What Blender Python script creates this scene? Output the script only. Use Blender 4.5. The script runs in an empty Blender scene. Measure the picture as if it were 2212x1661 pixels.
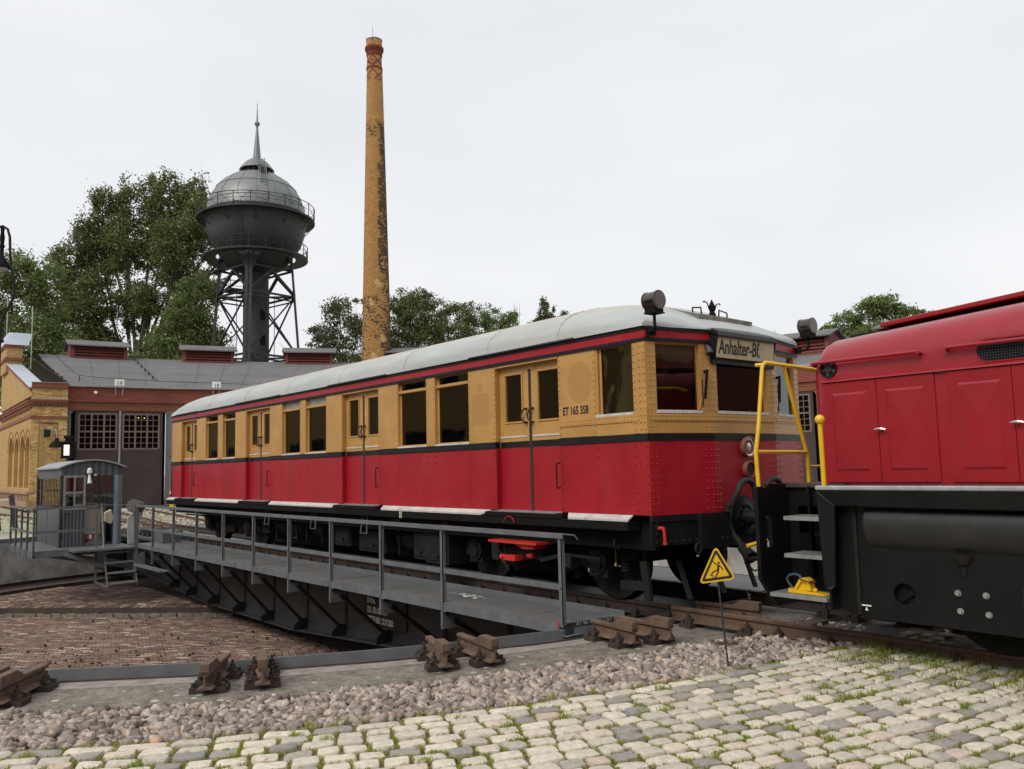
import bpy, math, random
import numpy as np
from mathutils import Vector, Matrix
random.seed(7)
RNG = np.random.default_rng(11)
R_ = math.radians
sc = bpy.context.scene
COL = sc.collection

# ------------------------------------------------------------------ camera
CY, CP, CR = R_(50.53), R_(5.66), R_(-1.36)
fw = Vector((-math.sin(CY)*math.cos(CP), math.cos(CY)*math.cos(CP), math.sin(CP)))
r0 = Vector((math.cos(CY), math.sin(CY), 0)); u0 = r0.cross(fw)
cr_ = r0*math.cos(CR)+u0*math.sin(CR); cu_ = u0*math.cos(CR)-r0*math.sin(CR)
cam_d = bpy.data.cameras.new("camera"); cam = bpy.data.objects.new("camera", cam_d); COL.objects.link(cam)
m = Matrix((cr_, cu_, -fw)).transposed().to_4x4(); m.translation = (0, 0, 1.62)
cam.matrix_world = m
cam_d.sensor_width = 36; cam_d.lens = 36*1800/2212; cam_d.clip_start = .05; cam_d.clip_end = 3000
sc.camera = cam

# ------------------------------------------------------------------ overcast sky, sun, exposure
SUN_EL, SUN_AZ = R_(44), R_(170)          # azimuth clockwise from +Y
w = bpy.data.worlds.new("World"); sc.world = w; w.use_nodes = True
nt = w.node_tree; nt.nodes.clear()
out = nt.nodes.new("ShaderNodeOutputWorld"); bg = nt.nodes.new("ShaderNodeBackground")
sky = nt.nodes.new("ShaderNodeTexSky"); sky.sky_type = 'NISHITA'; sky.sun_disc = False
sky.sun_elevation = SUN_EL; sky.sun_rotation = SUN_AZ; sky.air_density = 1.5; sky.dust_density = 4
mul = nt.nodes.new("ShaderNodeVectorMath"); mul.operation = 'SCALE'; mul.inputs['Scale'].default_value = .08
tc = nt.nodes.new("ShaderNodeTexCoord"); mp = nt.nodes.new("ShaderNodeMapping"); mp.inputs['Scale'].default_value = (1.2, 1.2, 3.2)
nz = nt.nodes.new("ShaderNodeTexNoise"); nz.inputs['Scale'].default_value = 1.6; nz.inputs['Detail'].default_value = 5; nz.inputs['Roughness'].default_value = .5
rp = nt.nodes.new("ShaderNodeValToRGB")
rp.color_ramp.elements[0].position = .3; rp.color_ramp.elements[0].color = (.635, .647, .672, 1)
rp.color_ramp.elements[1].position = .7; rp.color_ramp.elements[1].color = (.715, .721, .735, 1)
mx = nt.nodes.new("ShaderNodeMix"); mx.data_type = 'RGBA'; mx.inputs[0].default_value = .93
L = nt.links.new
L(tc.outputs['Generated'], mp.inputs[0]); L(mp.outputs[0], nz.inputs['Vector']); L(nz.outputs[0], rp.inputs[0])
L(sky.outputs[0], mul.inputs[0]); L(mul.outputs[0], mx.inputs[6]); L(rp.outputs[0], mx.inputs[7])
L(mx.outputs[2], bg.inputs['Color']); bg.inputs['Strength'].default_value = 1.0; L(bg.outputs[0], out.inputs[0])
sun_d = bpy.data.lights.new("sun", 'SUN'); sun = bpy.data.objects.new("sun", sun_d); COL.objects.link(sun)
sun_d.energy = 1.5; sun_d.angle = R_(28); sun_d.color = (1, .955, .90)
sdir = Vector((math.sin(SUN_AZ)*math.cos(SUN_EL), math.cos(SUN_AZ)*math.cos(SUN_EL), math.sin(SUN_EL)))
sun.rotation_euler = sdir.to_track_quat('Z', 'Y').to_euler()
vs = sc.view_settings; vs.view_transform = 'Standard'; vs.look = 'None'; vs.exposure = 0.42; vs.gamma = 1; vs.use_curve_mapping = False
sc.cycles.max_bounces = 6; sc.cycles.transparent_max_bounces = 12

# ------------------------------------------------------------------ materials
MATS = {}
def nodes(name):
    mt = bpy.data.materials.new(name); mt.use_nodes = True
    t = mt.node_tree; t.nodes.clear()
    o = t.nodes.new("ShaderNodeOutputMaterial"); p = t.nodes.new("ShaderNodeBsdfPrincipled")
    t.links.new(p.outputs[0], o.inputs[0]); MATS[name] = mt
    return mt, t, p, o
def N(t, typ, **kw):
    n = t.nodes.new(typ)
    for k, v in kw.items():
        if k in ('ins',):
            for a, b in v.items(): n.inputs[a].default_value = b
        else: setattr(n, k, v)
    return n
def ramp(t, stops):
    n = t.nodes.new("ShaderNodeValToRGB"); cr = n.color_ramp
    while len(cr.elements) < len(stops): cr.elements.new(.5)
    for e, (p, c) in zip(cr.elements, stops): e.position = p; e.color = (*c, 1)
    return n
def mixc(t, a, b, f, bt='MIX'):
    n = t.nodes.new("ShaderNodeMix"); n.data_type = 'RGBA'; n.blend_type = bt
    for s, v in ((0, f), (6, a), (7, b)):
        if hasattr(v, 'links'): t.links.new(v, n.inputs[s])
        elif s == 0: n.inputs[0].default_value = v
        else: n.inputs[s].default_value = (*v, 1)
    return n.outputs[2]
def noise(t, scale, detail=4, rough=.6, stretch=None, coord='Object'):
    c = N(t, "ShaderNodeTexCoord"); s = c.outputs[coord]
    if stretch:
        mpn = N(t, "ShaderNodeMapping"); mpn.inputs['Scale'].default_value = stretch; t.links.new(s, mpn.inputs[0]); s = mpn.outputs[0]
    n = N(t, "ShaderNodeTexNoise", ins={'Scale': scale, 'Detail': detail, 'Roughness': rough}); t.links.new(s, n.inputs['Vector'])
    return n.outputs[0]
def bump(t, p, h, strength, dist=.01):
    b = N(t, "ShaderNodeBump", ins={'Strength': strength, 'Distance': dist}); t.links.new(h, b.inputs['Height']); t.links.new(b.outputs[0], p.inputs['Normal'])
def mat(name, col, rough=.6, metal=0, var=.25, scale=6, dirt=None, dirt_amt=.35, dirt_scale=2.5, bmp=0, bscale=60, coat=0, stretch=None, spec=.5):
    """plain painted or bare surface: base colour, tonal variation, patches of dirt or wear, fine relief"""
    mt, t, p, o = nodes(name)
    dark = tuple(c*(1-var) for c in col); lite = tuple(min(1, c*(1+var*.7)) for c in col)
    rp = ramp(t, [(.3, dark), (.7, lite)]); t.links.new(noise(t, scale, 5, .65, stretch), rp.inputs[0]); c = rp.outputs[0]
    if dirt:
        r2 = ramp(t, [(.5, (0, 0, 0)), (.72, (1, 1, 1))]); t.links.new(noise(t, dirt_scale, 8, .7, stretch), r2.inputs[0])
        ml = N(t, "ShaderNodeMath", operation='MULTIPLY'); ml.inputs[1].default_value = dirt_amt; t.links.new(r2.outputs[0], ml.inputs[0])
        c = mixc(t, c, dirt, ml.outputs[0])
    t.links.new(c, p.inputs['Base Color'])
    p.inputs['Metallic'].default_value = metal; p.inputs['Specular IOR Level'].default_value = spec
    rr = N(t, "ShaderNodeMapRange"); rr.inputs[3].default_value = max(.02, rough-.08); rr.inputs[4].default_value = min(1, rough+.1)
    t.links.new(noise(t, 9, 3), rr.inputs[0]); t.links.new(rr.outputs[0], p.inputs['Roughness'])
    p.inputs['Coat Weight'].default_value = coat; p.inputs['Coat Roughness'].default_value = .12
    if bmp: bump(t, p, noise(t, bscale, 6, .7), bmp)
    return mt
def rnd_mat(name, stops, rough=.85, bmp=.4, bscale=40, spots=None, mode='attr', spot_scale=30, spot_amt=.5):
    """one tone per piece: 'attr' reads the mesh attribute rnd, 'obj' the object's random number"""
    mt, t, p, o = nodes(name)
    if mode == 'attr':
        a = N(t, "ShaderNodeAttribute", attribute_name='rnd'); f = a.outputs['Fac']
    else:
        a = N(t, "ShaderNodeObjectInfo"); f = a.outputs['Random']
    rp = ramp(t, stops); t.links.new(f, rp.inputs[0]); c = rp.outputs[0]
    r3 = ramp(t, [(.3, (.72, .72, .72)), (.7, (1.15, 1.15, 1.15))]); t.links.new(noise(t, spot_scale*.4, 6, .7), r3.inputs[0])
    c = mixc(t, c, r3.outputs[0], 1.0, 'MULTIPLY')
    if spots:
        r2 = ramp(t, [(.52, (0, 0, 0)), (.66, (1, 1, 1))]); t.links.new(noise(t, spot_scale, 6, .75), r2.inputs[0])
        ml = N(t, "ShaderNodeMath", operation='MULTIPLY'); ml.inputs[1].default_value = spot_amt; t.links.new(r2.outputs[0], ml.inputs[0])
        c = mixc(t, c, spots, ml.outputs[0])
    t.links.new(c, p.inputs['Base Color']); p.inputs['Roughness'].default_value = rough
    if bmp: bump(t, p, noise(t, bscale, 6, .7), bmp)
    return mt
def brick_mat(name, c1, c2, mortar, sx=.25, sy=.077, ms=.01, dirt=None):
    mt, t, p, o = nodes(name)
    uv = N(t, "ShaderNodeUVMap"); b = N(t, "ShaderNodeTexBrick")
    b.inputs['Scale'].default_value = 1; b.inputs['Brick Width'].default_value = sx; b.inputs['Row Height'].default_value = sy
    b.inputs['Mortar Size'].default_value = ms; b.inputs['Color1'].default_value = (*c1, 1); b.inputs['Color2'].default_value = (*c2, 1); b.inputs['Mortar'].default_value = (*mortar, 1)
    b.inputs['Bias'].default_value = -.2
    t.links.new(uv.outputs[0], b.inputs['Vector']); c = b.outputs['Color']
    if dirt:
        r2 = ramp(t, [(.45, (0, 0, 0)), (.75, (.7, .7, .7))]); t.links.new(noise(t, .8, 8, .7), r2.inputs[0]); c = mixc(t, c, dirt, r2.outputs[0])
    t.links.new(c, p.inputs['Base Color']); p.inputs['Roughness'].default_value = .9
    inv = N(t, "ShaderNodeMath", operation='SUBTRACT'); inv.inputs[0].default_value = 1; t.links.new(b.outputs['Fac'], inv.inputs[1])
    bump(t, p, inv.outputs[0], .6, .02)
    return mt

TRED = mat('carmine_paint', (.33, .0085, .018), .42, var=.16, scale=3, dirt=(.36, .045, .045), dirt_amt=.35, dirt_scale=1.3, coat=.06, stretch=(1, 1, .4), spec=.32, bmp=.03, bscale=2.2)
TCREAM = mat('ochre_paint', (.47, .255, .072), .45, var=.14, scale=3, dirt=(.36, .19, .05), dirt_amt=.4, dirt_scale=1.6, coat=.15)
TBLACK = mat('black_paint', (.009, .009, .010), .45, var=.4, dirt=(.02, .019, .018), dirt_amt=.4, spec=.3)
SOOT = mat('soot_black', (.0055, .0052, .005), .8, var=.5, scale=5, dirt=(.014, .012, .010), dirt_amt=.5, dirt_scale=4, bmp=.3, bscale=25, spec=.2)
SOOT2 = mat('dusty_black_iron', (.0115, .011, .010), .7, var=.5, scale=6, dirt=(.032, .027, .022), dirt_amt=.5, dirt_scale=5, bmp=.3, bscale=30, spec=.3)
SILL = mat('worn_white_strip', (.56, .55, .52), .6, var=.2, scale=7, dirt=(.22, .2, .18), dirt_amt=.5, dirt_scale=5)
ROOFM = mat('pale_roof_paint', (.40, .43, .42), .5, var=.16, scale=2.5, dirt=(.46, .40, .30), dirt_amt=.4, dirt_scale=.8, stretch=(.4, 1, 2.5))
_t = ROOFM.node_tree; _p = next(n for n in _t.nodes if n.type == 'BSDF_PRINCIPLED'); _src = _p.inputs['Base Color'].links[0].from_socket      # tan dust lying on the crown of the roof
_c = N(_t, "ShaderNodeTexCoord"); _s = N(_t, "ShaderNodeSeparateXYZ"); _t.links.new(_c.outputs['Object'], _s.inputs[0]); _m = N(_t, "ShaderNodeMapRange"); _m.inputs[1].default_value = 3.38; _m.inputs[2].default_value = 3.62; _m.inputs[4].default_value = .75
_t.links.new(_s.outputs[2], _m.inputs[0]); _t.links.new(mixc(_t, _src, (.50, .40, .27), _m.outputs[0]), _p.inputs['Base Color'])
RUBBER = mat('dark_rubber', (.02, .02, .021), .7, var=.3)
BRASS = mat('aged_brass', (.08, .06, .035), .4, metal=.8, var=.4)
ZINC = mat('galvanised_steel', (.30, .315, .31), .5, metal=.5, var=.3, scale=14, dirt=(.42, .43, .41), dirt_amt=.4, dirt_scale=9)
STEEL = mat('grey_painted_steel', (.128, .138, .148), .5, var=.28, scale=4, dirt=(.165, .135, .11), dirt_amt=.55, dirt_scale=4.5)
STEELD = mat('dark_girder_paint', (.026, .028, .030), .55, var=.35, scale=3, dirt=(.05, .045, .04), dirt_amt=.4, dirt_scale=2)
RUST = mat('rusty_steel', (.125, .078, .054), .75, var=.4, scale=9, dirt=(.21, .105, .055), dirt_amt=.6, dirt_scale=7, bmp=.35, bscale=45)
RUSTD = mat('dark_rusty_steel', (.045, .030, .023), .7, var=.45, scale=9, dirt=(.10, .05, .028), dirt_amt=.5, dirt_scale=6, bmp=.35, bscale=45)
LRED = mat('locomotive_red_paint', (.29, .0095, .0175), .34, var=.12, scale=2, dirt=(.24, .018, .022), dirt_amt=.35, coat=.25, spec=.4, bmp=.02, bscale=2.5)
LBLACK = mat('locomotive_black_paint', (.0055, .006, .0065), .4, var=.35, scale=3, dirt=(.011, .011, .0105), dirt_amt=.5, dirt_scale=3, spec=.28)
YEL = mat('yellow_paint', (.72, .43, .008), .38, var=.1, dirt=(.45, .25, .02), dirt_amt=.35, dirt_scale=9, coat=.2)
REDP = mat('signal_red_paint', (.55, .03, .022), .45, var=.2, dirt=(.2, .03, .02), dirt_amt=.4, dirt_scale=9)
BLUE = mat('blue_grey_paint', (.03, .05, .085), .5, var=.3)
CHROME = mat('chrome', (.7, .7, .72), .12, metal=1, var=.1)
WHITE = mat('white_paint', (.75, .75, .72), .5, var=.1, dirt=(.5, .48, .42), dirt_amt=.4)
WHITEP = mat('white_lettering', (.7, .7, .67), .6, var=.15)
BLACKP = mat('black_lettering', (.012, .012, .012), .6, var=.1)
CURT = mat('pink_curtain_cloth', (.56, .30, .2), .9, var=.25, scale=9, stretch=(3, 3, .5))
BEIGE = mat('beige_cloth', (.55, .42, .30), .9, var=.2, scale=8)
WOOD = mat('seat_wood', (.10, .05, .025), .5, var=.3, scale=5)
BUFF = mat('buff_board', (.54, .45, .28), .55, var=.15, scale=5, dirt=(.36, .28, .16), dirt_amt=.5, dirt_scale=3)
COPPER = mat('copper_brown_rim', (.22, .085, .05), .4, var=.25, coat=.2)
LENSR = mat('red_lens', (.045, .008, .008), .12, var=.2, coat=.6)
DRUM = mat('drum_lamp_enamel', (.045, .03, .024), .3, var=.4, coat=.4)
SLAT = mat('weathered_slat', (.16, .03, .02), .7, var=.3)
CONC = mat('weathered_concrete', (.175, .155, .126), .9, var=.55, scale=7, dirt=(.40, .365, .30), dirt_amt=.7, dirt_scale=20, bmp=.7, bscale=60)
CONC2 = mat('pale_groove_mortar', (.27, .245, .21), .9, var=.35, scale=5, dirt=(.13, .10, .075), dirt_amt=.6, dirt_scale=6, bmp=.5, bscale=40)
CONCW = mat('stained_wall_concrete', (.40, .385, .355), .9, var=.35, scale=1.5, dirt=(.09, .06, .04), dirt_amt=.7, dirt_scale=1.4, bmp=.3, bscale=40)
SLEEP = mat('weathered_sleeper_wood', (.085, .068, .052), .9, var=.5, scale=5, dirt=(.2, .17, .13), dirt_amt=.6, dirt_scale=4, bmp=.7, bscale=14, stretch=(9, .7, 3))
TAR = mat('grey_roofing_felt', (.135, .13, .13), .9, var=.2, scale=.7, dirt=(.19, .185, .18), dirt_amt=.45, dirt_scale=.4, bmp=.2, bscale=20)
ZROOF = mat('zinc_flashing', (.5, .55, .62), .45, metal=.3, var=.15, scale=1.5)
BOARD = mat('red_brown_boards', (.22, .058, .035), .8, var=.3, scale=2, dirt=(.12, .045, .03), dirt_amt=.6, dirt_scale=2.2, stretch=(.6, .6, 8), bmp=.25, bscale=20)
BOARDB = mat('brown_boards', (.19, .072, .03), .8, var=.35, scale=2, dirt=(.09, .04, .02), dirt_amt=.6, dirt_scale=2.2, stretch=(.6, .6, 8), bmp=.25, bscale=20)
GATE = mat('gate_brown_paint', (.040, .024, .021), .6, var=.25, scale=1.2, dirt=(.06, .045, .04), dirt_amt=.5, dirt_scale=1)
LOUV = mat('vent_louvre_red', (.17, .042, .032), .75, var=.3, scale=3)
TANK = mat('tank_dark_grey', (.030, .030, .031), .6, var=.3, scale=.5, dirt=(.075, .073, .07), dirt_amt=.5, dirt_scale=.35)
DOME = mat('dome_light_grey', (.20, .215, .21), .45, metal=.3, var=.25, scale=.5, dirt=(.17, .17, .165), dirt_amt=.55, dirt_scale=.5, stretch=(1, 1, .5))
TIRON = mat('tower_iron_paint', (.017, .0175, .019), .6, var=.3, scale=2)
YBRICK = brick_mat('yellow_brickwork', (.60, .38, .14), (.47, .28, .095), (.20, .145, .08), dirt=(.33, .20, .09))
RBRICK = brick_mat('red_brickwork', (.26, .062, .032), (.20, .05, .03), (.18, .12, .08))
MORTAR = mat('sooty_mortar', (.19, .135, .075), .95, var=.3, scale=5)
RENDER = mat('plinth_stone', (.33, .21, .13), .9, var=.3, scale=3)
YB_ST = [(0, (.42, .23, .075)), (.35, (.56, .35, .125)), (.75, (.64, .43, .18)), (1, (.70, .50, .24))]
YB_A = rnd_mat('yellow_bricks', YB_ST, .9, .3, 60, spots=(.25, .15, .07), spot_scale=2.2, spot_amt=.5)
YB_O = rnd_mat('yellow_brick', YB_ST, .9, .3, 60, spots=(.25, .15, .07), mode='obj', spot_scale=2.2, spot_amt=.5)
PB_ST = [(0, (.11, .07, .055)), (.5, (.215, .135, .108)), (.85, (.27, .175, .14)), (1, (.50, .41, .30))]
PB_A = rnd_mat('pit_bricks', PB_ST, .9, .4, 70, spots=(.13, .105, .05), spot_scale=.9, spot_amt=.75)
PB_O = rnd_mat('pit_brick', PB_ST, .9, .4, 70, spots=(.13, .105, .05), mode='obj', spot_scale=.9, spot_amt=.75)
ST_ST = [(0, (.27, .25, .225)), (.14, (.34, .31, .275)), (.20, (.50, .455, .375)), (.6, (.62, .56, .455)), (.93, (.68, .61, .49)), (1, (.56, .43, .35))]
ST_A = rnd_mat('granite_setts', ST_ST, .85, .55, 60, spots=(.34, .31, .27), spot_scale=55, spot_amt=.45)
ST_O = rnd_mat('granite_sett', ST_ST, .85, .55, 60, spots=(.34, .31, .27), mode='obj', spot_scale=55, spot_amt=.45)
GRAV = rnd_mat('crushed_stone', [(0, (.17, .135, .115)), (.4, (.34, .275, .235)), (.8, (.46, .385, .33)), (.965, (.56, .475, .40)), (1, (.52, .32, .20))], .9, .5, 60, spots=(.17, .14, .125), spot_scale=28, spot_amt=.5)
GBASE = mat('stone_dust', (.075, .062, .053), .95, var=.4, scale=20, bmp=.6, bscale=40)
SOIL = mat('joint_soil', (.14, .095, .045), .95, var=.45, scale=12, dirt=(.22, .20, .05), dirt_amt=.7, dirt_scale=9, bmp=.6, bscale=60)
PITB = mat('pit_dirt', (.060, .040, .030), .95, var=.4, scale=3, dirt=(.075, .06, .026), dirt_amt=.6, dirt_scale=1.2)
YARD = mat('yard_ground', (.36, .33, .25), .95, var=.3, scale=1.3, dirt=(.24, .27, .085), dirt_amt=.75, dirt_scale=.5, bmp=.5, bscale=30)
SLABM = mat('pale_slab', (.46, .44, .39), .9, var=.2, scale=2)

def glass_mat(name, tint, refl=.1):
    mt, t, p, o = nodes(name)
    t.nodes.remove(p)
    tr = N(t, "ShaderNodeBsdfTransparent"); tr.inputs[0].default_value = (*tint, 1)
    gl = N(t, "ShaderNodeBsdfGlossy"); gl.inputs['Roughness'].default_value = .02; gl.inputs['Color'].default_value = (.9, .93, .93, 1)
    fr = N(t, "ShaderNodeFresnel"); fr.inputs[0].default_value = 1.45
    nzv = noise(t, 1.8, 2); b = N(t, "ShaderNodeBump", ins={'Strength': .12, 'Distance': .02}); t.links.new(nzv, b.inputs['Height']); t.links.new(b.outputs[0], gl.inputs['Normal'])
    mr = N(t, "ShaderNodeMath", operation='ADD'); mr.inputs[1].default_value = refl; mr.use_clamp = True; t.links.new(fr.outputs[0], mr.inputs[0])
    ms = N(t, "ShaderNodeMixShader"); t.links.new(mr.outputs[0], ms.inputs[0]); t.links.new(tr.outputs[0], ms.inputs[1]); t.links.new(gl.outputs[0], ms.inputs[2]); t.links.new(ms.outputs[0], o.inputs[0])
    return mt
GLASS = glass_mat('window_glass', (.66, .69, .67), .03)
GLASSD = glass_mat('dirty_gate_glass', (.25, .26, .26), .0)
CLEARG = glass_mat('cabin_glass', (.8, .84, .82), .02)
mt, t, p, o = nodes('lamp_lens'); p.inputs['Base Color'].default_value = (.72, .76, .76, 1); p.inputs['Roughness'].default_value = .15; p.inputs['Metallic'].default_value = .5; LENS = mt
mt, t, p, o = nodes('lit_panel'); p.inputs['Base Color'].default_value = (.9, .9, .88, 1); p.inputs['Emission Color'].default_value = (1, .97, .93, 1); p.inputs['Emission Strength'].default_value = .45; LITP = mt
mt, t, p, o = nodes('warm_bulb'); p.inputs['Emission Color'].default_value = (1, .6, .2, 1); p.inputs['Emission Strength'].default_value = 6; BULB = mt

# walkway grating: raised diamond mesh over gaps
def grate_mat():
    mt, t, p, o = nodes('expanded_metal_grating')
    c = N(t, "ShaderNodeTexCoord")
    def wave(ax):
        mpn = N(t, "ShaderNodeMapping"); mpn.inputs['Rotation'].default_value = (0, 0, ax); t.links.new(c.outputs['Object'], mpn.inputs[0])
        wv = N(t, "ShaderNodeTexWave", wave_type='BANDS', bands_direction='X', ins={'Scale': 11.5}); t.links.new(mpn.outputs[0], wv.inputs[0]); return wv.outputs['Fac']
    mxn = N(t, "ShaderNodeMath", operation='MAXIMUM'); t.links.new(wave(R_(27)), mxn.inputs[0]); t.links.new(wave(R_(-27)), mxn.inputs[1])
    r = ramp(t, [(.55, (.022, .022, .022)), (.85, (.30, .305, .30))]); t.links.new(mxn.outputs[0], r.inputs[0])
    r2 = ramp(t, [(.5, (0, 0, 0)), (.75, (.55, .55, .55))]); t.links.new(noise(t, 2.2, 6), r2.inputs[0])
    t.links.new(mixc(t, r.outputs[0], (.16, .10, .065), r2.outputs[0]), p.inputs['Base Color']); p.inputs['Roughness'].default_value = .5; p.inputs['Metallic'].default_value = .35
    bump(t, p, mxn.outputs[0], .8, .008)
    return mt
GRATE = grate_mat()
def leaf_mat(name, stops):
    mt, t, p, o = nodes(name); t.nodes.remove(p)
    a = N(t, "ShaderNodeAttribute", attribute_name='rnd'); r = ramp(t, stops); t.links.new(a.outputs['Fac'], r.inputs[0])
    d = N(t, "ShaderNodeBsdfDiffuse"); tl = N(t, "ShaderNodeBsdfTranslucent"); g = N(t, "ShaderNodeBsdfGlossy"); g.inputs['Roughness'].default_value = .5
    t.links.new(r.outputs[0], d.inputs[0]); t.links.new(r.outputs[0], tl.inputs[0])
    m1 = N(t, "ShaderNodeMixShader"); m1.inputs[0].default_value = .42; t.links.new(d.outputs[0], m1.inputs[1]); t.links.new(tl.outputs[0], m1.inputs[2])
    m2 = N(t, "ShaderNodeMixShader"); m2.inputs[0].default_value = .03; t.links.new(m1.outputs[0], m2.inputs[1]); t.links.new(g.outputs[0], m2.inputs[2]); t.links.new(m2.outputs[0], o.inputs[0])
    return mt
LEAF1 = leaf_mat('poplar_leaves', [(0, (.055, .072, .022)), (.5, (.125, .155, .048)), (.85, (.20, .235, .066)), (1, (.28, .29, .10))])
LEAF2 = leaf_mat('soft_green_leaves', [(0, (.08, .115, .034)), (.5, (.165, .215, .066)), (1, (.26, .30, .10))])
LEAF3 = leaf_mat('dry_green_leaves', [(0, (.09, .10, .045)), (.5, (.18, .19, .085)), (1, (.28, .27, .12))])
GRASSM = leaf_mat('grass_blades', [(0, (.13, .14, .022)), (.5, (.27, .29, .035)), (.8, (.27, .37, .035)), (1, (.42, .34, .10))])
BARK = mat('grey_bark', (.11, .09, .07), .95, var=.4, scale=3, bmp=.5, bscale=9, stretch=(3, 3, .6))

# ------------------------------------------------------------------ mesh building
class B:
    def __init__(s): s.v = []; s.f = []; s.rnd = []
    def add(s, vs, fs, rnd=0.):
        o = len(s.v); s.v += [tuple(map(float, x)) for x in vs]; s.f += [tuple(i+o for i in f) for f in fs]; s.rnd += [rnd]*len(fs)
        return s
    def box(s, x0, x1, y0, y1, z0, z1, rnd=0.):
        return s.add([(x0,y0,z0),(x1,y0,z0),(x1,y1,z0),(x0,y1,z0),(x0,y0,z1),(x1,y0,z1),(x1,y1,z1),(x0,y1,z1)],
              [(0,3,2,1),(4,5,6,7),(0,1,5,4),(1,2,6,5),(2,3,7,6),(3,0,4,7)], rnd)
    def obox(s, o, ax, ay, az, rnd=0.):
        """box from corner o along three edge vectors"""
        o, ax, ay, az = map(Vector, (o, ax, ay, az))
        if ax.cross(ay).dot(az) < 0: ax, ay = ay, ax
        return s.add([o, o+ax, o+ax+ay, o+ay, o+az, o+ax+az, o+ax+ay+az, o+ay+az], [(0,3,2,1),(4,5,6,7),(0,1,5,4),(1,2,6,5),(2,3,7,6),(3,0,4,7)], rnd)
    def bar(s, p0, p1, w, h, up=(0,0,1)):
        """rectangular bar centred on the line p0-p1"""
        p0, p1 = Vector(p0), Vector(p1); d = (p1-p0); u = Vector(up)
        if abs(d.normalized().dot(u)) > .98: u = Vector((1,0,0))
        sd = d.cross(u).normalized(); u = sd.cross(d).normalized()
        return s.obox(p0-sd*w/2-u*h/2, sd*w, d, u*h)
    def cyl(s, p0, p1, r, n=10, r1=None, cap=True):
        p0, p1 = Vector(p0), Vector(p1); r1 = r if r1 is None else r1
        d = (p1-p0).normalized(); a = Vector((0,0,1)) if abs(d.z) < .9 else Vector((1,0,0)); x = d.cross(a).normalized(); y = d.cross(x)
        vs = []
        for p, q in ((p0, r), (p1, r1)):
            for i in range(n):
                th = 2*math.pi*i/n; vs.append(p+x*q*math.cos(th)+y*q*math.sin(th))
        fs = [(i, (i+1) % n, n+(i+1) % n, n+i) for i in range(n)]
        if cap: fs += [tuple(range(n-1, -1, -1)), tuple(range(n, 2*n))]
        return s.add(vs, fs)
    def tube(s, pts, r, n=8, rs=None):
        pts = [Vector(p) for p in pts]; vs = []; x = None
        for i, p in enumerate(pts):
            d = (pts[min(i+1, len(pts)-1)]-pts[max(i-1, 0)]).normalized()
            if x is None:
                a = Vector((0,0,1)) if abs(d.z) < .9 else Vector((1,0,0)); x = d.cross(a).normalized()
            else: x = (x-d*x.dot(d)).normalized()
            y = d.cross(x); q = rs[i] if rs else r
            vs += [p+x*q*math.cos(2*math.pi*k/n)+y*q*math.sin(2*math.pi*k/n) for k in range(n)]
        fs = [(i*n+k, i*n+(k+1) % n, (i+1)*n+(k+1) % n, (i+1)*n+k) for i in range(len(pts)-1) for k in range(n)]
        fs += [tuple(range(n-1, -1, -1)), tuple(range(len(vs)-n, len(vs)))]
        return s.add(vs, fs)
    def lathe(s, o, prof, n=24, axis=(0,0,1), a0=0, a1=2*math.pi):
        """prof: (radius, height) pairs along the axis"""
        o = Vector(o); d = Vector(axis).normalized(); a = Vector((1,0,0)) if abs(d.x) < .9 else Vector((0,1,0)); x = (a-d*a.dot(d)).normalized(); y = d.cross(x)
        full = abs(a1-a0-2*math.pi) < 1e-6; m_ = n if full else n+1; vs = []
        for r, h in prof:
            for i in range(m_):
                th = a0+(a1-a0)*i/n; vs.append(o+d*h+x*r*math.cos(th)+y*r*math.sin(th))
        fs = []
        for j in range(len(prof)-1):
            for i in range(n):
                k = (i+1) % m_; fs.append((j*m_+i, j*m_+k, (j+1)*m_+k, (j+1)*m_+i))
        return s.add(vs, fs)
    def prism(s, pts, dv):
        """closed polygon extruded along dv"""
        n = len(pts); pts = [Vector(p) for p in pts]; dv = Vector(dv)
        nrm = Vector((0,0,0))
        for i in range(n): nrm += pts[i].cross(pts[(i+1) % n])
        if nrm.dot(dv) > 0: pts = pts[::-1]
        return s.add(pts+[p+dv for p in pts], [tuple(range(n)), tuple(range(2*n-1, n-1, -1))]+[(i, n+i, n+(i+1) % n, (i+1) % n) for i in range(n)])
    def sphere(s, c, r, n=10, sz=1.):
        return s.lathe(c, [(r*math.sin(math.pi*i/(n//2+1)) if 0 < i < n//2+1 else .0005, -r*sz*math.cos(math.pi*i/(n//2+1))) for i in range(n//2+2)], n)
    def rivet(s, c, nrm, r=.012, n=6):
        c = Vector(c); d = Vector(nrm).normalized(); a = Vector((0,0,1)) if abs(d.z) < .9 else Vector((1,0,0)); x = d.cross(a).normalized(); y = d.cross(x)
        vs = [c+x*r*math.cos(2*math.pi*k/n)+y*r*math.sin(2*math.pi*k/n) for k in range(n)]+[c+d*r*.7+x*r*.6*math.cos(2*math.pi*k/n)+y*r*.6*math.sin(2*math.pi*k/n) for k in range(n)]
        return s.add(vs, [(k, (k+1) % n, n+(k+1) % n, n+k) for k in range(n)]+[tuple(range(n, 2*n))])
    def hexbolt(s, c, nrm, r, h): return s.cyl(c, Vector(c)+Vector(nrm).normalized()*h, r, 6)
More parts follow.
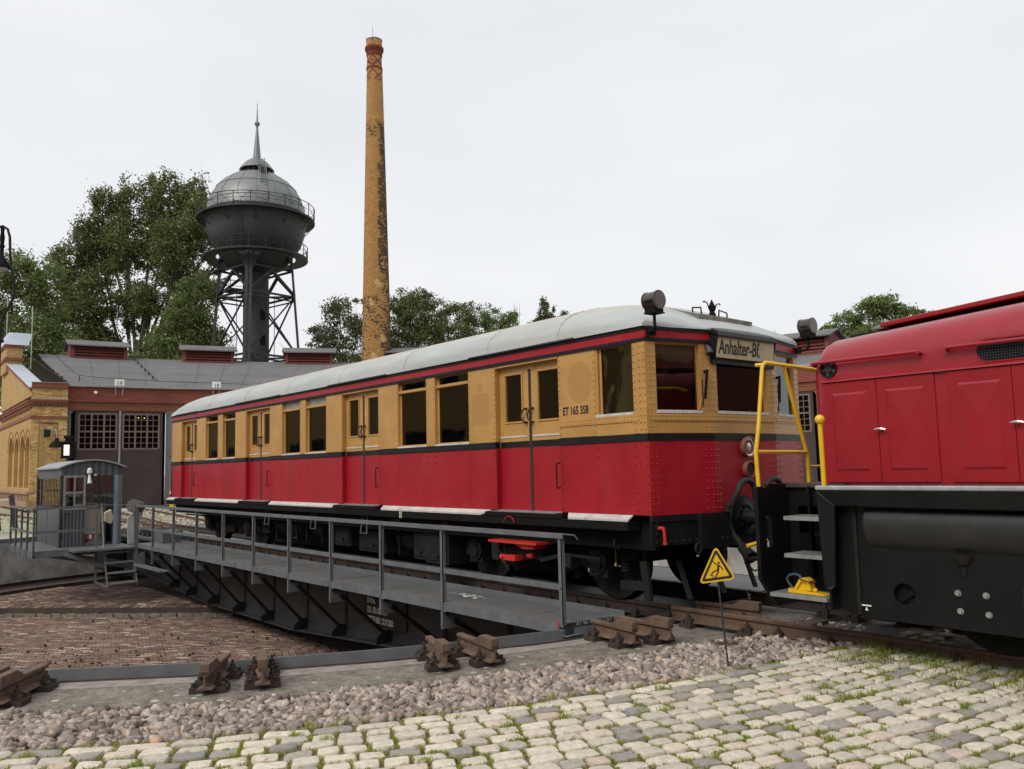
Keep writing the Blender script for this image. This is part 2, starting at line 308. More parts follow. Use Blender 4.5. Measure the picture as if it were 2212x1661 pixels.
    def build(s, name, mt, parent=None, smooth=False, bev=0, uv=False, kind=None, rnd=False, label=None):
        root = parent
        while root is not None and root.parent is not None: root = root.parent
        off = Vector(root['base']) if root is not None and 'base' in root else Vector((0,0,0))
        me = bpy.data.meshes.new(name)
        me.from_pydata([tuple(Vector(v)-off) for v in s.v], [], s.f)
        me.materials.append(mt)
        if rnd:
            a = me.attributes.new('rnd', 'FLOAT', 'FACE'); a.data.foreach_set('value', s.rnd)
        if uv:
            ul = me.uv_layers.new(name='UVMap')
            for pl in me.polygons:
                nn = pl.normal
                tx = Vector((-nn.y, nn.x, 0)).normalized() if abs(nn.z) < .8 else None
                for li in pl.loop_indices:
                    co = me.vertices[me.loops[li].vertex_index].co
                    ul.data[li].uv = (co.dot(tx), co.z) if tx else (co.x, co.y)
        if smooth: 
            me.polygons.foreach_set('use_smooth', [True]*len(me.polygons))
            try: me.set_sharp_from_angle(angle=R_(40))
            except Exception: pass
        ob = bpy.data.objects.new(name, me); COL.objects.link(ob)
        if parent is not None: ob.parent = parent
        if bev:
            bm_ = ob.modifiers.new('bevel', 'BEVEL'); bm_.width = bev; bm_.segments = 2; bm_.limit_method = 'ANGLE'; bm_.angle_limit = R_(35)
        if kind: ob['kind'] = kind
        if label: ob['label'] = label
        return ob
def npmesh(name, V, F, mt, parent=None, rnd=None, kind=None, smooth=False, off=(0,0,0)):
    """big mesh from numpy arrays; F is (n,3) or (n,4)"""
    V = np.asarray(V, float)-np.asarray(off, float); F = np.asarray(F, np.int32); k = F.shape[1]
    me = bpy.data.meshes.new(name); me.vertices.add(len(V)); me.vertices.foreach_set('co', V.astype(np.float32).ravel())
    me.loops.add(F.size); me.loops.foreach_set('vertex_index', F.ravel())
    me.polygons.add(len(F)); me.polygons.foreach_set('loop_start', np.arange(0, F.size, k, dtype=np.int32)); me.polygons.foreach_set('loop_total', np.full(len(F), k, np.int32))
    if rnd is not None:
        a = me.attributes.new('rnd', 'FLOAT', 'FACE'); a.data.foreach_set('value', np.asarray(rnd, np.float32))
    if smooth: me.polygons.foreach_set('use_smooth', np.ones(len(F), bool))
    me.update(calc_edges=True); me.validate(); me.materials.append(mt)
    ob = bpy.data.objects.new(name, me); COL.objects.link(ob)
    if parent is not None: ob.parent = parent
    if kind: ob['kind'] = kind
    return ob
def thing(name, label, cat, base, group=None):
    o = bpy.data.objects.new(name, None); COL.objects.link(o); o.location = base; o.empty_display_size = .2
    o['base'] = tuple(map(float, base)); o['label'] = label; o['category'] = cat
    if group: o['group'] = group
    return o
def struct(o): o['kind'] = 'structure'; return o
def tag(o, label, cat, group=None):
    o['label'] = label; o['category'] = cat
    if group: o['group'] = group
    return o
def text(s, size, o, ax, ay, name, mt, parent, sx=1., depth=.002, align='LEFT', off=0):
    """flat lettering: baseline start o, reading direction ax, up ay"""
    cu = bpy.data.curves.new('t', 'FONT'); cu.body = s; cu.size = size; cu.extrude = depth; cu.align_x = align; cu.offset = off
    cu.space_line = 1.05; cu.resolution_u = 3
    to = bpy.data.objects.new('t', cu); COL.objects.link(to)
    dg = bpy.context.evaluated_depsgraph_get(); dg.update()
    me = bpy.data.meshes.new_from_object(to.evaluated_get(dg)); bpy.data.objects.remove(to); bpy.data.curves.remove(cu)
    ax, ay = Vector(ax).normalized(), Vector(ay).normalized(); az = ax.cross(ay); o = Vector(o)
    b = B(); b.add([o+ax*v.co.x*sx+ay*v.co.y+az*v.co.z for v in me.vertices], [tuple(p_.vertices) for p_ in me.polygons])
    bpy.data.meshes.remove(me)
    return b.build(name, mt, parent, kind=None)
def holed(b, p0, p1, z0, z1, th, holes):
    """upright wall slab from p0 to p1 (xy), thickness th to the left of travel, with rectangular holes (s0, s1, za, zb)"""
    p0, p1 = Vector((*p0, 0)), Vector((*p1, 0)); d = p1-p0; Ln = d.length; d /= Ln; nn = Vector((-d.y, d.x, 0))*th
    xs = sorted({0, Ln, *[h[0] for h in holes], *[h[1] for h in holes]}); 
    for a, c in zip(xs, xs[1:]):
        cuts = sorted([(h[2], h[3]) for h in holes if h[0] <= a+1e-6 and h[1] >= c-1e-6]); z = z0
        for za, zb in cuts+[(z1, z1)]:
            if za > z+1e-6: b.obox(p0+d*a+Vector((0,0,z)), d*(c-a), nn, (0,0,za-z))
            z = max(z, zb)
    return b
C0 = Vector((-17.7, 8.35, 0))       # centre of the turntable and of the roundhouse
def pol(r, deg, z=0): return Vector((C0.x+r*math.cos(R_(deg)), C0.y+r*math.sin(R_(deg)), z))
# ------------------------------------------------------------------ ground, pit, rim
def ring(name, rings, mt, n=180, a0=0, a1=360, kind='structure', smooth=False):
    """sheet or wall of revolution about the turntable centre; rings = (r, z)"""
    b = B(); b.lathe((C0.x, C0.y, 0), [(r, z) for r, z in rings], n, (0,0,1), R_(a0), R_(a1))
    b.f = [f[::-1] for f in b.f]; o = b.build(name, mt, smooth=smooth)
    if kind: o['kind'] = kind
    return o
ring('ground', [(12.2, -.32), (13.4, -.24), (16, -.2), (34, -.12), (70, -.1), (1500, -.1)], YARD)
rim = ring('rim_slab', [(11.27, -.32), (11.27, -.2), (12.18, -.2), (12.2, -.22), (12.2, -.36)], CONC)
ring('pit_wall', [(11.25, -2.2), (11.25, -.2), (11.27, -.2)], CONCW)
g = ring('groove_plate', [(11.36, -.197), (11.60, -.194), (11.60, -.2)], CONC2, kind=None); g.parent = rim
e = ring('rim_edge_strip', [(11.25, -.22), (11.25, -.098), (11.272, -.098), (11.272, -.205)], STEEL, kind=None); e.parent = rim
# pit floor: a lower near field and a higher inner field divided by a straight step
ZLO, ZHI = -1.72, -1.50
P1, P2 = Vector((-24.4, 3.15, 0)), Vector((-18.9, 8.5, 0)); SD = (P2-P1).normalized(); SN = Vector((SD.y, -SD.x, 0))   # SN points to the near side
b = B(); b.lathe((C0.x, C0.y, 0), [(11.3, ZLO-.03), (.01, ZLO-.03)], 90); pf = b.build('pit_floor', PITB); pf['kind'] = 'structure'
b = B(); a_ = P1-SD*12; c_ = P2+SD*12
b.prism([a_+Vector((0,0,ZLO)), c_+Vector((0,0,ZLO)), c_-SN*25+Vector((0,0,ZLO)), a_-SN*25+Vector((0,0,ZLO))], (0,0,ZHI-.02-ZLO)); up = b.build('pit_floor_terrace', PITB, pf)
def in_pit(p, m_=.15): return (p-Vector((C0.x, C0.y, p.z))).length < 11.25-m_
bricks = []        # (centre, long axis, width axis, size l, w, h)
def field(org, du, dv, nu, nv, l, w, z, keep):
    for j in range(nv):
        for i in range(nu):
            p = org+du*((i+(.5 if j % 2 else 0))*l)+dv*(j*w); p.z = z
            if keep(p): bricks.append((p, du, dv, l, w))
side = lambda p: (p-P1).dot(SN)
# near field: two sectors of different bond meeting on a mossy valley line
VD = Vector((.80, .60, 0)); VP = Vector((-16.6, 5.5, 0)); VN = Vector((VD.y, -VD.x, 0))
u1 = SD.copy(); v1 = SN.copy()
field(P1-u1*5, u1, v1, 60, 200, .25, .068, ZLO, lambda p: in_pit(p) and side(p) > .12 and p.y < 7.6 and (p-VP).dot(Vector((.55, -.83, 0))) > -9 and not (p.x > -15.2 and p.y > 3.9))
u2 = Vector((.94, -.34, 0)).normalized(); v2 = Vector((u2.y, -u2.x, 0))
field(Vector((-18, 10.5, 0)), u2, v2, 60, 90, .25, .125, ZLO, lambda p: in_pit(p) and side(p) > .12 and p.y < 7.6 and (p.x > -15.2 and p.y > 3.9))
u3 = SD; v3 = -SN
field(P1-u3*3+v3*.30, u3, v3, 46, 26, .25, .125, ZHI, lambda p: in_pit(p) and p.y < 7.2 and side(p) < -.3)
edge = [(P1+SD*(.085*k)-SN*.13+Vector((0,0,ZHI)), SN, SD, .26, .085) for k in range(-25, 100)]
edge = [e_ for e_ in edge if in_pit(e_[0]) and e_[0].y < 7.6]
def brick_geo(b, br, jit=True):
    p, du, dv, l, w = br; h = .10; j = random.uniform(-.006, .006) if jit else 0; l -= .012; w -= .01
    t1, t2 = random.uniform(-.02, .02), random.uniform(-.02, .02); s_ = .006
    lo = [p-du*l/2-dv*w/2, p+du*l/2-dv*w/2, p+du*l/2+dv*w/2, p-du*l/2+dv*w/2]
    up_ = [p-du*(l/2-s_)-dv*(w/2-s_), p+du*(l/2-s_)-dv*(w/2-s_), p+du*(l/2-s_)+dv*(w/2-s_), p-du*(l/2-s_)+dv*(w/2-s_)]
    up_ = [q+Vector((0,0,j+(t1 if k in (1, 2) else -t1)*l*.5+(t2 if k > 1 else -t2)*w*.5)) for k, q in enumerate(up_)]
    lo = [q-Vector((0,0,h)) for q in lo]; r = random.random()
    pts = lo+up_
    if (pts[1]-pts[0]).cross(pts[2]-pts[1]).z < 0: pts = [pts[k] for k in (0,3,2,1,4,7,6,5)]
    b.add(pts, [(4,5,6,7), (0,1,5,4), (1,2,6,5), (2,3,7,6), (3,0,4,7)], r)
camv = Vector((0, 0, 1.62)); cmi = m.inverted()
def seen(p, mg=.0):
    q = cmi @ Vector(p)
    if q.z > -.1: return False
    x = q.x/-q.z*1800/1106; y = q.y/-q.z*1800/830
    return abs(x) < 1+mg and abs(y) < 1+mg
allb = bricks+edge
vis = sorted([i for i, e_ in enumerate(allb) if seen(e_[0])], key=lambda i: (allb[i][0]-camv).length)
near = set(vis[:300])
st = B()
for i, e_ in enumerate(allb):
    if i in near:
        b = B(); brick_geo(b, e_); b.build('brick', PB_O, pf)
    else: brick_geo(st, e_)
st.build('pit_bricks', PB_A, pf, rnd=True, kind='stuff')
# upright face of the step: a ragged concrete footing under the brick-on-edge course
b = B()
for k in range(60):
    q = P1+SD*(k*.2-3); d = random.uniform(.02, .07)
    if in_pit(q) and q.y < 7.6: b.obox(q-SN*.1+Vector((0,0,ZLO-.02)), SD*.2, SN*(.09+d), (0,0,ZHI-.12-ZLO-random.uniform(0, .03)))
b.build('step_footing', CONC, pf)
# ring rail of the pit on its ledge
b = B(); b.lathe((C0.x, C0.y, 0), [(9.9, -1.7), (9.9, -1.42), (11.2, -1.42)], 120, (0,0,1), R_(150), R_(236)); b.f = [f[::-1] for f in b.f]; lg = b.build('pit_ledge', PITB, pf)
b = B(); b.lathe((C0.x, C0.y, 0), [(10.42, -1.42), (10.42, -1.40), (10.53, -1.38), (10.53, -1.31), (10.505, -1.285), (10.575, -1.285), (10.55, -1.31), (10.55, -1.38), (10.66, -1.40), (10.66, -1.42)], 120, (0,0,1), R_(150), R_(236)); b.f = [f[::-1] for f in b.f]
tag(b.build('ring_rail', RUSTD), 'rusty curved rail on the ledge at the foot of the pit wall', 'rail')
# a heap of rubble and moss clods strewn on the pit floor
V, F, RN = [], [], []
ico_v = np.array([(0,0,1),(.894,0,.447),(.276,.851,.447),(-.724,.526,.447),(-.724,-.526,.447),(.276,-.851,.447),(.724,.526,-.447),(-.276,.851,-.447),(-.894,0,-.447),(-.276,-.851,-.447),(.724,-.526,-.447),(0,0,-1)])
ico_f = np.array([(0,1,2),(0,2,3),(0,3,4),(0,4,5),(0,5,1),(1,6,2),(2,7,3),(3,8,4),(4,9,5),(5,10,1),(2,6,7),(3,7,8),(4,8,9),(5,9,10),(1,10,6),(6,11,7),(7,11,8),(8,11,9),(9,11,10),(10,11,6)])
cub_v = np.array([(x, y, z) for x in (-.8, .8) for y in (-.8, .8) for z in (-.8, .8)])
cub_f = np.array([(0,1,3),(0,3,2),(4,6,7),(4,7,5),(0,4,5),(0,5,1),(2,3,7),(2,7,6),(0,2,6),(0,6,4),(1,5,7),(1,7,3)])
def stones(P, S, flat=.7):
    """angular stones at points P with half sizes S"""
    n = len(P); k = 8
    base = cub_v[None]*RNG.uniform(.45, 1.12, (n, k, 3))+RNG.normal(0, .10, (n, k, 3))
    sc_ = np.stack([RNG.uniform(.75, 1.35, n), RNG.uniform(.6, 1.05, n), RNG.uniform(.45, .85, n)*flat/.7], 1)[:, None]
    v = base*sc_
    a = RNG.uniform(0, 6.283, n); t_ = RNG.normal(0, .45, n); t2_ = RNG.normal(0, .45, n)
    ca, sa = np.cos(a), np.sin(a); ct, st_ = np.cos(t_), np.sin(t_); c2, s2 = np.cos(t2_), np.sin(t2_)
    x, y, z = v[..., 0], v[..., 1], v[..., 2]
    y, z = y*ct[:, None]-z*st_[:, None], y*st_[:, None]+z*ct[:, None]
    x, z = x*c2[:, None]-z*s2[:, None], x*s2[:, None]+z*c2[:, None]
    x, y = x*ca[:, None]-y*sa[:, None], x*sa[:, None]+y*ca[:, None]
    v = np.stack([x, y, z], -1)*S[:, None, None]+P[:, None]
    f = (cub_f[None]+(np.arange(n)*k)[:, None, None]).reshape(-1, 3)
    return v.reshape(-1, 3), f, np.repeat(RNG.random(n), 12)
P = []
while len(P) < 420:
    q = Vector((random.uniform(-22, -9), random.uniform(1.5, 7.4), ZLO+.03))
    if in_pit(q, .3) and side(q) > .3 and (random.random() < .2 or abs((q-Vector((-15.5, 4.6, 0))).dot(VN)) < 1.1): P.append(q)
P = np.array(P); Vv, Ff, Rr = stones(P, RNG.uniform(.012, .04, len(P)), .5)
npmesh('moss_clods', Vv, Ff, mat('moss_clod', (.03, .024, .012), .95, var=.5, scale=20), pf, kind='stuff')

# ------------------------------------------------------------------ ballast between the rim and the setts
def ballast(name, pts, size, mt=GRAV):
    P = np.array(pts); V_, F_, R2 = stones(P, RNG.uniform(*size, len(P)))
    o = npmesh(name, V_, F_, mt, rnd=R2); o['kind'] = 'stuff'; return o
R_SETT = 13.55
ring('ballast_ground', [(12.21, -.27), (12.5, -.235), (13.0, -.20), (13.56, -.15), (13.56, -.3)], GBASE, 120, -62, 5)
pts = []
for layer in range(2):
    for k in range(6400):
        a = random.uniform(-60, 1.0); r = math.sqrt(random.uniform(12.23**2, 13.53**2)); p = pol(r, a)
        f = (r-12.2)/1.35; z = -.255+.105*f+.03*math.sin(a*1.3)*math.sin(f*3.1)+(0 if layer == 0 else .03)+random.uniform(-.012, .012)
        if p.y > 7.5: continue
        pts.append((p.x, p.y, z))
# between and beside the approach rails, then far off around the tracks beyond the pit
for k in range(2600):
    x, y = random.uniform(-5.55, 1.2), random.uniform(7.05, 10.6)
    if (Vector((x, y, 0))-C0).length < 12.24 or (y < 7.5 and (Vector((x, y, 0))-C0).length > 13.5): continue
    if abs(y-7.58) < .12 or abs(y-9.08) < .12: continue
    pts.append((x, y, -.235+random.uniform(-.01, .025)))
ballast('ballast_gravel', pts, (.024, .058))
pts = []
for k in range(5200):
    a = random.choice([172.7, 163.4, 154, 182])+random.uniform(-3.2, 3.2); r = random.uniform(12.3, 29.5); p = pol(r, a); pts.append((p.x, p.y, -.13+random.uniform(-.02, .03)))
FAR = rnd_mat('pale_far_ballast', [(0, (.28, .24, .19)), (.5, (.46, .40, .33)), (1, (.60, .54, .46))], .9, .3)
ballast('far_gravel', pts, (.04, .075), FAR)

# ------------------------------------------------------------------ granite setts in arcs
bed = ring('cobbled_pavement', [(13.5, -.3), (13.5, -.125), (30, -.125)], SOIL, 160, -75, 1.5)
rows = []; r = 13.56; 
while r < 17.2:
    rows.append(r); r += random.uniform(.140, .160)
setts = []
for j, (ra, rb) in enumerate(zip(rows, rows[1:])):
    a = -72+random.uniform(0, 1.); first = j == 0
    while a < (.3 if ra < 13.9 else -1.2):
        ln = random.uniform(.26, .36) if first else random.uniform(.155, .235); da = math.degrees(ln/ra)
        setts.append((ra, rb, a, a+da)); a += da
def sett_geo(b, s_):
    ra, rb, a, c = s_; g = random.uniform(.009, .016); rm = (ra+rb)/2; h = random.uniform(-.008, .008); n = 4
    L_ = R_(c-a)*rm-2*g; W_ = rb-ra-2*g; mid = R_((a+c)/2)
    tx, ty = -math.sin(mid), math.cos(mid); nx, ny = math.cos(mid), math.sin(mid); cx, cy = C0.x+rm*nx, C0.y+rm*ny
    tw = random.uniform(-.05, .05); cl = random.uniform(.012, .022)   # corner rounding
    out_ = []
    for sx, sy in ((-1,-1),(1,-1),(1,1),(-1,1)):
        x, y = sx*(L_/2+random.uniform(-.009, .006)), sy*(W_/2+random.uniform(-.008, .005))
        out_ += [(x-sx*cl, y), (x, y-sy*cl)] if sx*sy < 0 else [(x, y-sy*cl), (x-sx*cl, y)]
    if True:
        out_ = sorted(out_, key=lambda q: math.atan2(q[1]/W_, q[0]/L_))
    mids = []
    for k in range(8):
        p_, q_ = out_[k], out_[(k+1) % 8]; mids.append(p_)
        if math.hypot(p_[0]-q_[0], p_[1]-q_[1]) > .06: mids.append(((p_[0]+q_[0])/2*random.uniform(1.0, 1.05), (p_[1]+q_[1])/2*random.uniform(1., 1.05)))
    n_ = len(mids); t1, t2 = random.uniform(-.03, .03), random.uniform(-.04, .04)
    def wp(x, y, z): return (cx+tx*x+nx*y, cy+ty*x+ny*y, -.1+h+z+t1*x+t2*y)
    v = [wp(x*1.01, y*1.01, -.06) for x, y in mids]+[wp(x, y, -.013+random.uniform(-.002, .002)) for x, y in mids]+[wp(x*.93, y*.91, -.003+random.uniform(-.002, .002)) for x, y in mids]+[wp(x*.55, y*.5, .001+random.uniform(-.003, .003)) for x, y in mids]+[wp(0, 0, .002)]
    f = []
    for q in range(3):
        f += [(q*n_+k, q*n_+(k+1) % n_, (q+1)*n_+(k+1) % n_, (q+1)*n_+k) for k in range(n_)]
    f += [(3*n_+k, 3*n_+(k+1) % n_, 4*n_) for k in range(n_)]
    b.add(v, f, random.random())
sv = sorted([i for i, s_ in enumerate(setts) if seen(pol((s_[0]+s_[1])/2, (s_[2]+s_[3])/2, -.1), .03)], key=lambda i: (pol(setts[i][0], setts[i][2], -.1)-camv).length)
nearset = set(sv[:300]); stb = B()
for i, s_ in enumerate(setts):
    if i in nearset: b = B(); sett_geo(b, s_); b.build('sett', ST_O, bed, smooth=True)
    else: sett_geo(stb, s_)
stb.build('granite_setts', ST_A, bed, smooth=True, rnd=True, kind='stuff')
# grass and moss in the joints
V_, F_, R2 = [], [], []
def tuft(x, y, z, n, h, sp, hue=None):
    for k in range(n):
        a = random.uniform(0, 6.28); l = h*random.uniform(.5, 1.15); ox, oy = x+random.gauss(0, sp), y+random.gauss(0, sp)
        dx, dy = math.cos(a), math.sin(a); lean = random.uniform(.25, 1.0)*l; wd = random.uniform(.0018, .0035); o = len(V_)
        V_.extend([(ox-dy*wd, oy+dx*wd, z), (ox+dy*wd, oy-dx*wd, z), (ox+dx*lean*.45+dy*wd*.7, oy+dy*lean*.45-dx*wd*.7, z+l*.7), (ox+dx*lean*.45-dy*wd*.7, oy+dy*lean*.45+dx*wd*.7, z+l*.7), (ox+dx*lean, oy+dy*lean, z+l*.9), (ox+dx*lean, oy+dy*lean, z+l*.9)])
        F_.extend([(o, o+1, o+2, o+3), (o+3, o+2, o+4, o+5)]); hh = random.gauss(hue, .12) if hue is not None else random.random(); R2.extend([min(1, max(0, hh))]*2)
gnoise = lambda x, y: math.sin(x*2.1+1.3)*math.sin(y*1.7+.4)+.6*math.sin(x*5.3+y*3.1)+.5*math.sin(y*7.7-x*2.2)
for i in sv:
    ra, rb, a, c = setts[i]; d = (pol(ra, a)-camv).length
    for k in range(16):
        if random.random() < .5: q = pol(ra+random.uniform(-.008, .008), random.uniform(a, c))
        else: q = pol(random.uniform(ra, rb), a+random.uniform(-.05, .05))
        gq = gnoise(q.x*1.4, q.y*1.4)
        if random.random() < .42+.25*gq: tuft(q.x, q.y, -.118, random.randint(7, 16), random.uniform(.012, .028), .013, .88 if gq < .5 else .6)
    if random.random() < .14+.05*gnoise(ra*3, a*.2): 
        q = pol(ra, random.uniform(a, c)); tuft(q.x, q.y, -.115, random.randint(30, 75), random.uniform(.03, .055), .028, random.choice([.6, .72, .76]))
for k in range(520):      # rank growth beside the locomotive wheels
    a = random.uniform(-10.5, -1.6); r = random.uniform(13.62, 15.9)
    q = pol(r, a)
    if q.y > 7.0+random.uniform(-.5, .4) and q.y < 7.85: tuft(q.x, q.y, -.11, random.randint(10, 30), random.uniform(.03, .085), .05, random.choice([.3, .45, .9, .6]))
for k in range(130):
    q = pol(13.55+random.gauss(0, .05), random.uniform(-42, -3)); tuft(q.x, q.y, -.12, random.randint(8, 30), random.uniform(.02, .06), .02, random.choice([.5, .75, .9]))
o = npmesh('joint_grass', V_, F_, GRASSM, rnd=R2); o['kind'] = 'stuff'
# a scatter of small fallen leaves
b = B()
for k in range(16):
    q = pol(random.uniform(13.7, 15.8), random.uniform(-38, -8), -.088); a = random.uniform(0, 6); s_ = random.uniform(.012, .022)
    b.add([q+Vector((math.cos(a)*s_, math.sin(a)*s_, .004)), q+Vector((-math.sin(a)*s_*.5, math.cos(a)*s_*.5, 0)), q-Vector((math.cos(a)*s_, math.sin(a)*s_, -.006)), q+Vector((math.sin(a)*s_*.5, -math.cos(a)*s_*.5, 0))], [(0,1,2,3)])
b.build('fallen_leaves', mat('orange_leaf', (.45, .16, .03), .7), kind='stuff')

# ------------------------------------------------------------------ rails
PROF = [(-.0625, -.15), (-.0625, -.139), (-.012, -.123), (-.008, -.045), (-.034, -.036), (-.036, -.008), (-.026, 0), (.026, 0), (.036, -.008), (.034, -.036), (.008, -.045), (.012, -.123), (.0625, -.139), (.0625, -.15)]
def rail(b, p0, p1, z=0.):
    p0, p1 = Vector(p0), Vector(p1); d = p1-p0; s_ = Vector((d.y, -d.x, 0)).normalized()
    return b.prism([p0+s_*x+Vector((0,0,z+h)) for x, h in PROF], d)
def chair(b, p, d, zt=-.15, w=.30):
    """ribbed base plate with two clamps and bolts across a rail; p on the rail axis, d along it"""
    p = Vector(p); d = Vector(d).normalized(); s_ = Vector((d.y, -d.x, 0)); z = Vector((0,0,1)); p = Vector((p.x, p.y, zt))
    b.obox(p-s_*w/2-d*.08-z*.047, s_*w, d*.16, z*.047)
    for k in (-1, 1):
        b.obox(p+s_*k*.045-d*.045, s_*k*.055, d*.09, z*.05); c = p+s_*k*.078
        b.hexbolt(c+z*.05, z, .026, .028); b.cyl(c+z*.078, c+z*.115, .013, 6)
        for q in (-1, 1): b.hexbolt(p+s_*k*.122+d*q*.05, z, .02, .035)
    return b
# ------------------------------------------------------------------ approach track on the near side
tr = thing('railway_track', 'rusty running rails on timber sleepers leading under the red diesel locomotive', 'railway track', (-3, 8.33, -.2))
for y in (7.58, 9.08):
    b = B(); rail(b, (-6.40, y, 0), (2.5, y, 0)); b.build('rail', RUST if y < 8 else RUSTD, tr, smooth=False)
for k, x in enumerate([-5.35, -4.98, -4.42, -3.83, -3.25, -2.67, -2.1, -1.5, -.9, -.3, .3, .9, 1.5]):
    if k > 1 or True:
        b = B(); y0 = 6.93+random.uniform(-.06, .08); wv = .24 if k else .17
        b.box(x-wv/2, x+wv/2, y0, 9.85, -.33, -.197); sl = b.build('sleeper', SLEEP, tr, bev=.012)
        if k < 3:
            b = B()
            for q in range(4): 
                yy = y0+random.uniform(-.02, .02); b.box(x-wv/2+.01+q*wv/4, x-wv/2+q*wv/4+wv/4-.012, yy, 7.3+random.uniform(-.1, .3), -.2, -.188-random.uniform(0, .006))
            b.build('split_grain', SLEEP, sl)
    for y in (7.58, 9.08):
        b = B(); chair(b, (x, y, 0), (1,0,0)); b.build('rail_chair', RUSTD, tr)
b = B(); chair(b, (-6.12, 7.58, 0), (1,0,0)); b.build('rail_chair', RUSTD, tr)
# ------------------------------------------------------------------ stub rails with raised stop wedges round the rim
STUB = [((-8.62,1.30),(-8.0,.82),'rusty stub rail outermost in its row, only its end showing'), ((-8.47,1.57),(-7.86,1.12),'long rusty stub rail next to the outermost one, mostly in view'),
 ((-7.71,2.91),(-7.10,2.49),'rusty stub rail slanting away, first of the pair before the mossy pit bricks'), ((-7.62,3.21),(-6.91,2.91),'rusty stub rail pointing straight at the camera'),
 ((-7.01,4.64),(-6.32,4.37),'short rusty stub rail just below the lettered girder'), ((-6.91,4.94),(-6.16,4.80),'longer rusty stub rail paired with the short one below the lettered girder'),
 ((-6.49,6.37),(-5.79,6.27),'rusty stub rail at the foot of the last railing post'), ((-6.46,6.70),(-5.66,6.66),'rusty stub rail between the railing post and the running rail'),
 ((-6.4,8.01),(-5.58,8.09),'dark stub rail between the running rails under the locomotive steps')]
for i, (a, c, lab) in enumerate(STUB):
    a, c = Vector((*a, 0)), Vector((*c, 0)); d = (c-a).normalized(); s_ = Vector((d.y, -d.x, 0)); Ln = (c-a).length; z = Vector((0,0,1))
    t = thing('stub_rail', lab, 'stub rail', (c.x, c.y, -.2), 'stub rails around the turntable rim')
    b = B(); rail(b, a, c); b.build('rail', RUST, t, bev=.003)
    b = B(); w0 = .039
    b.prism([c-d*.36-s_*w0+z*-.002, c-d*.24-s_*w0+z*.062, c-s_*w0+z*.062, c-s_*w0-z*.034, c-d*.36-s_*w0-z*.034], s_*2*w0); b.build('stop_wedge', RUST, t, bev=.004)
    for q in (.13, Ln-.17):
        b = B(); chair(b, a+d*q, d); b.build('rail_chair', RUSTD, t)
# splashes of lichen on the concrete and a rubber hose lying in the groove
b = B()
for k in range(26):
    q = pol(random.uniform(11.75, 12.15), random.uniform(-38, -6), -.1985); rr = random.uniform(.012, .034)
    b.add([(q.x+rr*math.cos(i*.7)*random.uniform(.8, 1.2), q.y+rr*math.sin(i*.7)*random.uniform(.8, 1.2), q.z) for i in range(9)], [tuple(range(9))])
b.build('lichen_spots', mat('pale_lichen', (.42, .42, .36), .95, var=.2), rim, kind='stuff')
b = B(); b.tube([pol(11.36+.02*math.sin(k*.9), -40+k*1.2, -.185) for k in range(34)], .009, 6); b.build('groove_cable', RUSTD, rim)

# ------------------------------------------------------------------ warning sign on a reinforcing rod
t = thing('warning_sign', 'yellow triangular fall warning sign on a thin leaning rod stuck in the gravel', 'warning sign', (-4.43, 5.92, -.2))
b = B(); top = Vector((-4.50, 5.93, .60)); bot = Vector((-4.42, 5.93, -.25))
pts = [bot.lerp(top, k/24) for k in range(25)]; b.tube(pts, .008, 6, [.0095 if k % 2 else .0075 for k in range(25)]); b.build('rod', STEELD, t)
fx = (-pol(1, 0)+C0); dirv = Vector((.60, .80, 0)); 
A1, A2, A3 = Vector((-4.585, 5.80, .605)), Vector((-4.385, 6.00, .640)), Vector((-4.49, 5.905, .895))
cen = (A1+A2+A3)/3; nrm = (A2-A1).cross(A3-A1).normalized()
if nrm.dot(camv-cen) < 0: nrm = -nrm
def tri(s_, off, rad=.16):
    out_ = []
    for k, p in enumerate((A1, A2, A3)):
        v = cen+(p-cen)*s_; q, r = [cen+(x-cen)*s_ for x in ((A3, A1, A2)[k], (A2, A3, A1)[k])]
        for f in (0, .33, .67, 1): out_.append((v+(q-v)*rad*(1-f)+(r-v)*rad*f)*(.55+.45*abs(2*f-1))+v*(.45-.45*abs(2*f-1))+nrm*off)
    return out_
b = B(); b.prism(tri(1.12, 0, .12), nrm*.004); b.build('sign_plate', YEL, t)
b = B(); o1, i1 = tri(.97, .0047, .09), tri(.72, .0047, .03); n_ = len(o1)
b.add(o1+i1, [(k, (k+1) % n_, n_+(k+1) % n_, n_+k) for k in range(n_)]); b.build('black_border', BLACKP, t)
ex = (A2-A1).normalized(); ey = nrm.cross(ex).normalized()
if ey.z < 0: ey = -ey
def P2(x, y): return cen+ex*x*.30+ey*y*.30+nrm*.0052
def limb(b, pts, wd):
    for p_, q_ in zip(pts, pts[1:]):
        d = Vector((q_[0]-p_[0], q_[1]-p_[1])); n2 = Vector((-d.y, d.x)).normalized()*wd
        b.add([P2(p_[0]-n2.x, p_[1]-n2.y), P2(q_[0]-n2.x, q_[1]-n2.y), P2(q_[0]+n2.x, q_[1]+n2.y), P2(p_[0]+n2.x, p_[1]+n2.y)], [(0,1,2,3)])
b = B(); limb(b, [(.07,.115),(.045,.03),(.02,-.05)], .030); limb(b, [(.035,-.03),(-.08,-.04),(-.17,-.11)], .018); limb(b, [(.04,-.04),(.0,-.12),(-.08,-.22)], .018)
limb(b, [(.06,.10),(-.02,.17),(-.07,.24)], .015); limb(b, [(.075,.11),(.135,.045),(.17,-.04)], .015); limb(b, [(-.22,-.15),(-.14,-.14),(-.135,-.235)], .011)
b.add([P2(.082+.034*math.cos(k*.6), .17+.034*math.sin(k*.6)) for k in range(11)], [tuple(range(11))]); b.build('falling_figure_symbol', BLACKP, t)

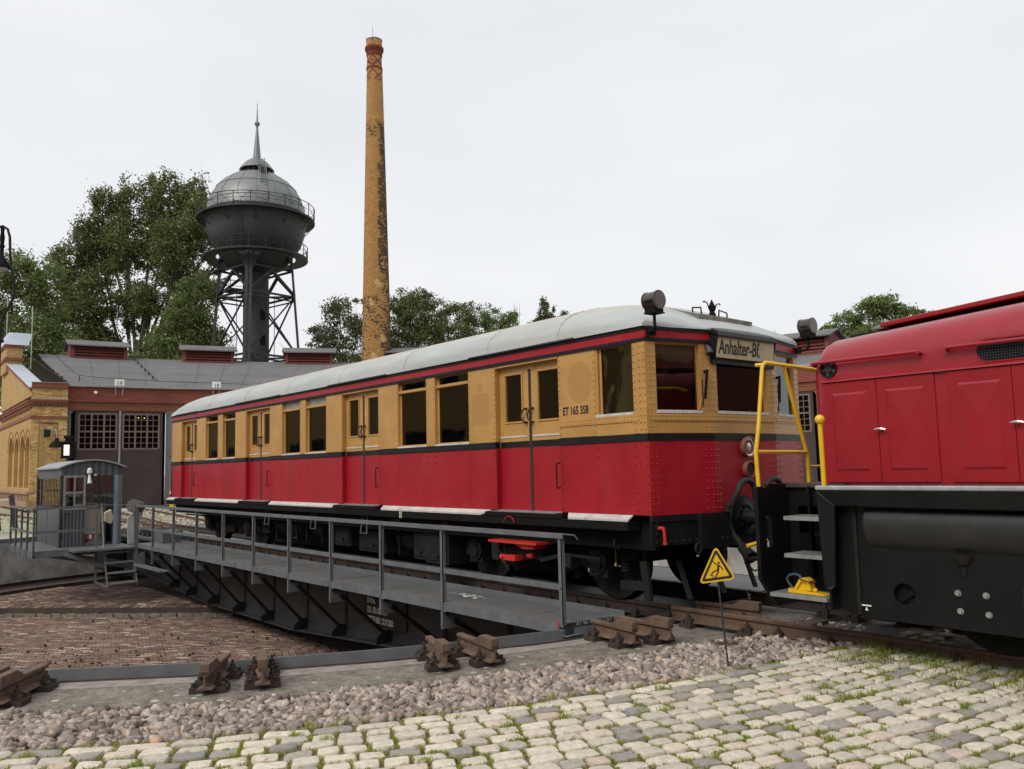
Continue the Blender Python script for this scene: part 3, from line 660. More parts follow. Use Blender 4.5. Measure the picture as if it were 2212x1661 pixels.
# ------------------------------------------------------------------ turntable bridge
TT = thing('turntable_bridge', 'grey steel turntable bridge with mesh walkway, railing and driver cabin, carrying the railcar', 'turntable', (C0.x, 8.33, -1.5))
XL, XR = -28.75, -6.52
for y in (7.58, 9.08):
    b = B(); rail(b, (XL, y, 0), (-6.44, y, 0)); b.build('running_rail', RUSTD, TT)
def gz(x):
    pts = [(-28.9, -.78), (-24.5, -1.15), (-20, -1.36), (-15.4, -1.36), (-11, -1.10), (-6.5, -.78)]
    for (a, za), (c, zc) in zip(pts, pts[1:]):
        if x <= c: return za+(zc-za)*(x-a)/(c-a)
    return -.78
gx = [-28.7, -24.5, -20, -15.4, -11, -6.75]
def girder(y, near):
    b = B()
    b.prism([(x, y, gz(x)) for x in gx]+[(gx[-1], y, -.2), (gx[0], y, -.2)], (0, .02, 0))
    for a, c in zip(gx, gx[1:]): b.prism([(a, y-.13, gz(a)), (c, y-.13, gz(c)), (c, y-.13, gz(c)-.03), (a, y-.13, gz(a)-.03)], (0, .28, 0))
    b.box(gx[0], gx[-1], y-.13, y+.15, -.2, -.17)
    g_ = b.build('main_girder', STEELD, TT)
    if near:
        b = B()
        for k in range(210):
            x = -27.5+k*.1; z = gz(x)
            if x > -7: break
            b.rivet((x, y-.001, z+.10), (0,-1,0), .014); b.rivet((x+.05, y-.001, z+.05), (0,-1,0), .014)
        b.build('girder_rivets', STEELD, g_, kind='stuff')
        b = B()
        for a, c in zip(gx, gx[1:]): b.prism([(a, y-.012, gz(a)+.13), (c, y-.012, gz(c)+.13), (c, y-.012, gz(c)), (a, y-.012, gz(a))], (0, .012, 0))
        b.build('girder_angle', STEELD, g_)
    return g_
gn = girder(7.16, True); girder(9.48, False)
for k in range(9): b = B(); x = -26.5+k*2.4; b.box(x, x+.03, 7.2, 9.46, -.9, -.25); b.build('cross_member', STEELD, TT)
b = B(); b.cyl((C0.x, C0.y, -1.52), (C0.x, C0.y, -.5), .9, 24); b.build('centre_bearing', SOOT2, TT)
for x in (-27.6,):      # end wheel box
    b = B(); b.box(-28.4, -27.2, 6.6, 7.1, -1.2, -.3); b.cyl((-27.8, 6.75, -1.0), (-27.8, 6.95, -1.0), .3, 18); b.build('end_wheel_truck', SOOT2, TT)
YP, ZD, YK = 6.10, -.055, 6.95
PX = [-22.30, -21.02]+[-19.50+1.517*k for k in range(8)]+[-6.66]
# walkways: grating panels, edge channel, kerb
pj = [-22.3]+PX[1:10]+[-7.4]
pj = sorted(set([-22.3, -21.02]+[-19.50+1.517*k for k in range(8)]))
b0 = pj+[-7.36]
for a, c in zip(b0, b0[1:]):
    b = B(); b.box(a+.006, c-.006, YP+.012, YK-.012, ZD-.028, ZD+random.uniform(-.002, .002)); b.build('grating_panel', GRATE, TT)
b = B(); b.prism([(-7.354, YP+.012, ZD), (-6.70, YP+.012, ZD), (-6.54, YK-.012, ZD), (-7.354, YK-.012, ZD)], (0,0,-.028)); b.build('grating_panel', GRATE, TT)
b = B(); b.prism([(-6.94, 6.35, ZD+.004), (-6.64, 6.45, ZD+.004), (-6.56, 6.86, ZD+.004), (-6.64, 6.92, ZD+.004), (-6.95, 6.8, ZD+.004)], (0,0,.012)); b.build('cover_plate', STEEL, TT)
for k in range(15):
    a = -28.4+k*1.46
    b = B(); b.box(a+.006, a+1.45, 9.44, 10.6, ZD-.028, ZD); b.build('grating_panel', GRATE, TT)
    b = B(); b.box(a+.006, a+1.45, 7.72, 8.94, -.19, -.165); b.build('grating_panel', GRATE, TT)
b = B(); b.box(-22.32, -6.70, YP, YP+.010, ZD-.105, ZD+.006); b.box(-22.32, -6.70, YP+.01, YP+.07, ZD-.105, ZD-.097); ch = b.build('edge_channel', STEEL, TT)
b = B(); b.prism([(-6.70, YP, ZD+.002), (-6.545, YK, ZD+.002), (-6.545, YK, ZD-.42), (-6.70, YP, ZD-.42)], (-.012, 0, 0)); b.build('end_plate', STEELD, TT)
b = B(); b.box(-28.6, -6.60, 10.6, 10.61, ZD-.155, ZD+.006); b.build('edge_channel', STEEL, TT)
b = B(); b.box(-22.32, -6.56, YK-.01, YK, -.10, .002); kb = b.build('kerb_strip', STEEL, TT)
for x in (-15.9, -12.1, -20.6):
    b = B(); b.box(x-.11, x+.11, YP-.008, YP, ZD-.10, ZD-.005)
    for q in (-.07, .07):
        for z in (-.03, -.075): b.hexbolt((x+q, YP-.008, ZD+z), (0,-1,0), .014, .012)
    b.build('splice_plate', STEEL, ch)
rl = bpy.data.objects.new('railing', None); COL.objects.link(rl); rl.parent = TT
def sub(b, name, mt, par, **k):      # sub-part of an Empty part: geometry stays in the thing's own frame
    return b.build(name, mt, par, **k)
for k, x in enumerate(PX):
    b = B(); lo = ZD-.02 if k > 1 else ZD-.42
    b.box(x-.026, x+.026, YP-.016, YP-.008, lo, .885); b.box(x+.018, x+.026, YP-.016, YP+.034, lo+.02, .885)
    b.hexbolt((x, YP-.016, ZD-.06), (0,-1,0), .014, .014); b.hexbolt((x, YP-.016, .335), (0,-1,0), .012, .012); sub(b, 'post', STEEL, rl)
    b = B(); b.box(x-.004, x+.004, YP-.006, YP+.26, ZD-.33, ZD-.107); b.box(x-.035, x+.005, YP-.012, YP-.006, ZD-.33, ZD-.107); b.box(x-.035, x+.08, YP-.012, YP+.22, ZD-.114, ZD-.107)
    b.hexbolt((x-.015, YP-.012, ZD-.28), (0,-1,0), .013, .012); b.build('bracket', STEEL, TT)
    xb = x+.02; b = B(); b.bar((xb, YP+.16, ZD-.24), (xb, 7.1, gz(x)+.12), .055, .055); b.prism([(xb, 6.88, gz(x)+.02), (xb, 7.15, gz(x)+.02), (xb, 7.15, gz(x)+.22), (xb, 7.02, gz(x)+.22), (xb, 6.88, gz(x)+.12)], (.02,0,0)); b.box(xb-.03, xb+.05, 7.145, 7.155, gz(x)+.02, -.2); b.build('brace', SOOT2, TT)
    b = B(); b.box(x-.03, x+.03, YP+.02, 7.15, ZD-.16, ZD-.03); b.build('outrigger', STEELD, TT)
def hand(b, p, q):
    p, q = Vector(p), Vector(q); b.bar(p, q, .055, .008); d = (q-p).normalized(); s_ = Vector((d.y, -d.x, 0)); b.bar(p+s_*.024-Vector((0,0,.024)), q+s_*.024-Vector((0,0,.024)), .007, .048)
b = B(); hand(b, (-22.34, YP, .898), (-6.60, YP, .898)); sub(b, 'handrail', STEEL, rl)
b = B(); b.bar((-6.63, YP-.02, .898), (-6.55, YP+.10, .885), .06, .008); b.bar((-6.55, YP+.10, .885), (-6.53, YP+.13, .835), .06, .008); sub(b, 'bent_end', STEEL, rl)
b = B(); b.box(-22.3, -6.66, YP+.0, YP+.008, .305, .368); sub(b, 'knee_rail', STEEL, rl)
for x in (-14.4,): 
    b = B(); b.box(x-.08, x+.08, YP-.008, YP, .30, .373)
    for q in (-.04, .04): b.hexbolt((x+q, YP-.008, .337), (0,-1,0), .013, .012)
    sub(b, 'rail_joint', STEEL, rl)
b = B()                 # short length of red chain on the last post
for k in range(9): 
    z = .02-.018*k-.04; b.tube([(-6.70+.006*math.cos(a)*(1 if k % 2 else .3), YP-.03+.006*math.cos(a)*(.3 if k % 2 else 1), z+.013*math.sin(a)) for a in [i*.7 for i in range(10)]], .003, 5)
sub(b, 'chain', REDP, rl)
for k in range(42):
    x = -27.6+k*.505
    if x > -6.7: break
    b = B(); z = Vector((0,0,1)); p = Vector((x, 7.58, -.15))
    b.obox(p-Vector((.05,.17,.02)), (.1,0,0), (0,.34,0), (0,0,.02)); 
    for s_ in (-1, 1): b.obox(p+Vector((-.03, s_*.085-.03, 0)), (.06,0,0), (0,.06,0), (0,0,.05)); b.hexbolt(p+Vector((0, s_*.09, .05)), z, .022, .025); b.cyl(p+Vector((0, s_*.09, .07)), p+Vector((0, s_*.09, .115)), .012, 6)
    b.build('rail_clamp', RUSTD, TT)
# lettered board on the girder
b = B(); b.prism([(-12.78, 7.135, -.3), (-11.40, 7.135, -.3), (-11.40, 7.135, -.92), (-11.6, 7.135, -.95), (-12.78, 7.135, -.92)][::1], (0,.012,0)); bd = b.build('lettered_board', BLACKP, TT)
for k, s_ in enumerate(["Ø=23m.", "ZUL. BELASTUNG", "LETZTE REV. 27.07.2023"]):
    text(s_, .135, (-12.62, 7.131, -.575-.153*k), (1,0,0), (0,0,1), 'white_lettering', WHITEP, bd, .60, off=.003)
# hanging step tray
b = B(); b.box(-21.6, -19.6, 5.86, 6.08, -.53, -.515); b.box(-21.6, -19.6, 5.855, 5.865, -.53, -.46); b.prism([(-21.62, 5.86, -.53), (-21.62, 6.1, -.53), (-21.62, 6.1, -.2), (-21.62, 5.86, -.34)], (.012,0,0)); b.build('step_tray', STEEL, TT)
# scraps of litter left on the walkway
b = B()
for k in range(26): 
    q = Vector((-9.05+random.gauss(0, .18), 6.62+random.gauss(0, .05), ZD+.004)); a = random.uniform(0, 6); l, w_ = random.uniform(.02, .07), random.uniform(.006, .02)
    d = Vector((math.cos(a), math.sin(a), random.uniform(-.1, .2))); s_ = Vector((-d.y, d.x, 0)); b.add([q-d*l-s_*w_, q+d*l-s_*w_, q+d*l+s_*w_, q-d*l+s_*w_], [(0,1,2,3)])
o = b.build('paper_litter', WHITE); o['kind'] = 'stuff'

ZD = -.13
# ---- driver cabin with its platform
PLX0, PLX1, PLY0, PLY1 = -26.35, -23.0, 3.92, 6.12
b = B(); b.box(PLX0, PLX1, PLY0, PLY1, ZD-.05, ZD); b.box(-24.0, -22.35, 4.7, 6.12, ZD-.05, ZD-.002); b.box(PLX0, PLX1, PLY0, PLY0+.05, ZD-.16, ZD-.05); b.box(PLX1-.05, PLX1, PLY0, 5.3, ZD-.16, ZD-.05)
b.bar((-22.95, 4.62, -.24), (-22.75, 5.5, -.60), .1, .1); b.bar((PLX0+.3, 4.2, -.25), (PLX0+.3, 7.0, -.9), .08, .08); b.bar((-23.2, 4.2, -.25), (-23.2, 7.0, -.9), .08, .08); b.build('cabin_platform', STEEL, TT)
pr = bpy.data.objects.new('platform_railing', None); COL.objects.link(pr); pr.parent = TT
for k in range(5):
    x = -26.15+k*.80; b = B(); b.box(x-.03, x+.03, PLY0-.012, PLY0-.002, ZD-.22, .9); b.box(x-.03, x-.02, PLY0-.012, PLY0+.04, ZD-.1, .9); b.hexbolt((x, PLY0-.012, ZD-.12), (0,-1,0), .014, .012); sub(b, 'post', STEEL, pr)
b = B(); hand(b, (-26.2, PLY0, .905), (-22.93, PLY0, .905)); sub(b, 'handrail', STEEL, pr)
b = B(); b.box(-26.15, -22.95, PLY0, PLY0+.008, .28, .34); sub(b, 'knee_rail', STEEL, pr)
b = B(); hand(b, (-22.93, PLY0-.02, .905), (-22.90, 5.32, .915)); b.bar((-22.9, 5.3, .92), (-22.42, 6.1, .90), .05, .01); sub(b, 'handrail', STEEL, pr)
b = B(); b.box(-22.955, -22.945, PLY0, 5.3, .29, .35); sub(b, 'knee_rail', STEEL, pr)
b = B(); b.box(-22.93, -22.88, 5.28, 5.33, -.98, .93); sub(b, 'post', STEEL, pr)
b = B(); b.box(-22.46, -22.40, 6.06, 6.12, -.95, .90); sub(b, 'post', STEEL, pr)
# ladder
ld = bpy.data.objects.new('ladder', None); COL.objects.link(ld); ld.parent = TT
for y in (5.42, 6.10):
    b = B(); b.bar((-22.75, y, -.05), (-22.2, y, -1.06), .015, .09, (1,0,0)); sub(b, 'stringer', STEEL, ld)
b = B(); b.bar((-22.9, 5.40, .93), (-22.6, 5.40, -.02), .02, .075, (1,0,0)); b.bar((-22.74, 5.42, .0), (-22.45, 5.42, -.62), .02, .05, (1,0,0)); sub(b, 'handrail', ZINC, ld)
b = B(); b.bar((-22.9, 5.30, -.97), (-22.2, 5.42, -1.05), .04, .02); sub(b, 'foot_bar', STEEL, ld)
for k in range(4):
    z = -.24-.24*k; x = -22.66+.131*k; b = B(); b.box(x-.09, x+.09, 5.43, 6.09, z-.035, z); sub(b, 'tread', ZINC, ld)
# cabin body
cb = bpy.data.objects.new('control_cabin', None); COL.objects.link(cb); cb.parent = TT
X0, X1, Y0, Y1 = -26.6, -23.62, 4.62, 6.06
WALL = mat('cabin_blue_grey_paint', (.075, .086, .10), .5, var=.2, scale=2, dirt=(.15, .16, .17), dirt_amt=.4)
CORR = mat('corrugated_grey_sheet', (.085, .095, .105), .5, var=.25, scale=2, stretch=(1, 1, .3))
b = B(); n_ = 18
arc = [(Y0-.07+(Y1-Y0+.16)*k/n_, 1.845+.235*math.sin(math.pi*(.04+.92*k/n_))**.9) for k in range(n_+1)]
b.prism([(X1+.07, y, z) for y, z in arc]+[(X1+.07, y, z-.035) for y, z in arc[::-1]], (X0-X1-.14, 0, 0)); sub(b, 'roof', mat('cabin_roof_felt', (.30, .31, .32), .8, var=.2, scale=3), cb)
def corr(b, x, y0, y1, z0f, z1f, n=10, amp=.02):
    ys_ = [y0+(y1-y0)*k/(n*4) for k in range(n*4+1)]; vs_ = []
    for y_ in ys_: 
        xx = x+amp*math.sin((y_-y0)/(y1-y0)*n*2*math.pi); vs_ += [(xx, y_, z0f(y_)), (xx, y_, z1f(y_))]
    b.add(vs_, [(2*k, 2*k+2, 2*k+3, 2*k+1) for k in range(len(ys_)-1)])
zr = lambda y: 1.80+.235*math.sin(math.pi*(.04+.92*min(1, max(0, (y-Y0+.07)/(Y1-Y0+.16)))))**.9
for xx in (X1, X0): b = B(); corr(b, xx, Y0, Y1, lambda y: 1.66, zr, 9); sub(b, 'gable_sheet', CORR, cb, smooth=True)
b = B(); b.box(X0, X1, Y0, Y0+.02, 1.60, 1.86); b.box(X0, X1, Y1-.02, Y1, 1.60, 1.86); sub(b, 'top_band', WALL, cb)
b = B(); b.box(X0, X1, Y0, Y0+.025, ZD, .84); b.box(X0, X1, Y1-.025, Y1, ZD, .84); b.box(X0, X0+.025, Y0+.025, Y1-.025, ZD, .84); sub(b, 'lower_wall', WALL, cb)
b = B(); b.box(-25.2, -25.19, Y0-.006, Y0, ZD, .84); sub(b, 'sheet_joint', STEELD, cb)
b = B(); 
for x, y in ((X0, Y0), (X1, Y0), (X0, Y1)): b.box(x-.03, x+.03, y-.02, y+.04, ZD, 1.68)
sub(b, 'corner_post', STEELD, cb)
b = B(); b.cyl((X1+.0, 5.96, ZD), (X1, 5.96, 1.66), .10, 20); sub(b, 'downpipe_post', mat('post_blue_grey', (.14, .165, .19), .4, var=.15), cb, smooth=True)
for nm, ax in (('y', Y0), ('y', Y1-.02)):
    b = B(); b.box(X0, X1, ax-.01, ax+.03, .84, .88); b.box(X0, X1, ax-.005, ax+.025, 1.26, 1.285)
    for k in range(17): x = X0+.09+k*.175; b.box(x-.009, x+.009, ax, ax+.016, .86, 1.62)
    sub(b, 'window_bars', STEELD, cb)
b = B(); b.box(X0-.01, X0+.02, Y0, Y1, 1.26, 1.285)
for k in range(8): y = Y0+.1+k*.18; b.box(X0, X0+.016, y-.009, y+.009, .86, 1.66)
sub(b, 'window_bars', STEELD, cb)
b = B(); b.box(X1-.015, X1+.015, 5.19, 5.87, 1.24, 1.262); b.box(X1-.02, X1+.02, 5.19, 5.87, .86, .89); b.box(X1-.02, X1+.02, 5.50, 5.53, .86, 1.66)
for k in range(8): y = 5.23+k*.085; b.box(X1-.008, X1+.008, y-.007, y+.007, .88, 1.66)
sub(b, 'window_bars', STEELD, cb)
b = B(); b.box(X1-.012, X1-.008, 5.19, 5.87, .88, 1.66); sub(b, 'window_pane', CLEARG, cb)
b = B(); corr(b, X1+.03, 4.68, 5.17, lambda y: ZD+.02, lambda y: .83, 6, .014); sub(b, 'door_lower_sheet', CORR, cb, smooth=True)
b = B(); holed(b, (X1+.04, 4.67), (X1+.04, 5.185), .80, 1.67, .03, [(.05,.24,.86,1.22),(.275,.465,.86,1.22),(.05,.24,1.26,1.62),(.275,.465,1.26,1.62)]); sub(b, 'door_glazing_frame', mat('light_grey_frame', (.24, .255, .265), .5, var=.15), cb)
b = B(); b.box(X1+.02, X1+.024, 4.70, 5.16, .85, 1.63); sub(b, 'door_pane', CLEARG, cb)
b = B(); b.bar((X1+.06, 4.74, .72), (X1+.06, 4.84, .70), .012, .012); b.bar((X1+.06, 4.74, .72), (X1+.06, 4.745, .60), .012, .012); sub(b, 'door_latch', SOOT, cb)
b = B(); b.box(-24.3, -24.0, 5.1, 5.6, ZD+.35, .78); b.box(-25.4, -24.5, 5.3, 5.9, ZD, .9); sub(b, 'control_desk', mat('beige_cabinet', (.36, .33, .26), .6, var=.15), cb)
b = B(); b.box(X1-.05, X1-.02, 5.18, 5.56, ZD+.30, .80); sub(b, 'inner_door', mat('olive_beige_panel', (.25, .235, .19), .6, var=.2), cb)
for k in range(4): b = B(); y = 5.22+k*.085; b.box(X1-.08, X1-.03, y, y+.06, ZD+.18, ZD+.26+.02*(k % 2)); sub(b, 'small_carton', REDP if k != 1 else WHITE, cb)
b = B(); b.prism([(X1-.02, 5.17, ZD+.02), (X1-.02, 5.62, ZD+.02), (X1-.02, 5.56, ZD+.24), (X1-.02, 5.4, ZD+.20), (X1-.02, 5.25, ZD+.09)], (.02, 0, 0)); sub(b, 'floor_guard', STEEL, cb)
b = B(); b.sphere((X1+.10, 5.25, 1.80), .06, 14); b.cyl((X1+.10, 5.25, 1.72), (X1+.10, 5.25, 1.78), .067, 14); b.cyl((X1+.05, 5.25, 1.76), (X1+.10, 5.25, 1.76), .02, 8)
b.cyl((X1+.08, 5.25, 1.71), (X1+.13, 5.25, 1.46), .022, 12, .055); sub(b, 'horn', WHITE, cb, smooth=True)
b = B(); b.box(X1+.03, X1+.08, 5.345, 5.435, 1.60, 1.71); b.sphere((X1+.07, 5.39, 1.55), .045, 12); sub(b, 'alarm_bell', mat('bell_brown', (.05, .03, .025), .4), cb)
b = B(); b.box(X1+.081, X1+.084, 5.355, 5.425, 1.65, 1.70); sub(b, 'bell_label', WHITE, cb)
# drive gearbox cover, seat-shaped hood and boxes by the cabin
b = B(); b.prism([(-23.2, 6.13, ZD), (-23.2, 6.36, ZD), (-23.2, 6.50, .75), (-23.2, 6.42, .80), (-23.2, 6.10, .55)], (-.05, 0, 0)); gc = b.build('gear_cover', mat('dirty_white_plate', (.52, .53, .55), .5, var=.2, scale=3, dirt=(.3, .22, .14), dirt_amt=.4), TT)
b = B()
for k in range(7): b.rivet((-23.2, 6.355+.016*k, ZD+.1+k*.11), (1,0,0), .014)
sub(b, 'cover_bolts', STEELD, gc, kind='stuff')
b = B(); b.cyl((-23.35, 6.42, .80), (-23.1, 6.20, .86), .17, 18); b.build('gear_drum', mat('olive_drum', (.07, .065, .05), .6, var=.3), TT, smooth=True)
b = B(); b.prism([(-22.98, 5.50, .72), (-22.98, 5.66, .80), (-22.98, 5.72, .55), (-22.98, 5.66, .42), (-22.98, 5.5, .5)], (-.10, 0, 0)); b.build('lamp_box', mat('cream_box', (.58, .53, .38), .5, var=.1), TT, bev=.02)
b = B(); b.box(-22.3, -21.6, 6.5, 7.0, ZD, .24); b.build('equipment_box', STEEL, TT, bev=.01)
# ------------------------------------------------------------------ historic electric railcar
RC = thing('railcar', 'old red and ochre electric railcar standing on the turntable bridge', 'railcar', (-14, 8.33, 0))
YC, YS, YF = 8.33, 6.85, 9.81
XRr, XC = -22.12, -6.02
ZF, ZB0, ZB1, ZW, ZT = 1.065, 1.87, 1.95, 1.962, 2.96      # floor, belt band, window sill, cornice underside
PF = [(-6.02, 6.85), (-5.83, 7.72), (-5.83, 8.94), (-6.02, 9.81)]   # front facets
WT = .07
doors = [(-21.35, -20.26), (-17.21, -16.0), (-12.95, -11.73), (-8.68, -7.44)]
wins = [(-19.64, -18.85), (-18.55, -17.82), (-15.40, -14.60), (-14.36, -13.55), (-11.13, -10.33), (-10.10, -9.28)]
cabw = (-6.80, -6.22)
riv_y, riv_r, riv_k = B(), B(), B()
def vrow(b, x, z0, z1, st=.062, y=YS): 
    n = max(2, round((z1-z0)/st)); [b.rivet((x, y, z0+(z1-z0)*k/n), (0,-1,0), .0145) for k in range(n+1)]
# lower side panels between the doors
edges = [XRr]+[v for d in doors for v in d]+[XC]
for a, c in zip(edges[::2], edges[1::2]):
    b = B(); b.box(a, c, YS, YS+WT, ZF, ZB0); b.build('lower_panel', TRED, RC, bev=.006)
    for x in [a+.03, c-.03]+[q for w_ in wins+[cabw] for q in w_ if a < q < c]: vrow(riv_r, x, ZF+.05, ZB0-.06, .105)
    b = B(); b.box(a, c, YS-.012, YS+WT, ZB0, ZB1); bb = b.build('belt_band', TBLACK, RC)
    if c < -7.5:
        n = round((c-a)/.075)
        for k in range(n+1): x = a+.02+(c-a-.04)*k/n; riv_k.rivet((x, YS-.012, ZB0+.02), (0,-1,0), .009); riv_k.rivet((x, YS-.012, ZB1-.016), (0,-1,0), .009)
# upper ochre panels and posts
ups = []; x = XRr
for a, c in sorted(doors+wins+[cabw]): ups.append((x, a)); x = c
ups.append((x, XC))
for a, c in ups:
    if c-a < .05: continue
    front = a < -6.8 <= c+.02 or a > -7
    b = B(); z0 = ZB1+.001
    b.box(a, c, YS-(.0 if c-a > .35 else .004), YS+WT, z0, ZT); b.build('window_post' if c-a < .35 else 'upper_panel', TCREAM, RC, bev=.006)
    for x in (a+.022, c-.022): vrow(riv_y, x, ZB1+.05, ZT-.06, .085 if x < -9 else .073, YS-(.004 if c-a <= .35 else 0))
# riveted strip under the cab windows (side)
b = B(); b.box(-7.42, XC-.10, YS-.010, YS-.001, 2.085, 2.165); b.box(XC-.115, XC-.001, YS-.013, YS-.001, ZB1, ZT-.01); b.build('cab_strip', TCREAM, RC)
b = B(); b.box(cabw[0], cabw[1], YS, YS+WT, ZB1, 2.17); b.build('sill_panel', TCREAM, RC)
n = 24
for k in range(n+1):
    x = -7.39+(XC-.13+7.39)*k/n; riv_y.rivet((x, YS-.010, 2.105), (0,-1,0), .0105); riv_y.rivet((x, YS-.010, 2.145), (0,-1,0), .0105)
for x in (-6.84, -6.18): riv_y.rivet((x, YS, 2.02), (0,-1,0), .0105)
for x in (XC-.09, XC-.025): vrow(riv_y, x, ZB1+.05, ZT-.05, .073, YS-.013)
# windows
def window(a, c, lit):
    t_ = bpy.data.objects.new('window', None); COL.objects.link(t_); t_.parent = RC
    y = YS+.05; fr = .035
    b = B(); holed(b, (a, y+.02), (c, y+.02), ZW, ZT, -.02, [(fr, c-a-fr, ZW+.03, 2.79), (fr, c-a-fr, 2.83, ZT-.015)]); b.box(a, c, y-.035, y, 2.795, 2.835); sub(b, 'window_frame', TCREAM, t_)
    b = B(); b.box(a-.005, c+.005, YS-.010, y+.02, ZB1, ZW+.012); sub(b, 'window_sill', SILL, t_)
    b = B(); b.box(a+fr, c-fr, y+.008, y+.012, ZW+.03, 2.79); sub(b, 'pane', GLASS, t_)
    b = B(); b.prism([(a+fr, y+.02, 2.83), (a+fr, y-.005 if lit else y+.012, ZT-.01), (a+fr, y if lit else y+.017, ZT-.01), (a+fr, y+.025, 2.83)], (c-a-2*fr, 0, 0)); sub(b, 'tilting_pane', GLASS if not lit else mat('lit_pane_%d' % len(MATS), (.30, .31, .31), .2), t_)  # lit panes: opaque pale grey instead of glass, brightness put into the colour
for k, (a, c) in enumerate(wins): window(a, c, k in (2, 3))
# sliding doors
for di, (a, c) in enumerate(doors):
    t_ = bpy.data.objects.new('door', None); COL.objects.link(t_); t_.parent = RC
    y = YS+.085; mid = (a+c)/2-.005; zt = ZT-.03
    for side_ in (0, 1):
        l, r = (a-.02, mid-.024) if side_ == 0 else (mid+.024, c+.02)
        gl, gr = (l+.145, r-.135) if side_ == 0 else (l+.14, r-.07)
        b = B(); holed(b, (l, y), (r, y), ZB1+.0, zt, .035, [(gl-l, gr-l, 2.21, 2.82)]); sub(b, 'door_leaf', TCREAM, t_)
        b = B(); fw_ = .022
        holed(b, (gl-fw_, y-.012), (gr+fw_, y-.012), 2.21-fw_, 2.82+fw_, .012, [(fw_, gr-gl+fw_, 2.21, 2.82)]); sub(b, 'pane_frame', TCREAM, t_)
        b = B(); b.box(l, r, y, y+.035, ZF, ZB0); sub(b, 'door_lower_leaf', TRED, t_)
        b = B(); b.box(l, r, y-.003, y+.035, ZB0, ZB1); sub(b, 'door_belt', TBLACK, t_)
        b = B(); b.box(gl, gr, y+.014, y+.018, 2.21, 2.82); sub(b, 'pane', GLASS, t_)
        b = B(); b.box(l+.02, r-.05 if side_ == 0 else r-.02, y-.008, y, 2.0, 2.022); sub(b, 'scuff_strip', SILL, t_)
        hx = mid-.07 if side_ == 0 else mid+.055; b = B()
        b.tube([(hx, y, 2.36), (hx, y-.04, 2.36), (hx-.02, y-.055, 2.34), (hx-.045, y-.06, 2.29), (hx-.05, y-.06, 2.26), (hx-.03, y-.055, 2.21), (hx, y-.05, 2.185), (hx, y, 2.185)], .010, 8, [.018, .013, .010, .011, .011, .010, .013, .018]); sub(b, 'handle', BRASS, t_, smooth=True)
    b = B(); b.box(mid-.024, mid+.024, y-.006, y+.03, ZF, zt-.06); sub(b, 'rubber_seal', RUBBER, t_)
    b = B(); b.prism([(mid-.13, y-.006, zt), (mid+.13, y-.006, zt), (mid+.10, y-.006, zt-.075), (mid-.10, y-.006, zt-.075)], (0, .01, 0)); sub(b, 'lock_plate', TCREAM, t_)
    b = B(); b.box(a-.02, c+.02, YS+.0, y+.04, zt, ZT); b.box(a-.03, a, YS+WT, y+.05, ZF, ZT); b.box(c, c+.03, YS+WT, y+.05, ZF, ZT); sub(b, 'door_surround', TCREAM, t_)
    b = B(); b.box(a, c, YS+.02, y+.04, ZF-.01, ZF+.004); sub(b, 'threshold', ZINC, t_)
    b = B(); b.box(a-.001, a+.001, YS+.005, y, ZF+.01, ZB0); sub(b, 'jamb_lower', TRED, t_)
    # lower grab handle beside the door
    hx = c-.03 if di else c-.06
    b = B(); b.tube([(hx+.025, YS+.0, 1.36), (hx+.02, YS-.03, 1.36), (hx, YS-.035, 1.35), (hx, YS-.035, 1.5), (hx, YS-.035, 1.64), (hx+.02, YS-.03, 1.655), (hx+.025, YS, 1.655)][::-1], .009, 7); b.build('grab_handle', SOOT, RC)
# cab side window with curtain
a, c = cabw; y = YS+.045; t_ = bpy.data.objects.new('cab_window', None); COL.objects.link(t_); t_.parent = RC
b = B(); holed(b, (a, y+.02), (c, y+.02), 2.17, ZT, -.02, [(.07, c-a-.012, 2.20, ZT-.01)]); b.box(a+.0, a+.03, YS+.01, y, 2.17, ZT); b.box(a+.045, a+.07, y-.01, y+.02, 2.17, ZT); sub(b, 'window_frame', TCREAM, t_)
b = B(); b.box(a, c, YS-.012, y+.02, 2.165, 2.195); sub(b, 'window_sill', SILL, t_)
b = B(); b.box(a+.07, c-.012, y+.006, y+.010, 2.2, ZT-.01); sub(b, 'pane', GLASS, t_)
def curtain(b, p, q, zt, zb, n=40, amp=.012, waves=5, hem=None):
    p, q = Vector(p), Vector(q); d = q-p; s_ = Vector((-d.y, d.x, 0)).normalized(); vs_ = []
    for k in range(n+1):
        f = k/n; o_ = s_*amp*(math.sin(f*waves*6.283)+.4*math.sin(f*waves*17)); P_ = p+d*f
        vs_ += [P_+o_*.5+Vector((0,0,zt)), P_+o_+Vector((0,0,zb+(hem(f) if hem else 0)))]
    b.add(vs_, [(2*k, 2*k+2, 2*k+3, 2*k+1) for k in range(n)])
b = B(); curtain(b, (a+.13, y+.035, 0), (a+.29, y+.035, 0), ZT-.02, 2.36, 60, .008, 6); sub(b, 'curtain', CURT, t_, smooth=True)
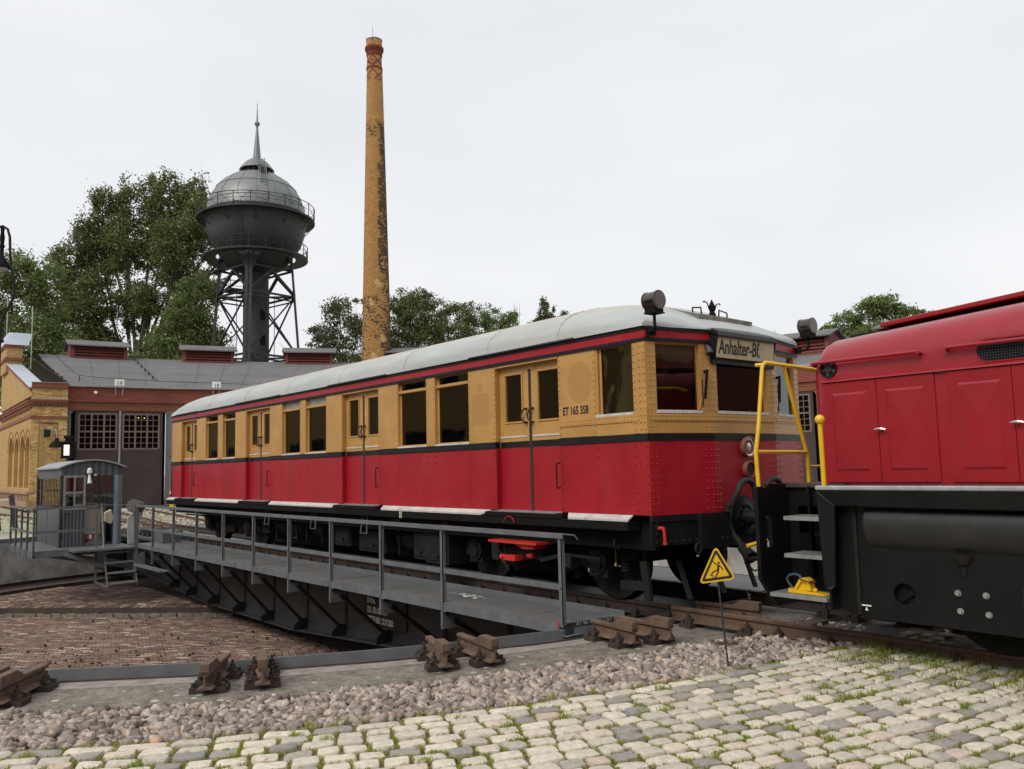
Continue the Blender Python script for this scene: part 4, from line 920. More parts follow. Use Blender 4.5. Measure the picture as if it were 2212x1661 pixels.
# front facets
fin = B()
def facet(i, b, z0, z1, th=WT, out=0., holes=(), s0=0., s1=None):
    p, q = Vector((*PF[i], 0)), Vector((*PF[i+1], 0)); d = (q-p); Ln = d.length; d /= Ln; nn = Vector((d.y, -d.x, 0)); s1 = Ln if s1 is None else s1
    p2 = p+d*s0+nn*out; q2 = p+d*s1+nn*out
    holed(b, (p2.x, p2.y), (q2.x, q2.y), z0, z1, th, [(h[0]-s0, h[1]-s0, h[2], h[3]) for h in holes]); return p, d, nn, Ln
fwin = [(.13, .74, 2.19, ZT-.01), (.115, 1.09, 2.19, 2.78), (.15, .76, 2.19, ZT-.01)]
front_w = bpy.data.objects.new('front_windows', None); COL.objects.link(front_w); front_w.parent = RC
for i in range(3):
    b = B(); p, d, nn, Ln = facet(i, b, ZF, ZB0); b.build('front_lower_panel', TRED, RC)
    b = B(); facet(i, b, ZB0, ZB1, WT+.008, .008); b.build('belt_band', TBLACK, RC)
    b = B(); facet(i, b, ZB1, ZT, WT, 0, [fwin[i]]); b.build('front_upper_panel', TCREAM, RC)
    b = B(); facet(i, b, 2.085, 2.165, .01, .010, s0=.07 if i != 1 else .0, s1=Ln-(.07 if i == 2 else 0)); b.build('cab_strip', TCREAM, RC)
    h = fwin[i]; b = B(); facet(i, b, h[2]-.02, h[2]+.012, .06, .014, s0=h[0]-.01, s1=h[1]+.01); sub(b, 'window_sill', SILL, front_w)
    b = B(); facet(i, b, h[2], h[3], .004, -.045, s0=h[0], s1=h[1]); sub(b, 'pane', GLASS, front_w)
    b = B(); facet(i, b, h[2], h[3], .02, -.042, [(h[0]+.02, h[1]-.02, h[2]+.02, h[3]-.015)], h[0], h[1]); sub(b, 'window_frame', TCREAM, front_w)
    nr = round(Ln/.055)
    for k in range(nr+1):
        s_ = .03+(Ln-.06)*k/nr
        for z in (2.105, 2.145): riv_y.rivet(p+d*s_+nn*.010+Vector((0,0,z)), nn, .0105)
    cols_ = [.035, h[0]-.03, h[1]+.035, Ln-.03]
    for s_ in cols_:
        for k in range(12): riv_y.rivet(p+d*s_+nn*.001+Vector((0,0,2.21+k*.066)), nn, .0105)
        for k in range(11): riv_r.rivet(p+d*s_+nn*.001+Vector((0,0,ZF+.05+k*.072)), nn, .0105)
        riv_y.rivet(p+d*s_+nn*.001+Vector((0,0,2.03)), nn, .0105)
p, q = Vector((*PF[0], 0)), Vector((*PF[1], 0)); d = (q-p).normalized(); nn = Vector((d.y, -d.x, 0))
b = B(); curtain(b, p+d*.15-nn*.085, p+d*.73-nn*.085, ZT-.01, 2.80, 50, .007, 3, lambda f: -.03+.035*math.sin(f*3.1*2.2)+.02*math.sin(f*13)+.05*f); sub(b, 'blind', BEIGE, front_w, smooth=True)
b = B(); curtain(b, p+d*.15-nn*.083, p+d*.73-nn*.083, 2.815, 2.765, 50, .012, 4, lambda f: -.03+.035*math.sin(f*3.1*2.2)+.02*math.sin(f*13)+.05*f); sub(b, 'blind_fringe', CURT, front_w, smooth=True)
p3, q3 = Vector((*PF[2], 0)), Vector((*PF[3], 0)); d3 = (q3-p3).normalized(); n3 = Vector((d3.y, -d3.x, 0))
b = B(); curtain(b, p3+d3*.17-n3*.085, p3+d3*.74-n3*.085, ZT-.01, 2.80, 50, .007, 3, lambda f: .03*math.sin(f*7)); sub(b, 'blind', BEIGE, front_w, smooth=True)
# wipers with motor tube
for pp, dd, n_2, s_ in ((p, d, nn, .80), (p3, d3, n3, .10)):
    o_ = pp+dd*s_; b = B(); b.cyl(o_+n_2*.01+Vector((0,0,2.64)), o_+n_2*.06+Vector((0,0,2.64)), .018, 10); e_ = o_+n_2*.055+dd*-.045+Vector((0,0,2.33)); b.cyl(o_+n_2*.055+Vector((0,0,2.66)), e_, .017, 10)
    b.tube([e_+Vector((0,0,.03)), e_-dd*.03+Vector((0,0,-.02)), e_-dd*.075+Vector((0,0,-.13))], .005, 6); b.tube([e_-dd*.03+Vector((0,0,.22)), e_-dd*.03+Vector((0,0,-.1))], .006, 5); b.build('wiper', SOOT, RC)
b = B(); hp = Vector((-5.86, 7.68, 2.93)); b.tube([hp+Vector((-.02,0,.01)), hp+Vector((.04,-.01,.0)), hp+Vector((.065,-.012,-.03)), hp+Vector((.075,-.014,-.075)), hp+Vector((.078,-.015,-.085))], .02, 14, [.022, .026, .034, .045, .050]); b.build('horn', mat('horn_grey', (.07, .075, .075), .35, metal=.4), RC, smooth=True)
# cornice: black, red, black, along side and facets
def cornice(path, name_sfx):
    for nm, z0, z1, o_, mt_ in (('cornice_lower_band', ZT-.002, 3.0, .014, TBLACK), ('cornice_stripe', 3.0, 3.085, .006, TRED), ('cornice_upper_band', 3.085, 3.125, .018, TBLACK)):
        b = B()
        for (pa, pb) in zip(path, path[1:]):
            pa_, pb_ = Vector((*pa, 0)), Vector((*pb, 0)); d_ = (pb_-pa_).normalized(); n_ = Vector((d_.y, -d_.x, 0))
            b.obox(pa_+n_*o_-d_*.004+Vector((0,0,z0)), d_*((pb_-pa_).length+.008), -n_*(WT+.03+o_), (0,0,z1-z0))
            if mt_ is TBLACK:
                k = 0
                while k*.072 < (pb_-pa_).length-.03: riv_k.rivet(pa_+n_*o_+d_*(.02+k*.072)+Vector((0,0,(z0+z1)/2)), n_, .0105); k += 1
            else:
                k = 0
                while .3+k*.62 < (pb_-pa_).length: riv_r.rivet(pa_+n_*o_+d_*(.3+k*.62)+Vector((0,0,3.045)), n_, .0105); k += 1
        b.build(nm, mt_, RC)
cornice([(XRr, YS)]+PF+[(XRr, YF)], '')
for a, c in [(-21.7, -20.1), (-17.7, -15.4), (-13.4, -10.75 if False else -11.4), (-9.2, -7.1)]:
    b = B(); b.prism([(a, YS-.02, 3.118), (a, YS-.055, 3.118), (a, YS-.05, 3.135), (a, YS+.01, 3.165)], (c-a, 0, 0)); b.build('door_drip_rail', TBLACK, RC)
# roof
def halfw(x):
    if x <= -6.02: return 1.50
    f = (x+6.02)/.21; return 1.50+(.66-1.50)*min(1, f)
sections = [-22.14, -22.10, -21.98, -21.75, -21.4, -20.9]+[-20+k for k in range(13)]+[-7.6, -7.25, -6.95, -6.7, -6.5, -6.32, -6.16, -6.02, -5.94, -5.86, -5.81]
def rise(x):
    if x < -20.9: f = (x+22.14)/1.24; return .06+.495*math.sqrt(max(0, 1-(1-f)**2))
    if x < -7.6: return .555
    f = (x+7.6)/1.80; return .555*(1-.93*f**2.4)
V_, F_, n_ = [], [], 28
for x in sections:
    hw = halfw(x)+.022
    for k in range(n_+1):
        s_ = -1+2*k/n_; a_ = abs(s_); yy = math.copysign(a_, s_); ang = math.pi/2*s_; 
        y = hw*math.sin(ang)/1.0; zz = rise(x)*(max(0, math.cos(ang))**.78); V_.append((x, YC+y, 3.122+zz))
for j in range(len(sections)-1):
    for k in range(n_): o_ = j*(n_+1)+k; F_.append((o_, o_+n_+1, o_+n_+2, o_+1))
F_.append(tuple(range((len(sections)-1)*(n_+1), len(sections)*(n_+1)))); F_.append(tuple(range(n_, -1, -1)))
b = B(); b.add(V_, [f[::-1] for f in F_]); b.build('roof', ROOFM, RC, smooth=True)
b = B()
for x in (-19.3, -17.2, -15.1, -13.0, -10.9, -8.8, -7.4):
    for k in range(n_):
        a0, a1 = -math.pi/2+math.pi*k/n_, -math.pi/2+math.pi*(k+1)/n_
        P_ = [(x+e_, YC+1.525*math.sin(a_), 3.1235+rise(x)*max(0, math.cos(a_))**.78) for a_ in (a0, a1) for e_ in (0, .035)]
        b.add(P_, [(0, 1, 3, 2)])
        for a_ in (a0, a1):
            if a_ < .3: b.rivet((x+.017, YC+1.523*math.sin(a_), 3.124+rise(x)*max(0, math.cos(a_))**.78), (0, math.sin(a_), math.cos(a_)+.05), .008)
b.build('roof_seams', ROOFM, RC, kind='stuff')
b = B(); b.prism([(-6.85, 7.8, 3.56), (-6.85, 8.86, 3.56), (-6.02, 8.86, 3.30), (-6.02, 7.8, 3.30)], (0,0,.05)); b.build('roof_walkboard', mat('tarry_board', (.2, .19, .17), .9, var=.4, bmp=.5), RC)
# roof fitting on the walkboard
b = B(); o_ = Vector((-6.22, 8.33, 3.41)); b.cyl(o_, o_+Vector((0,0,.05)), .05, 12, .03); b.cyl(o_+Vector((0,0,.05)), o_+Vector((0,0,.12)), .03, 12, .045); b.cyl(o_+Vector((0,0,.12)), o_+Vector((0,0,.20)), .04, 10, .004)
for s_ in (-1, 1):
    b.tube([o_+Vector((0, s_*.02, .04)), o_+Vector((0, s_*.06, .08)), o_+Vector((0, s_*.09, .15)), o_+Vector((0, s_*.15, .165)), o_+Vector((0, s_*.17, .15))], .008, 6)
    b.tube([o_+Vector((-.03, s_*.17, 0)), o_+Vector((-.03, s_*.18, .09)), o_+Vector((-.03, s_*.34, .07)), o_+Vector((-.03, s_*.34, -.02))], .01, 6)
b.build('roof_cable_bracket', SOOT, RC)
# tail signal drums on bent brackets
def drum(x, y, sgn):
    t_ = bpy.data.objects.new('signal_lamp', None); COL.objects.link(t_); t_.parent = RC; cz = 3.365
    b = B(); b.cyl((x-.08, y, cz), (x+.065, y, cz), .096, 28); b.cyl((x+.065, y, cz), (x+.082, y, cz), .103, 28); b.cyl((x-.092, y, cz), (x-.08, y, cz), .102, 28); sub(b, 'lamp_drum', DRUM, t_, smooth=True)
    b = B(); b.cyl((x+.0825, y, cz), (x+.085, y, cz), .088, 28); sub(b, 'lens', LENSR, t_); b = B(); b.cyl((x-.0955, y, cz), (x-.0925, y, cz), .088, 28); sub(b, 'lens', LENSR, t_)
    b = B(); b.box(x-.075, x+.07, y-.07, y+.07, cz-.135, cz-.06); b.box(x-.085, x+.085, y-.08, y+.08, cz-.145, cz-.135); b.box(x-.05, x+.05, y-.104, y-.085, cz-.03, cz-.008); sub(b, 'lamp_base', SOOT, t_)
    b = B(); b.tube([(x, y, cz-.14), (x, y, 3.12), (x, y+sgn*.008, 3.08), (x-.03, y+sgn*.03, 3.05), (x-.16, y+sgn*.07, 3.045)], .017, 10); b.box(x-.29, x-.07, y+sgn*.068, y+sgn*.10, 3.005, 3.085); sub(b, 'bracket', SOOT, t_, smooth=False)
drum(-5.83, 6.80, 1); drum(-5.86, 9.86, -1)
# destination box
b = B(); x = -5.82
prof = [(x, 3.12), (x+.05, 3.135), (x+.11, 3.10), (x+.13, 3.05), (x+.12, 3.035), (x+.02, 3.07), (x, 3.05)]
b.prism([(px, 7.72, pz) for px, pz in prof], (0, 1.16, 0))
for yy in (7.72, 8.865): b.prism([(x, yy, 3.09), (x+.115, yy, 3.05), (x+.05, yy, 2.80), (x, yy, 2.80)], (0, .015, 0))
b.box(x, x+.05, 7.73, 8.87, 2.79, 2.802); b.build('destination_hood', TBLACK, RC)
b = B(); bo, bu = Vector((x+.070, 7.745, 2.805)), Vector((.030, 0, .245)); b.obox(bo, (0, 1.11, 0), bu, Vector((-.006, 0, .001))); db = b.build('destination_board', BUFF, RC)
text("Anhalter-Bf.", .235, bo+Vector((.002, .03, .0))+bu*.20, (0,1,0), bu, 'black_lettering', BLACKP, db, .70, .001, off=.004)
b = B(); b.box(x-.0, x+.03, 7.72, 8.94, 2.74, 2.79); b.build('destination_rail', TBLACK, RC)
text("ET 165 358", .135, (-7.365, YS-.0025, 2.225), (1,0,0), (0,0,1), 'black_lettering', BLACKP, RC, .70, .0015, off=.003)
# faded rectangles and oval where older markings were removed
FADE = mat('old_ochre_patch', (.40, .215, .06), .5, var=.08)
for x0_, x1_, z0_, z1_ in ((-9.20, -8.82, 2.20, 2.62), (-9.06, -8.97, 2.66, 2.77), (-13.42, -13.30, 2.62, 2.74)): b = B(); b.add([(x0_, YS-.0012, z0_), (x1_, YS-.0012, z0_), (x1_, YS-.0012, z1_), (x0_, YS-.0012, z1_)], [(0,1,2,3)]); b.build('old_marking_patch', FADE, RC)
b = B(); b.add([(-7.07+.20*math.cos(k*.2618), YS-.0012, 2.60+.25*math.sin(k*.2618)) for k in range(24)], [tuple(range(24))]); b.build('old_marking_patch', FADE, RC)
riv_y.build('ochre_rivets', TCREAM, RC, kind='stuff'); riv_r.build('red_rivets', TRED, RC, kind='stuff'); riv_k.build('black_rivets', TBLACK, RC, kind='stuff')
# far side, floor, ceiling and seats seen through the glass
b = B(); hs = [(c_-0-XRr, d_-XRr, ZW, ZT) for c_, d_ in wins+[cabw]]+[(a-XRr+.15, c-XRr-.15, 2.2, 2.82) for a, c in doors]
hs2 = [(XC-XRr-h[1], XC-XRr-h[0], h[2], h[3]) for h in hs]
holed(b, (XC, YF), (XRr, YF), ZB1, ZT, WT, hs2); b.build('far_side_upper_wall', TCREAM, RC)
b = B(); b.box(XRr, XC, YF-WT, YF, ZF, ZB0); b.build('far_side_lower_wall', TRED, RC); b = B(); b.box(XRr, XC, YF-WT, YF+.012, ZB0, ZB1); b.build('belt_band', TBLACK, RC)
b = B(); b.box(XRr+.1, XC-.1, YF-.045, YF-.04, ZW, ZT); b.build('far_side_panes', GLASS, RC)
b = B(); holed(b, (XRr, YF), (XRr, YS), ZB1, ZT, WT, [(.4, 1.1, 2.1, 2.85), (1.85, 2.55, 2.1, 2.85)]); b.build('rear_upper_wall', TCREAM, RC)
b = B(); b.box(XRr, XRr+WT, YS+.0, YF, ZF, ZB0); b.build('rear_lower_wall', TRED, RC); b = B(); b.box(XRr-.012, XRr+WT, YS, YF, ZB0, ZB1); b.build('belt_band', TBLACK, RC)
b = B(); b.box(XRr+.1, XC, YS+.15, YF-.1, ZF-.03, ZF); b.build('cabin_floor', WOOD, RC)
b = B(); b.box(XRr+.1, XC-.1, YS+.1, YF-.1, ZT+.02, ZT+.05); b.build('ceiling', mat('dim_ceiling', (.2, .19, .17), .8), RC)
b = B(); b.box(-7.45, -7.41, YS+.1, YF-.1, ZF, ZT); b.build('cab_bulkhead', WOOD, RC)
for k, x in enumerate([-19.3, -18.1, -15.0, -13.9, -10.7, -9.6]):
    for ya, yb in ((YS+.15, YS+1.05), (YF-1.05, YF-.15)):
        b = B(); b.box(x-.05, x, ya, yb, ZF, 2.16); b.box(x-.42, x+.38, ya, yb, ZF+.38, ZF+.43); b.build('bench_seat', WOOD, RC)
b = B(); b.cyl((-10.1, YS+.6, 2.2), (-9.2, YS+.6, 2.2), .012, 8); b.cyl((-14.4, YS+.6, 2.6), (-13.5, YS+.6, 2.6), .012, 8); b.build('grab_bar', CHROME, RC)
b = B(); b.box(-6.9, -6.3, 7.3, 8.0, ZF, 2.2); b.box(-6.3, -6.0, 8.1, 8.7, 2.25, 2.72); b.build('driver_desk', SOOT2, RC)
b = B()
for k in range(4):
    for q in (0, 1): b.box(-5.996, -5.992, 8.42+.11*q, 8.50+.11*q, 2.32+.085*k, 2.335+.085*k)
b.build('cabinet_louvres', STEEL, RC)
# running board, white strips, sole bar
b = B(); b.box(XRr-.05, -6.28, 6.745, YS+.1, .90, .999); b.build('running_board', SOOT, RC, bev=.006)
b = B(); b.box(XRr-.05, -6.28, YF-.1, YF+.2, .925, 1.035); b.build('running_board', SOOT2, RC)
strips = [(-22.15, -21.55), (-20.1, -17.35), (-15.85, -13.1), (-11.55, -8.85), (-7.28, -6.28)]
for k, (a, c) in enumerate(strips):
    e0 = .13 if k else .0; e1 = .13 if k < 4 else -.02
    b = B(); b.add([(a-e0*.3, YS-.002, 1.066), (c+e1*.3, YS-.002, 1.066), (c-e1*.5, 6.74, 1.022), (a+e0*.5, 6.74, 1.022), (a-e0*.3, YS-.002, 1.05), (c+e1*.3, YS-.002, 1.05), (c-e1*.5, 6.742, 1.0), (a+e0*.5, 6.742, 1.0)], [(3,2,1,0), (2,3,7,6), (0,1,5,4), (0,4,7,3), (1,2,6,5)]); b.build('white_step_strip', SILL, RC)
for a, c in doors:
    b = B(); b.box(a-.12, c+.12, 6.735, YS-.003, 1.0, 1.052); b.build('door_step', SOOT, RC); b = B(); b.box(a, c, 6.75, YS+.02, 1.053, 1.062); b.build('step_tread', ZINC, RC)
b = B(); b.box(XRr, -6.1, 6.98, 7.06, .68, 1.0); b.box(XRr, -6.1, 9.6, 9.68, .68, 1.0); b.build('sole_bar', SOOT, RC)
for s_, x, z, sz in (("→11,0m←", -11.55, .80, .10), ("Berlin 275 747–", -15.6, .83, .085), ("Bw Sbw", -10.15, .80, .075)):
    text(s_.replace("→", ">").replace("←", "<"), sz, (x, 6.977, z), (1,0,0), (0,0,1), 'frame_lettering', mat('faded_lettering_%d' % len(MATS), (.14, .13, .11), .8), RC, .7, .001)
b = B(); b.box(-10.93, -10.915, 6.734, 6.743, .90, .995); b.box(-10.885, -10.87, 6.734, 6.743, .90, .995); b.box(-10.93, -10.87, 6.734, 6.743, .94, .955); b.build('letter_h_mark', mat('luminous_white', (.7, .72, .5), .5), RC)
b = B(); b.tube([(-8.31+.10*math.cos(t_), 6.738, .93+.07*math.sin(t_)) for t_ in [math.pi*k/10 for k in range(11)]], .006, 5); b.build('red_chalk_arc', REDP, RC)
# headstock
b = B(); facet(1, b, .68, 1.06, .06, .02, s0=-.3, s1=1.52); b.build('headstock', SOOT, RC)
for i in (0, 2): b = B(); facet(i, b, .74 if i == 0 else .74, 1.0, .05, .0); b.build('headstock', SOOT, RC)
b = B(); 
for i in range(3): facet(i, b, .995, 1.066, .06, .012)
b.build('front_skirt_band', TBLACK, RC)
b = B()
for i in (0, 1):
    p_, q_ = Vector((*PF[i], 0)), Vector((*PF[i+1], 0)); d_ = (q_-p_).normalized(); n_2 = Vector((d_.y, -d_.x, 0))
    for k in range(int((q_-p_).length/.09)): b.rivet(p_+d_*(.05+.09*k)+n_2*(.021 if i else .001)+Vector((0,0,.78)), n_2, .016)
    for k in range(3): b.rivet(p_+d_*.05+n_2*.003+Vector((0,0,.78+.09*k)), n_2, .016)
b.build('headstock_rivets', SOOT2, RC, kind='stuff')
def buffer_(x0, y, sgn, par, mt_, nm='buffer'):
    t_ = bpy.data.objects.new(nm, None); COL.objects.link(t_); t_.parent = par; z = 1.045
    b = B(); b.lathe((x0+sgn*.56, y, z), [(.001, .02), (.09, .019), (.17, .012), (.222, 0), (.225, -.016), (.10, -.03), (.075, -.05)], 32, (sgn, 0, 0)); sub(b, 'buffer_disc', mt_, t_, smooth=True)
    b = B(); b.cyl((x0, y, z), (x0+sgn*.34, y, z), .105, 24); b.cyl((x0, y, z), (x0+sgn*.03, y, z), .19, 20); b.cyl((x0+sgn*.3, y, z), (x0+sgn*.54, y, z), .078, 20); sub(b, 'buffer_sleeve', mt_, t_, smooth=True)
    b = B(); b.cyl((x0+sgn*.525, y, z), (x0+sgn*.545, y, z), .135, 24); sub(b, 'buffer_flange', mt_, t_)
    b = B()
    for k in range(8): b.hexbolt((x0+sgn*.525, y+.11*math.cos(k*.785), z+.11*math.sin(k*.785)), (-sgn, 0, 0), .016, .014)
    for k in range(8): b.hexbolt((x0+sgn*.03, y+.155*math.cos(k*.785), z+.155*math.sin(k*.785)), (sgn, 0, 0), .02, .02)
    sub(b, 'buffer_bolts', mt_, t_, kind='stuff')
# lamps on the front, hoses
b = B(); b.cyl((-5.83, YC, 1.79), (-5.79, YC, 1.79), .115, 28); b.lathe((-5.79, YC, 1.79), [(.125, 0), (.122, .018), (.108, .02), (.104, .004)], 28, (1,0,0)); hl = b.build('headlight', COPPER, RC, smooth=True)
b = B(); b.lathe((-5.792, YC, 1.79), [(.106, .006), (.08, .0), (.05, -.001), (.03, .012), (.001, .02)], 24, (1,0,0)); sub(b, 'lens', LENS, hl, smooth=True)
b = B(); b.cyl((-5.83, YC, 1.53), (-5.79, YC, 1.53), .095, 26); b.lathe((-5.79, YC, 1.53), [(.10, 0), (.097, .018), (.085, .02), (.082, .004)], 28, (1,0,0)); hl = b.build('tail_light', COPPER, RC, smooth=True)
b = B(); b.cyl((-5.795, YC, 1.53), (-5.788, YC, 1.53), .084, 24); sub(b, 'lens', LENSR, hl)
for s_ in (-1, 1):
    y = YC+s_*.28; b = B(); b.tube([(-5.79, y+s_*.14, 1.12), (-5.72, y+s_*.14, 1.22)]+[(-5.66, y+s_*.14-s_*.17*(1-math.cos(a_))/1.0*.9, 1.30+.11*math.sin(a_)) for a_ in [k*.39 for k in range(9)]]+[(-5.66, y-s_*.17, 1.18)], .034, 12); b.build('brake_hose', RUBBER, RC, smooth=True)
b = B(); b.box(-5.82, -5.76, 7.86, 8.0, 1.06, 1.14); b.box(-5.80, -5.74, 8.2, 8.46, .86, 1.0); b.build('hose_bracket', SOOT2, RC)
b = B(); hx, hy = -5.97, 6.93; b.tube([(hx-.03, hy, .93), (hx+.05, hy-.02, .935), (hx+.06, hy-.02, .90), (hx+.055, hy-.01, .80), (hx+.05, hy, .77)], .017, 8, [.022, .018, .016, .016, .026]); b.build('red_air_cock', REDP, RC, smooth=True)
b = B(); b.tube([(-5.80+.0, 7.33+.045*math.cos(a_), .70+.055*math.sin(a_)) for a_ in [k*.52 for k in range(13)]], .014, 8); b.build('shackle', SOOT2, RC); b = B(); b.tube([(-6.62, 6.93+.05*math.cos(a_), .73+.06*math.sin(a_)) for a_ in [k*.52 for k in range(13)]], .014, 8); b.build('shackle', SOOT2, RC)
b = B(); b.cyl((-6.62, 6.9, .66), (-6.62, 6.9, .52), .006, 6); b.cyl((-6.62, 6.9, .53), (-6.62, 6.9, .49), .012, 8, .028); b.build('hanging_plug', BRASS, RC)
# head coupler dangling under the buffer
b = B(); o_ = Vector((-5.52, 7.72, .70)); b.cyl(o_, o_+Vector((.16, -.06, -.10)), .055, 14, .075); b.obox(o_+Vector((.10,-.12,-.10)), (.14,-.03,-.02), (.03,.12,0), (0,0,.025)); b.tube([o_+Vector((.05,-.04,-.06)), o_+Vector((.10,-.10,-.16)), o_+Vector((.16,-.02,-.24)), o_+Vector((.22,.10,-.20)), o_+Vector((.18,.14,-.08))], .009, 6); b.tube([o_, o_+Vector((-.15,.1,.1)), o_+Vector((-.25,.2,.25))], .03, 8); b.build('jumper_coupling', SOOT2, RC, smooth=True)
# bogies
def bogie(xc):
    t_ = bpy.data.objects.new('bogie', None); COL.objects.link(t_); t_.parent = RC
    for y in (7.36, 9.28):
        b = B(); b.box(xc-1.75, xc+1.75, y-.03, y+.03, .50, .66); b.prism([(xc-1.1, y-.03, .5), (xc+1.1, y-.03, .5), (xc+.5, y-.03, .26), (xc-.5, y-.03, .26)], (0,.06,0)); b.box(xc-.35, xc+.35, y-.12, y+.02, .30, .42); sub(b, 'side_frame', SOOT, t_)
    for s_ in (-1, 1):
        x = xc+1.22*s_
        for y, sg in ((7.58, -1), (9.08, 1)):
            b = B(); b.lathe((x, y, .455), [(.10, .06*sg), (.36, .05*sg), (.39, .068*sg), (.455, .068*sg), (.46, -.05*sg), (.485, -.058*sg), (.485, -.075*sg), (.39, -.08*sg), (.1, -.05*sg)], 36, (0,1,0)); sub(b, 'wheel', SOOT2, t_, smooth=True)
        b = B(); b.cyl((x, 7.3, .455), (x, 9.36, .455), .07, 12); sub(b, 'axle', SOOT, t_)
        b = B(); b.box(x-.15, x+.15, 7.22, 7.36, .29, .62); b.cyl((x, 7.22, .47), (x, 7.19, .47), .155, 22); b.cyl((x, 7.19, .45), (x, 7.165, .45), .09, 18)
        for k in range(6): b.hexbolt((x+.125*math.cos(k*1.047), 7.19, .47+.125*math.sin(k*1.047)), (0,-1,0), .018, .018)
        sub(b, 'axle_box', SOOT2, t_)
        for q in (-1, 1):
            b = B(); xs_ = x+q*.33; b.lathe((xs_, 7.36, .36), [(.06+.012*(k % 2), k*.018) for k in range(12)], 12); sub(b, 'spring', SOOT2, t_)
        b = B(); b.box(x-.62*s_-.05, x-.62*s_+.05, 7.45, 7.6, .2, .62); sub(b, 'brake_shoe', SOOT2, t_); b = B(); b.tube([(x+.58*s_, 7.4, .62), (x+.55*s_, 7.42, .35), (x+.5*s_, 7.5, .22)], .03, 6); sub(b, 'brake_hanger', SOOT2, t_)
    return t_
bg1 = bogie(-8.44); bogie(-19.2)
b = B(); b.box(-8.80, -7.85, 6.78, 7.08, .655, .685); b.prism([(-8.4, 6.83, .655), (-7.95, 6.83, .655), (-7.95, 6.83, .60), (-8.15, 6.83, .59), (-8.25, 6.83, .62)], (0,.2,0)); b.build('collector_guard_board', REDP, RC)
b = B(); b.box(-8.62, -8.36, 6.86, 7.2, .42, .49); b.cyl((-8.66, 6.88, .46), (-8.60, 6.88, .46), .04, 10); b.cyl((-8.2, 6.95, .5), (-8.1, 6.95, .5), .035, 10); sh = b.build('collector_shoe', REDP, RC, bev=.008)
b = B(); b.tube([(-8.62+.14*math.sin(k*.25), 6.86, .43-.13*math.sin(k*.26)) for k in range(13)], .016, 8, [.018 if k % 2 else .011 for k in range(13)]); b.tube([(-8.7, 6.9, .62), (-8.72, 6.9, .54), (-8.66, 6.9, .47)], .012, 6); b.cyl((-8.62, 6.92, .50), (-8.62, 6.92, .66), .02, 8); b.build('shoe_cable', SOOT2, RC)
b = B(); b.box(-8.85, -8.0, 7.0, 7.3, .45, .58); b.bar((-7.95, 6.95, .46), (-7.55, 7.0, .55), .05, .05); b.bar((-7.55, 7.0, .55), (-7.0, 7.05, .53), .04, .03); b.box(-7.62, -7.45, 6.98, 7.1, .40, .55); b.box(-8.95, -8.8, 6.95, 7.1, .40, .64); b.build('shoe_beam', SOOT2, RC)
b = B(); b.prism([(-6.36, 7.0, .55), (-6.26, 7.0, .55), (-6.22, 7.0, .13), (-6.30, 7.0, .13)], (0,.05,0)); b.prism([(-6.75, 7.1, .3), (-6.35, 7.1, .32), (-6.35, 7.1, .22), (-6.75, 7.1, .2)], (0,.04,0)); b.build('rail_guard', SOOT2, RC)
for k in range(3):
    b = B(); b.prism([(-6.1+k*.0, 7.3+k*.6, .55), (-5.95, 7.3+k*.6, .15), (-5.95, 7.36+k*.6, .15), (-6.1, 7.36+k*.6, .55)], (.03,0,.0)); b.build('front_hanger', SOOT2, RC)
# equipment slung under the floor
eq = [('air_tank', 'c', -16.9, -15.6, 7.4, .52, .26), ('air_tank', 'c', -15.3, -14.3, 7.3, .55, .22), ('equipment_box', 'b', -13.9, -13.3, 7.2, .30, .7), ('equipment_box', 'b', -13.1, -12.2, 7.25, .24, .72), ('compressor', 'c', -12.0, -11.2, 7.35, .50, .25), ('resistor_box', 'b', -11.1, -10.7, 7.1, .25, .72), ('switch_box', 'b', -10.7, -10.1, 7.05, .22, .68), ('equipment_box', 'b', -17.4, -17.0, 7.3, .35, .7), ('equipment_box', 'b', -20.9, -20.2, 7.3, .45, .75)]
for nm, ty, a, c, y, z, q in eq:
    b = B()
    if ty == 'c': 
        b.lathe((a, y+.2, z+.03), [(.001, -.05), (q*.7, -.02), (q, .04), (q, (c-a)-.04), (q*.7, c-a+.02), (.001, c-a+.05)], 24, (1,0,0)); b.box(a+.15, a+.19, y-.07, y+.47, z-.26, .8); b.box(c-.19, c-.15, y-.07, y+.47, z-.26, .8); b.build(nm, SOOT2, RC, smooth=True)
    else:
        b.box(a, c, y, y+.7, z, q); b.box(a+.04, c-.04, y-.02, y, z+.05, q-.06); b.cyl((a+(c-a)*.6, y-.02, z+.12), (a+(c-a)*.6, y-.05, z+.12), .03, 10); b.build(nm, SOOT2, RC, bev=.012)
for x in (-12.3, -16.2, -14.15):
    b = B(); b.tube([(x, 6.88, .88), (x-.05, 6.86, .60), (x+.16, 6.86, .60), (x+.14, 6.88, .88)], .012, 6); b.build('foot_loop', STEEL, RC)
b = B(); b.tube([(-22, 7.2, .62), (-12, 7.22, .60), (-6.6, 7.2, .62)], .02, 6); b.tube([(-22, 7.35, .66), (-6.6, 7.35, .66)], .03, 6); b.box(XRr, -6.2, 7.1, 9.55, .78, 1.0); b.build('underframe', SOOT, RC)
